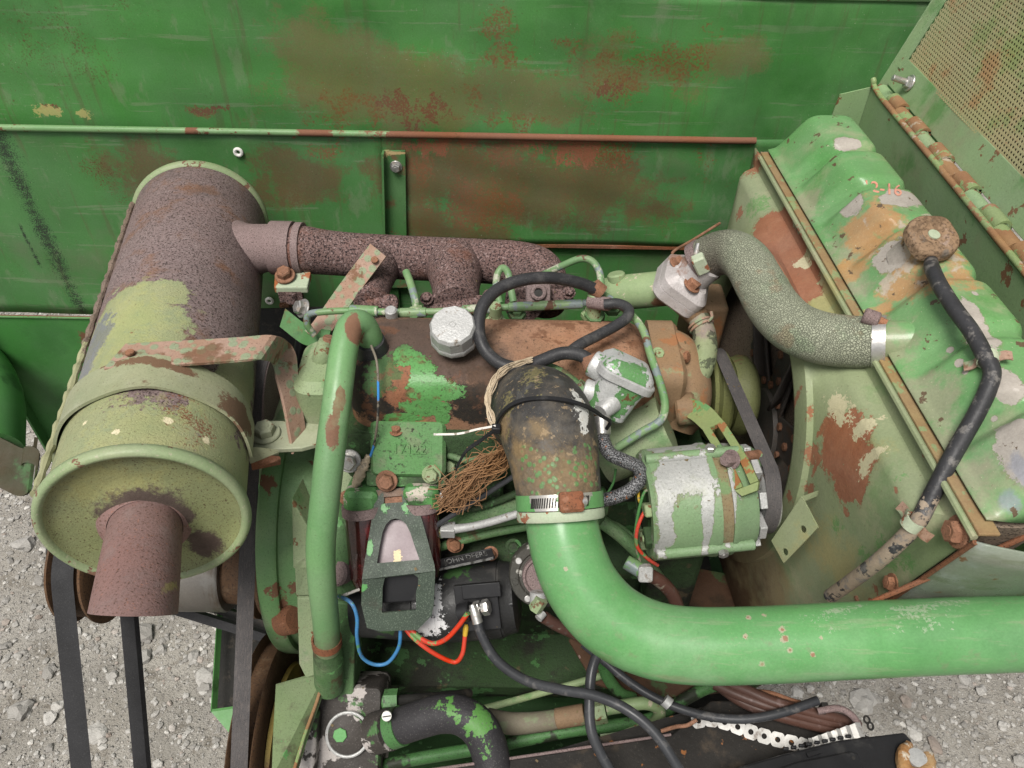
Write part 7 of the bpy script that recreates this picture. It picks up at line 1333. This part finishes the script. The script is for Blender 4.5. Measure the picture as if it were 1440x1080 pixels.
# belt guard plate
M_gd = M('belt_guard_paint', ((.11, .22, .09), (.16, .27, .13), 10), [dict(k='n', col=(.085, .08, .05), s=14, lo=.56, e=.2, k2=.8), dict(k='n', col=(.08, .29, .09), s=22, lo=.70, e=.05), dict(k='s', col=(.05, .05, .03), s=280, lo=.68, e=.1, k2=.7)], rough=.55, bump=.25)
bg_ = thing('belt_guard', 'flared dusty green guard plate beside the lower belt pulley', 'guard', P(420, 1040, .98))
MB().prism([P(388, 962, 1.0), P(430, 950, 1.01), P(457, 946, 1.02), P(446, 985, 1.0), P(428, 1035, .97), P(410, 1095, .94), P(382, 1095, .92), P(384, 1030, .96)], V((.004, .0, -.004))).build('guard_sheet', M_gd, bg_, ang=None)
MB().tube([P(457, 946, 1.015), P(446, 985, .996), P(428, 1035, .966), P(410, 1095, .936)], .0022, 8, n=4).build('rolled_edge', M_edge, bg_)
wire('paint_curl', 'curled flake of pale green paint on the lower vent hose', 'paint flake', [P(455, 948, 1.0), P(466, 940, .995), P(478, 930, .99)], [.003, .008, .002], M_outlet, flat=True)
# ------------------------------------------------------------------ pulleys, belts and drum at left
pc0 = R3(-.60, .6335, -.9625)
pv = thing('belt_pulley', 'rusty rimmed pulley carrying the wide black belt under the muffler', 'pulley', pc0)
m = MB(); m.lathe(pc0 - X1 * .03, X1, [(0, 0), (0, .076), (.004, .083), (.007, .083), (.010, .074), (.045, .074), (.048, .082), (.052, .083), (.055, .078), (.057, .055), (.050, .05), (.050, 0)], 56); m.build('rim', M_wheel, pv)
m = MB(); m.lathe(pc0 + X1 * .02, X1, [(0, 0), (0, .05), (.012, .05), (.016, .03), (.04, .028), (.04, 0)], 28); m.build('hub', M_dark, pv)
u2 = np.array((-.53, -.85)); u2 /= np.linalg.norm(u2); c2_ = np.array((pc0.y, pc0.z)) + u2 * .75
belt('drive_belt', 'wide flat black belt hanging from the rusty pulley over the gravel', pc0.x - .002, (pc0.y, pc0.z), .0745, pc0.x + .0, tuple(c2_), .0745, .0150, .007, M_belt2)
pvl = thing('belt_pulley', 'lower pulley of the wide black belt below the picture edge', 'pulley', V((pc0.x, c2_[0], c2_[1])))
m = MB(); m.lathe(V((pc0.x, c2_[0], c2_[1])) - X1 * .022, X1, [(0, 0), (0, .082), (.004, .074), (.040, .074), (.044, .082), (.044, 0)], 40); m.build('rim', M_rustsheet, pvl)
M_drum = M('drum_steel', ((.15, .14, .125), (.20, .185, .165), 14), [dict(k='n', col=(.11, .085, .06), s=14, lo=.56, e=.25, k2=.8, st=(3, .4, .4)), dict(k='n', col=(.26, .25, .23), s=10, lo=.62, e=.25, k2=.6)], rough=.42, metal=.5, bump=.15)
d0, d1 = P(242, 826, 1.08), P(334, 818, 1.06)
dax = X1
ds = thing('clutch_drum', 'grey metal clutch drum on the shaft behind the tailpipe', 'drum', P(290, 820, 1.1))
dc = R3(-.47, .63, -.962)
m = MB(); m.lathe(dc, X1, [(-.08, 0), (-.08, .062), (.066, .062), (.069, .060), (.069, 0)], 56); m.build('drum', M_drum, ds)
m = MB(); m.lathe(dc + X1 * .069, X1, [(0, 0), (0, .05), (.03, .052), (.033, .048), (.033, 0)], 44); m.build('inner_drum', M_wheel, ds)
m = MB(); m.lathe(dc + X1 * .105, X1, [(0, 0), (0, .066), (.004, .07), (.010, .07), (.014, .06), (.018, .066), (.022, .066), (.022, 0)], 48); m.build('groove_pulley', M_wheel, ds)
m = MB(); m.cyl(R3(-.66, .645, -.945), R3(-.2, .665, -.935), .02, 20); m.build('shaft', M_dark, ds)
# second belt in front of the flywheel
xb = -.335
lp0 = R3(xb, .77, -.76); lpc = R3(xb, .457, -1.141)
lb0 = thing('lower_pulley', 'thin rusty lower pulley disc between belt and green guard', 'pulley', lpc)
m = MB(); m.lathe(lpc, X1, [(-.018, 0), (-.018, .150), (-.0155, .154), (-.0135, .150), (-.011, .14), (.011, .14), (.0135, .150), (.0155, .154), (.018, .150), (.020, .13), (.016, .05), (.016, 0)], 64); m.build('disc', M_wheel, lb0)
M_yel = M('hub_yellow', ((.30, .22, .05), (.20, .15, .06), 20), [dict(k='n', col=R_BRN, s=20, lo=.55, e=.2)], rough=.6, bump=.2)
m = MB(); m.lathe(lpc + X1 * .0205, X1, [(0, .07), (0, .11), (.006, .108), (.006, .07)], 48, close=True); m.build('web', M_yel, lb0)
belt('engine_belt', 'brownish grey engine belt running down beside the flywheel housing', xb, (lp0.y, lp0.z), .075, lpc.x, (lpc.y, lpc.z), .140, .0108, .006, M_beltm)
upl = thing('upper_pulley', 'upper belt pulley hidden behind the muffler strap', 'pulley', lp0)
m = MB(); m.lathe(lp0 - X1 * .012, X1, [(0, 0), (0, .078), (.003, .081), (.008, .074), (.016, .074), (.021, .081), (.024, .078), (.024, 0)], 44); m.build('disc', M_manl, upl)
# frame channel and bars behind
M_chan = M('channel_paint', ((.055, .24, .06), (.07, .27, .075), 8), [dict(k='n', col=(.03, .11, .03), s=8, lo=.6, e=.2)], rough=.45, bump=.08)
ch = thing('frame_channel', 'green steel channel standing open toward the belt with a dark panel for its shaded inside', 'channel', P(320, 1000, 1.35))
q = [P(311, 850, 1.33), P(296, 1000, 1.22), P(345, 1000, 1.22), P(352, 850, 1.33)]
back = V((.0, .16, -.02))
MB().prism([P(306, 848, 1.36), P(296, 1001, 1.22), P(304, 1001, 1.23), P(313, 848, 1.37)], V((0, .006, 0))).build('flange', M_chan, ch, ang=None)
MB().prism([P(309, 846, 1.40), P(296, 1002, 1.26), P(420, 1002, 1.26), P(420, 846, 1.40)], V((0, .004, 0))).build('web', M_dark, ch, ang=None)  # dark panel put in for the shade inside the channel
MB().prism([P(297, 1001, 1.215), P(360, 992, 1.215), P(360, 1100, 1.18), P(332, 1042, 1.2)], V((0, .004, 0))).build('foot_plate', M_chan, ch, ang=None)
wire('cross_bar', 'dark square bar crossing behind the belts below the drum', 'bar', [P(232, 852, 1.2), P(300, 873, 1.2), P(388, 900, 1.2)], .0095, M_belt2, seg=4)
wire('cross_bar', 'second dark bar just under the grey drum', 'bar', [P(236, 838, 1.25), P(300, 855, 1.25), P(385, 880, 1.25)], .008, M_dark, seg=4)
wire('guide_rod', 'thin rusty rod leaning from the wall to the thermostat housing', 'rod', [P(946, 361, 1.08), P(948, 353, 1.08), P(975, 337, 1.12), P(1012, 314, 1.17)], .0022, M_rustbolt, seg=8, n=4)
wire('wire', 'short green wire below the flywheel housing', 'wire', [P(408, 905, 1.12), P(402, 930, 1.12), P(395, 952, 1.12)], .0028, M_wire['green'])
# left edge: drum end and hook
M_gl = M('left_tank_paint', ((.04, .21, .05), (.06, .25, .065), 6), [dict(k='n', col=(.02, .09, .025), s=7, lo=.6, e=.3)], rough=.42, bump=.08)
lt = thing('side_cylinder', 'dark green cylinder end at the left picture edge', 'cylinder', P(-20, 590, 1.5))
m = MB(); m.tube([P(-60, 500, 1.62), P(-30, 560, 1.5), P(-25, 640, 1.42)], [.075, .075, .068], 36, n=4); m.build('body', M_gl, lt)
hk = thing('hook_arm', 'rusty green curved hook arm hanging over the gravel at the left edge', 'hook', P(25, 655, 1.4))
M_hk = M('hook_rusty_paint', ((.055, .035, .022), (.03, .055, .024), 12), [dict(k='n', col=(.04, .12, .04), s=12, lo=.55, e=.2)], rough=.7, bump=.25)
m = MB(); m.ribbon([P(-20, 640, 1.4), P(10, 655, 1.4), P(30, 664, 1.4), P(44, 660, 1.4), P(47, 648, 1.4)], V((0, .034, .026)), .006, n=6); m.build('arm', M_hk, hk)
m = MB(); m.ribbon([P(50, 664, 1.4), P(54, 648, 1.4), P(46, 640, 1.4), P(34, 640, 1.4), P(32, 648, 1.4)], V((0, .012, .009)), .003, n=5); m.build('curl', M_hk, hk)
# dark plates added behind the engine to block lit gravel and keep gaps dark
dk = thing('bay_blocker', 'dark bulkhead plate added to keep the gaps behind the engine block dark', 'blocker', R3(0, 1.0, -1.2))
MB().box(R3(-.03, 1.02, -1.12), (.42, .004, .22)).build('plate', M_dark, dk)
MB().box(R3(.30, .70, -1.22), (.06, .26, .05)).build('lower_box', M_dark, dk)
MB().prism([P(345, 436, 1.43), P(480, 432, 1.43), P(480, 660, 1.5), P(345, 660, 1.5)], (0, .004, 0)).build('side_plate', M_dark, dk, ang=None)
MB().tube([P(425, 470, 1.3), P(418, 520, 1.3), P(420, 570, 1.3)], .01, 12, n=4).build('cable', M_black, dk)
# ------------------------------------------------------------------ chaff and dirt crumbs lying wherever they would have settled
bpy.context.view_layer.update(); dg_ = bpy.context.evaluated_depsgraph_get()
def settle(n, smin, smax, region, zmax):
    m = MB(); k = 0; tries = 0
    while k < n and tries < n * 6:
        tries += 1
        x, y = random.uniform(region[0], region[1]), random.uniform(region[2], region[3])
        ok, loc, nor, _i, ob_, _m = SC.ray_cast(dg_, V((x, y, zmax)), V((0, 0, -1)))
        if not ok or loc.z < .35 or nor.z < .45 or any(w_ in ob_.name for w_ in ('pipe', 'hose', 'tube', 'cable', 'rubber', 'wire', 'rail', 'cap_body')): continue
        k += 1; s_ = random.uniform(smin, smax); a_ = random.uniform(0, 6.28)
        u = V((math.cos(a_), math.sin(a_), 0)); u = (u - nor * u.dot(nor)).normalized(); v = nor.cross(u)
        e = random.choice((.18, .25, .6, .8)); m.box(loc + nor * s_ * .12, (s_ * .5, s_ * .5 * e, s_ * .14), (u, v, nor))
    return m
M_chaff = M('dry_chaff', ((.20, .15, .085), (.07, .055, .038), 60), [], rough=.95, bump=.1)
tag(settle(130, .0015, .0042, (-.26, .30, .35, .95), 1.14).build('chaff', M_chaff, None, ang=None, fix=False), 'dry chaff and dirt crumbs lying on the ledges of the engine', None, None, 'stuff')
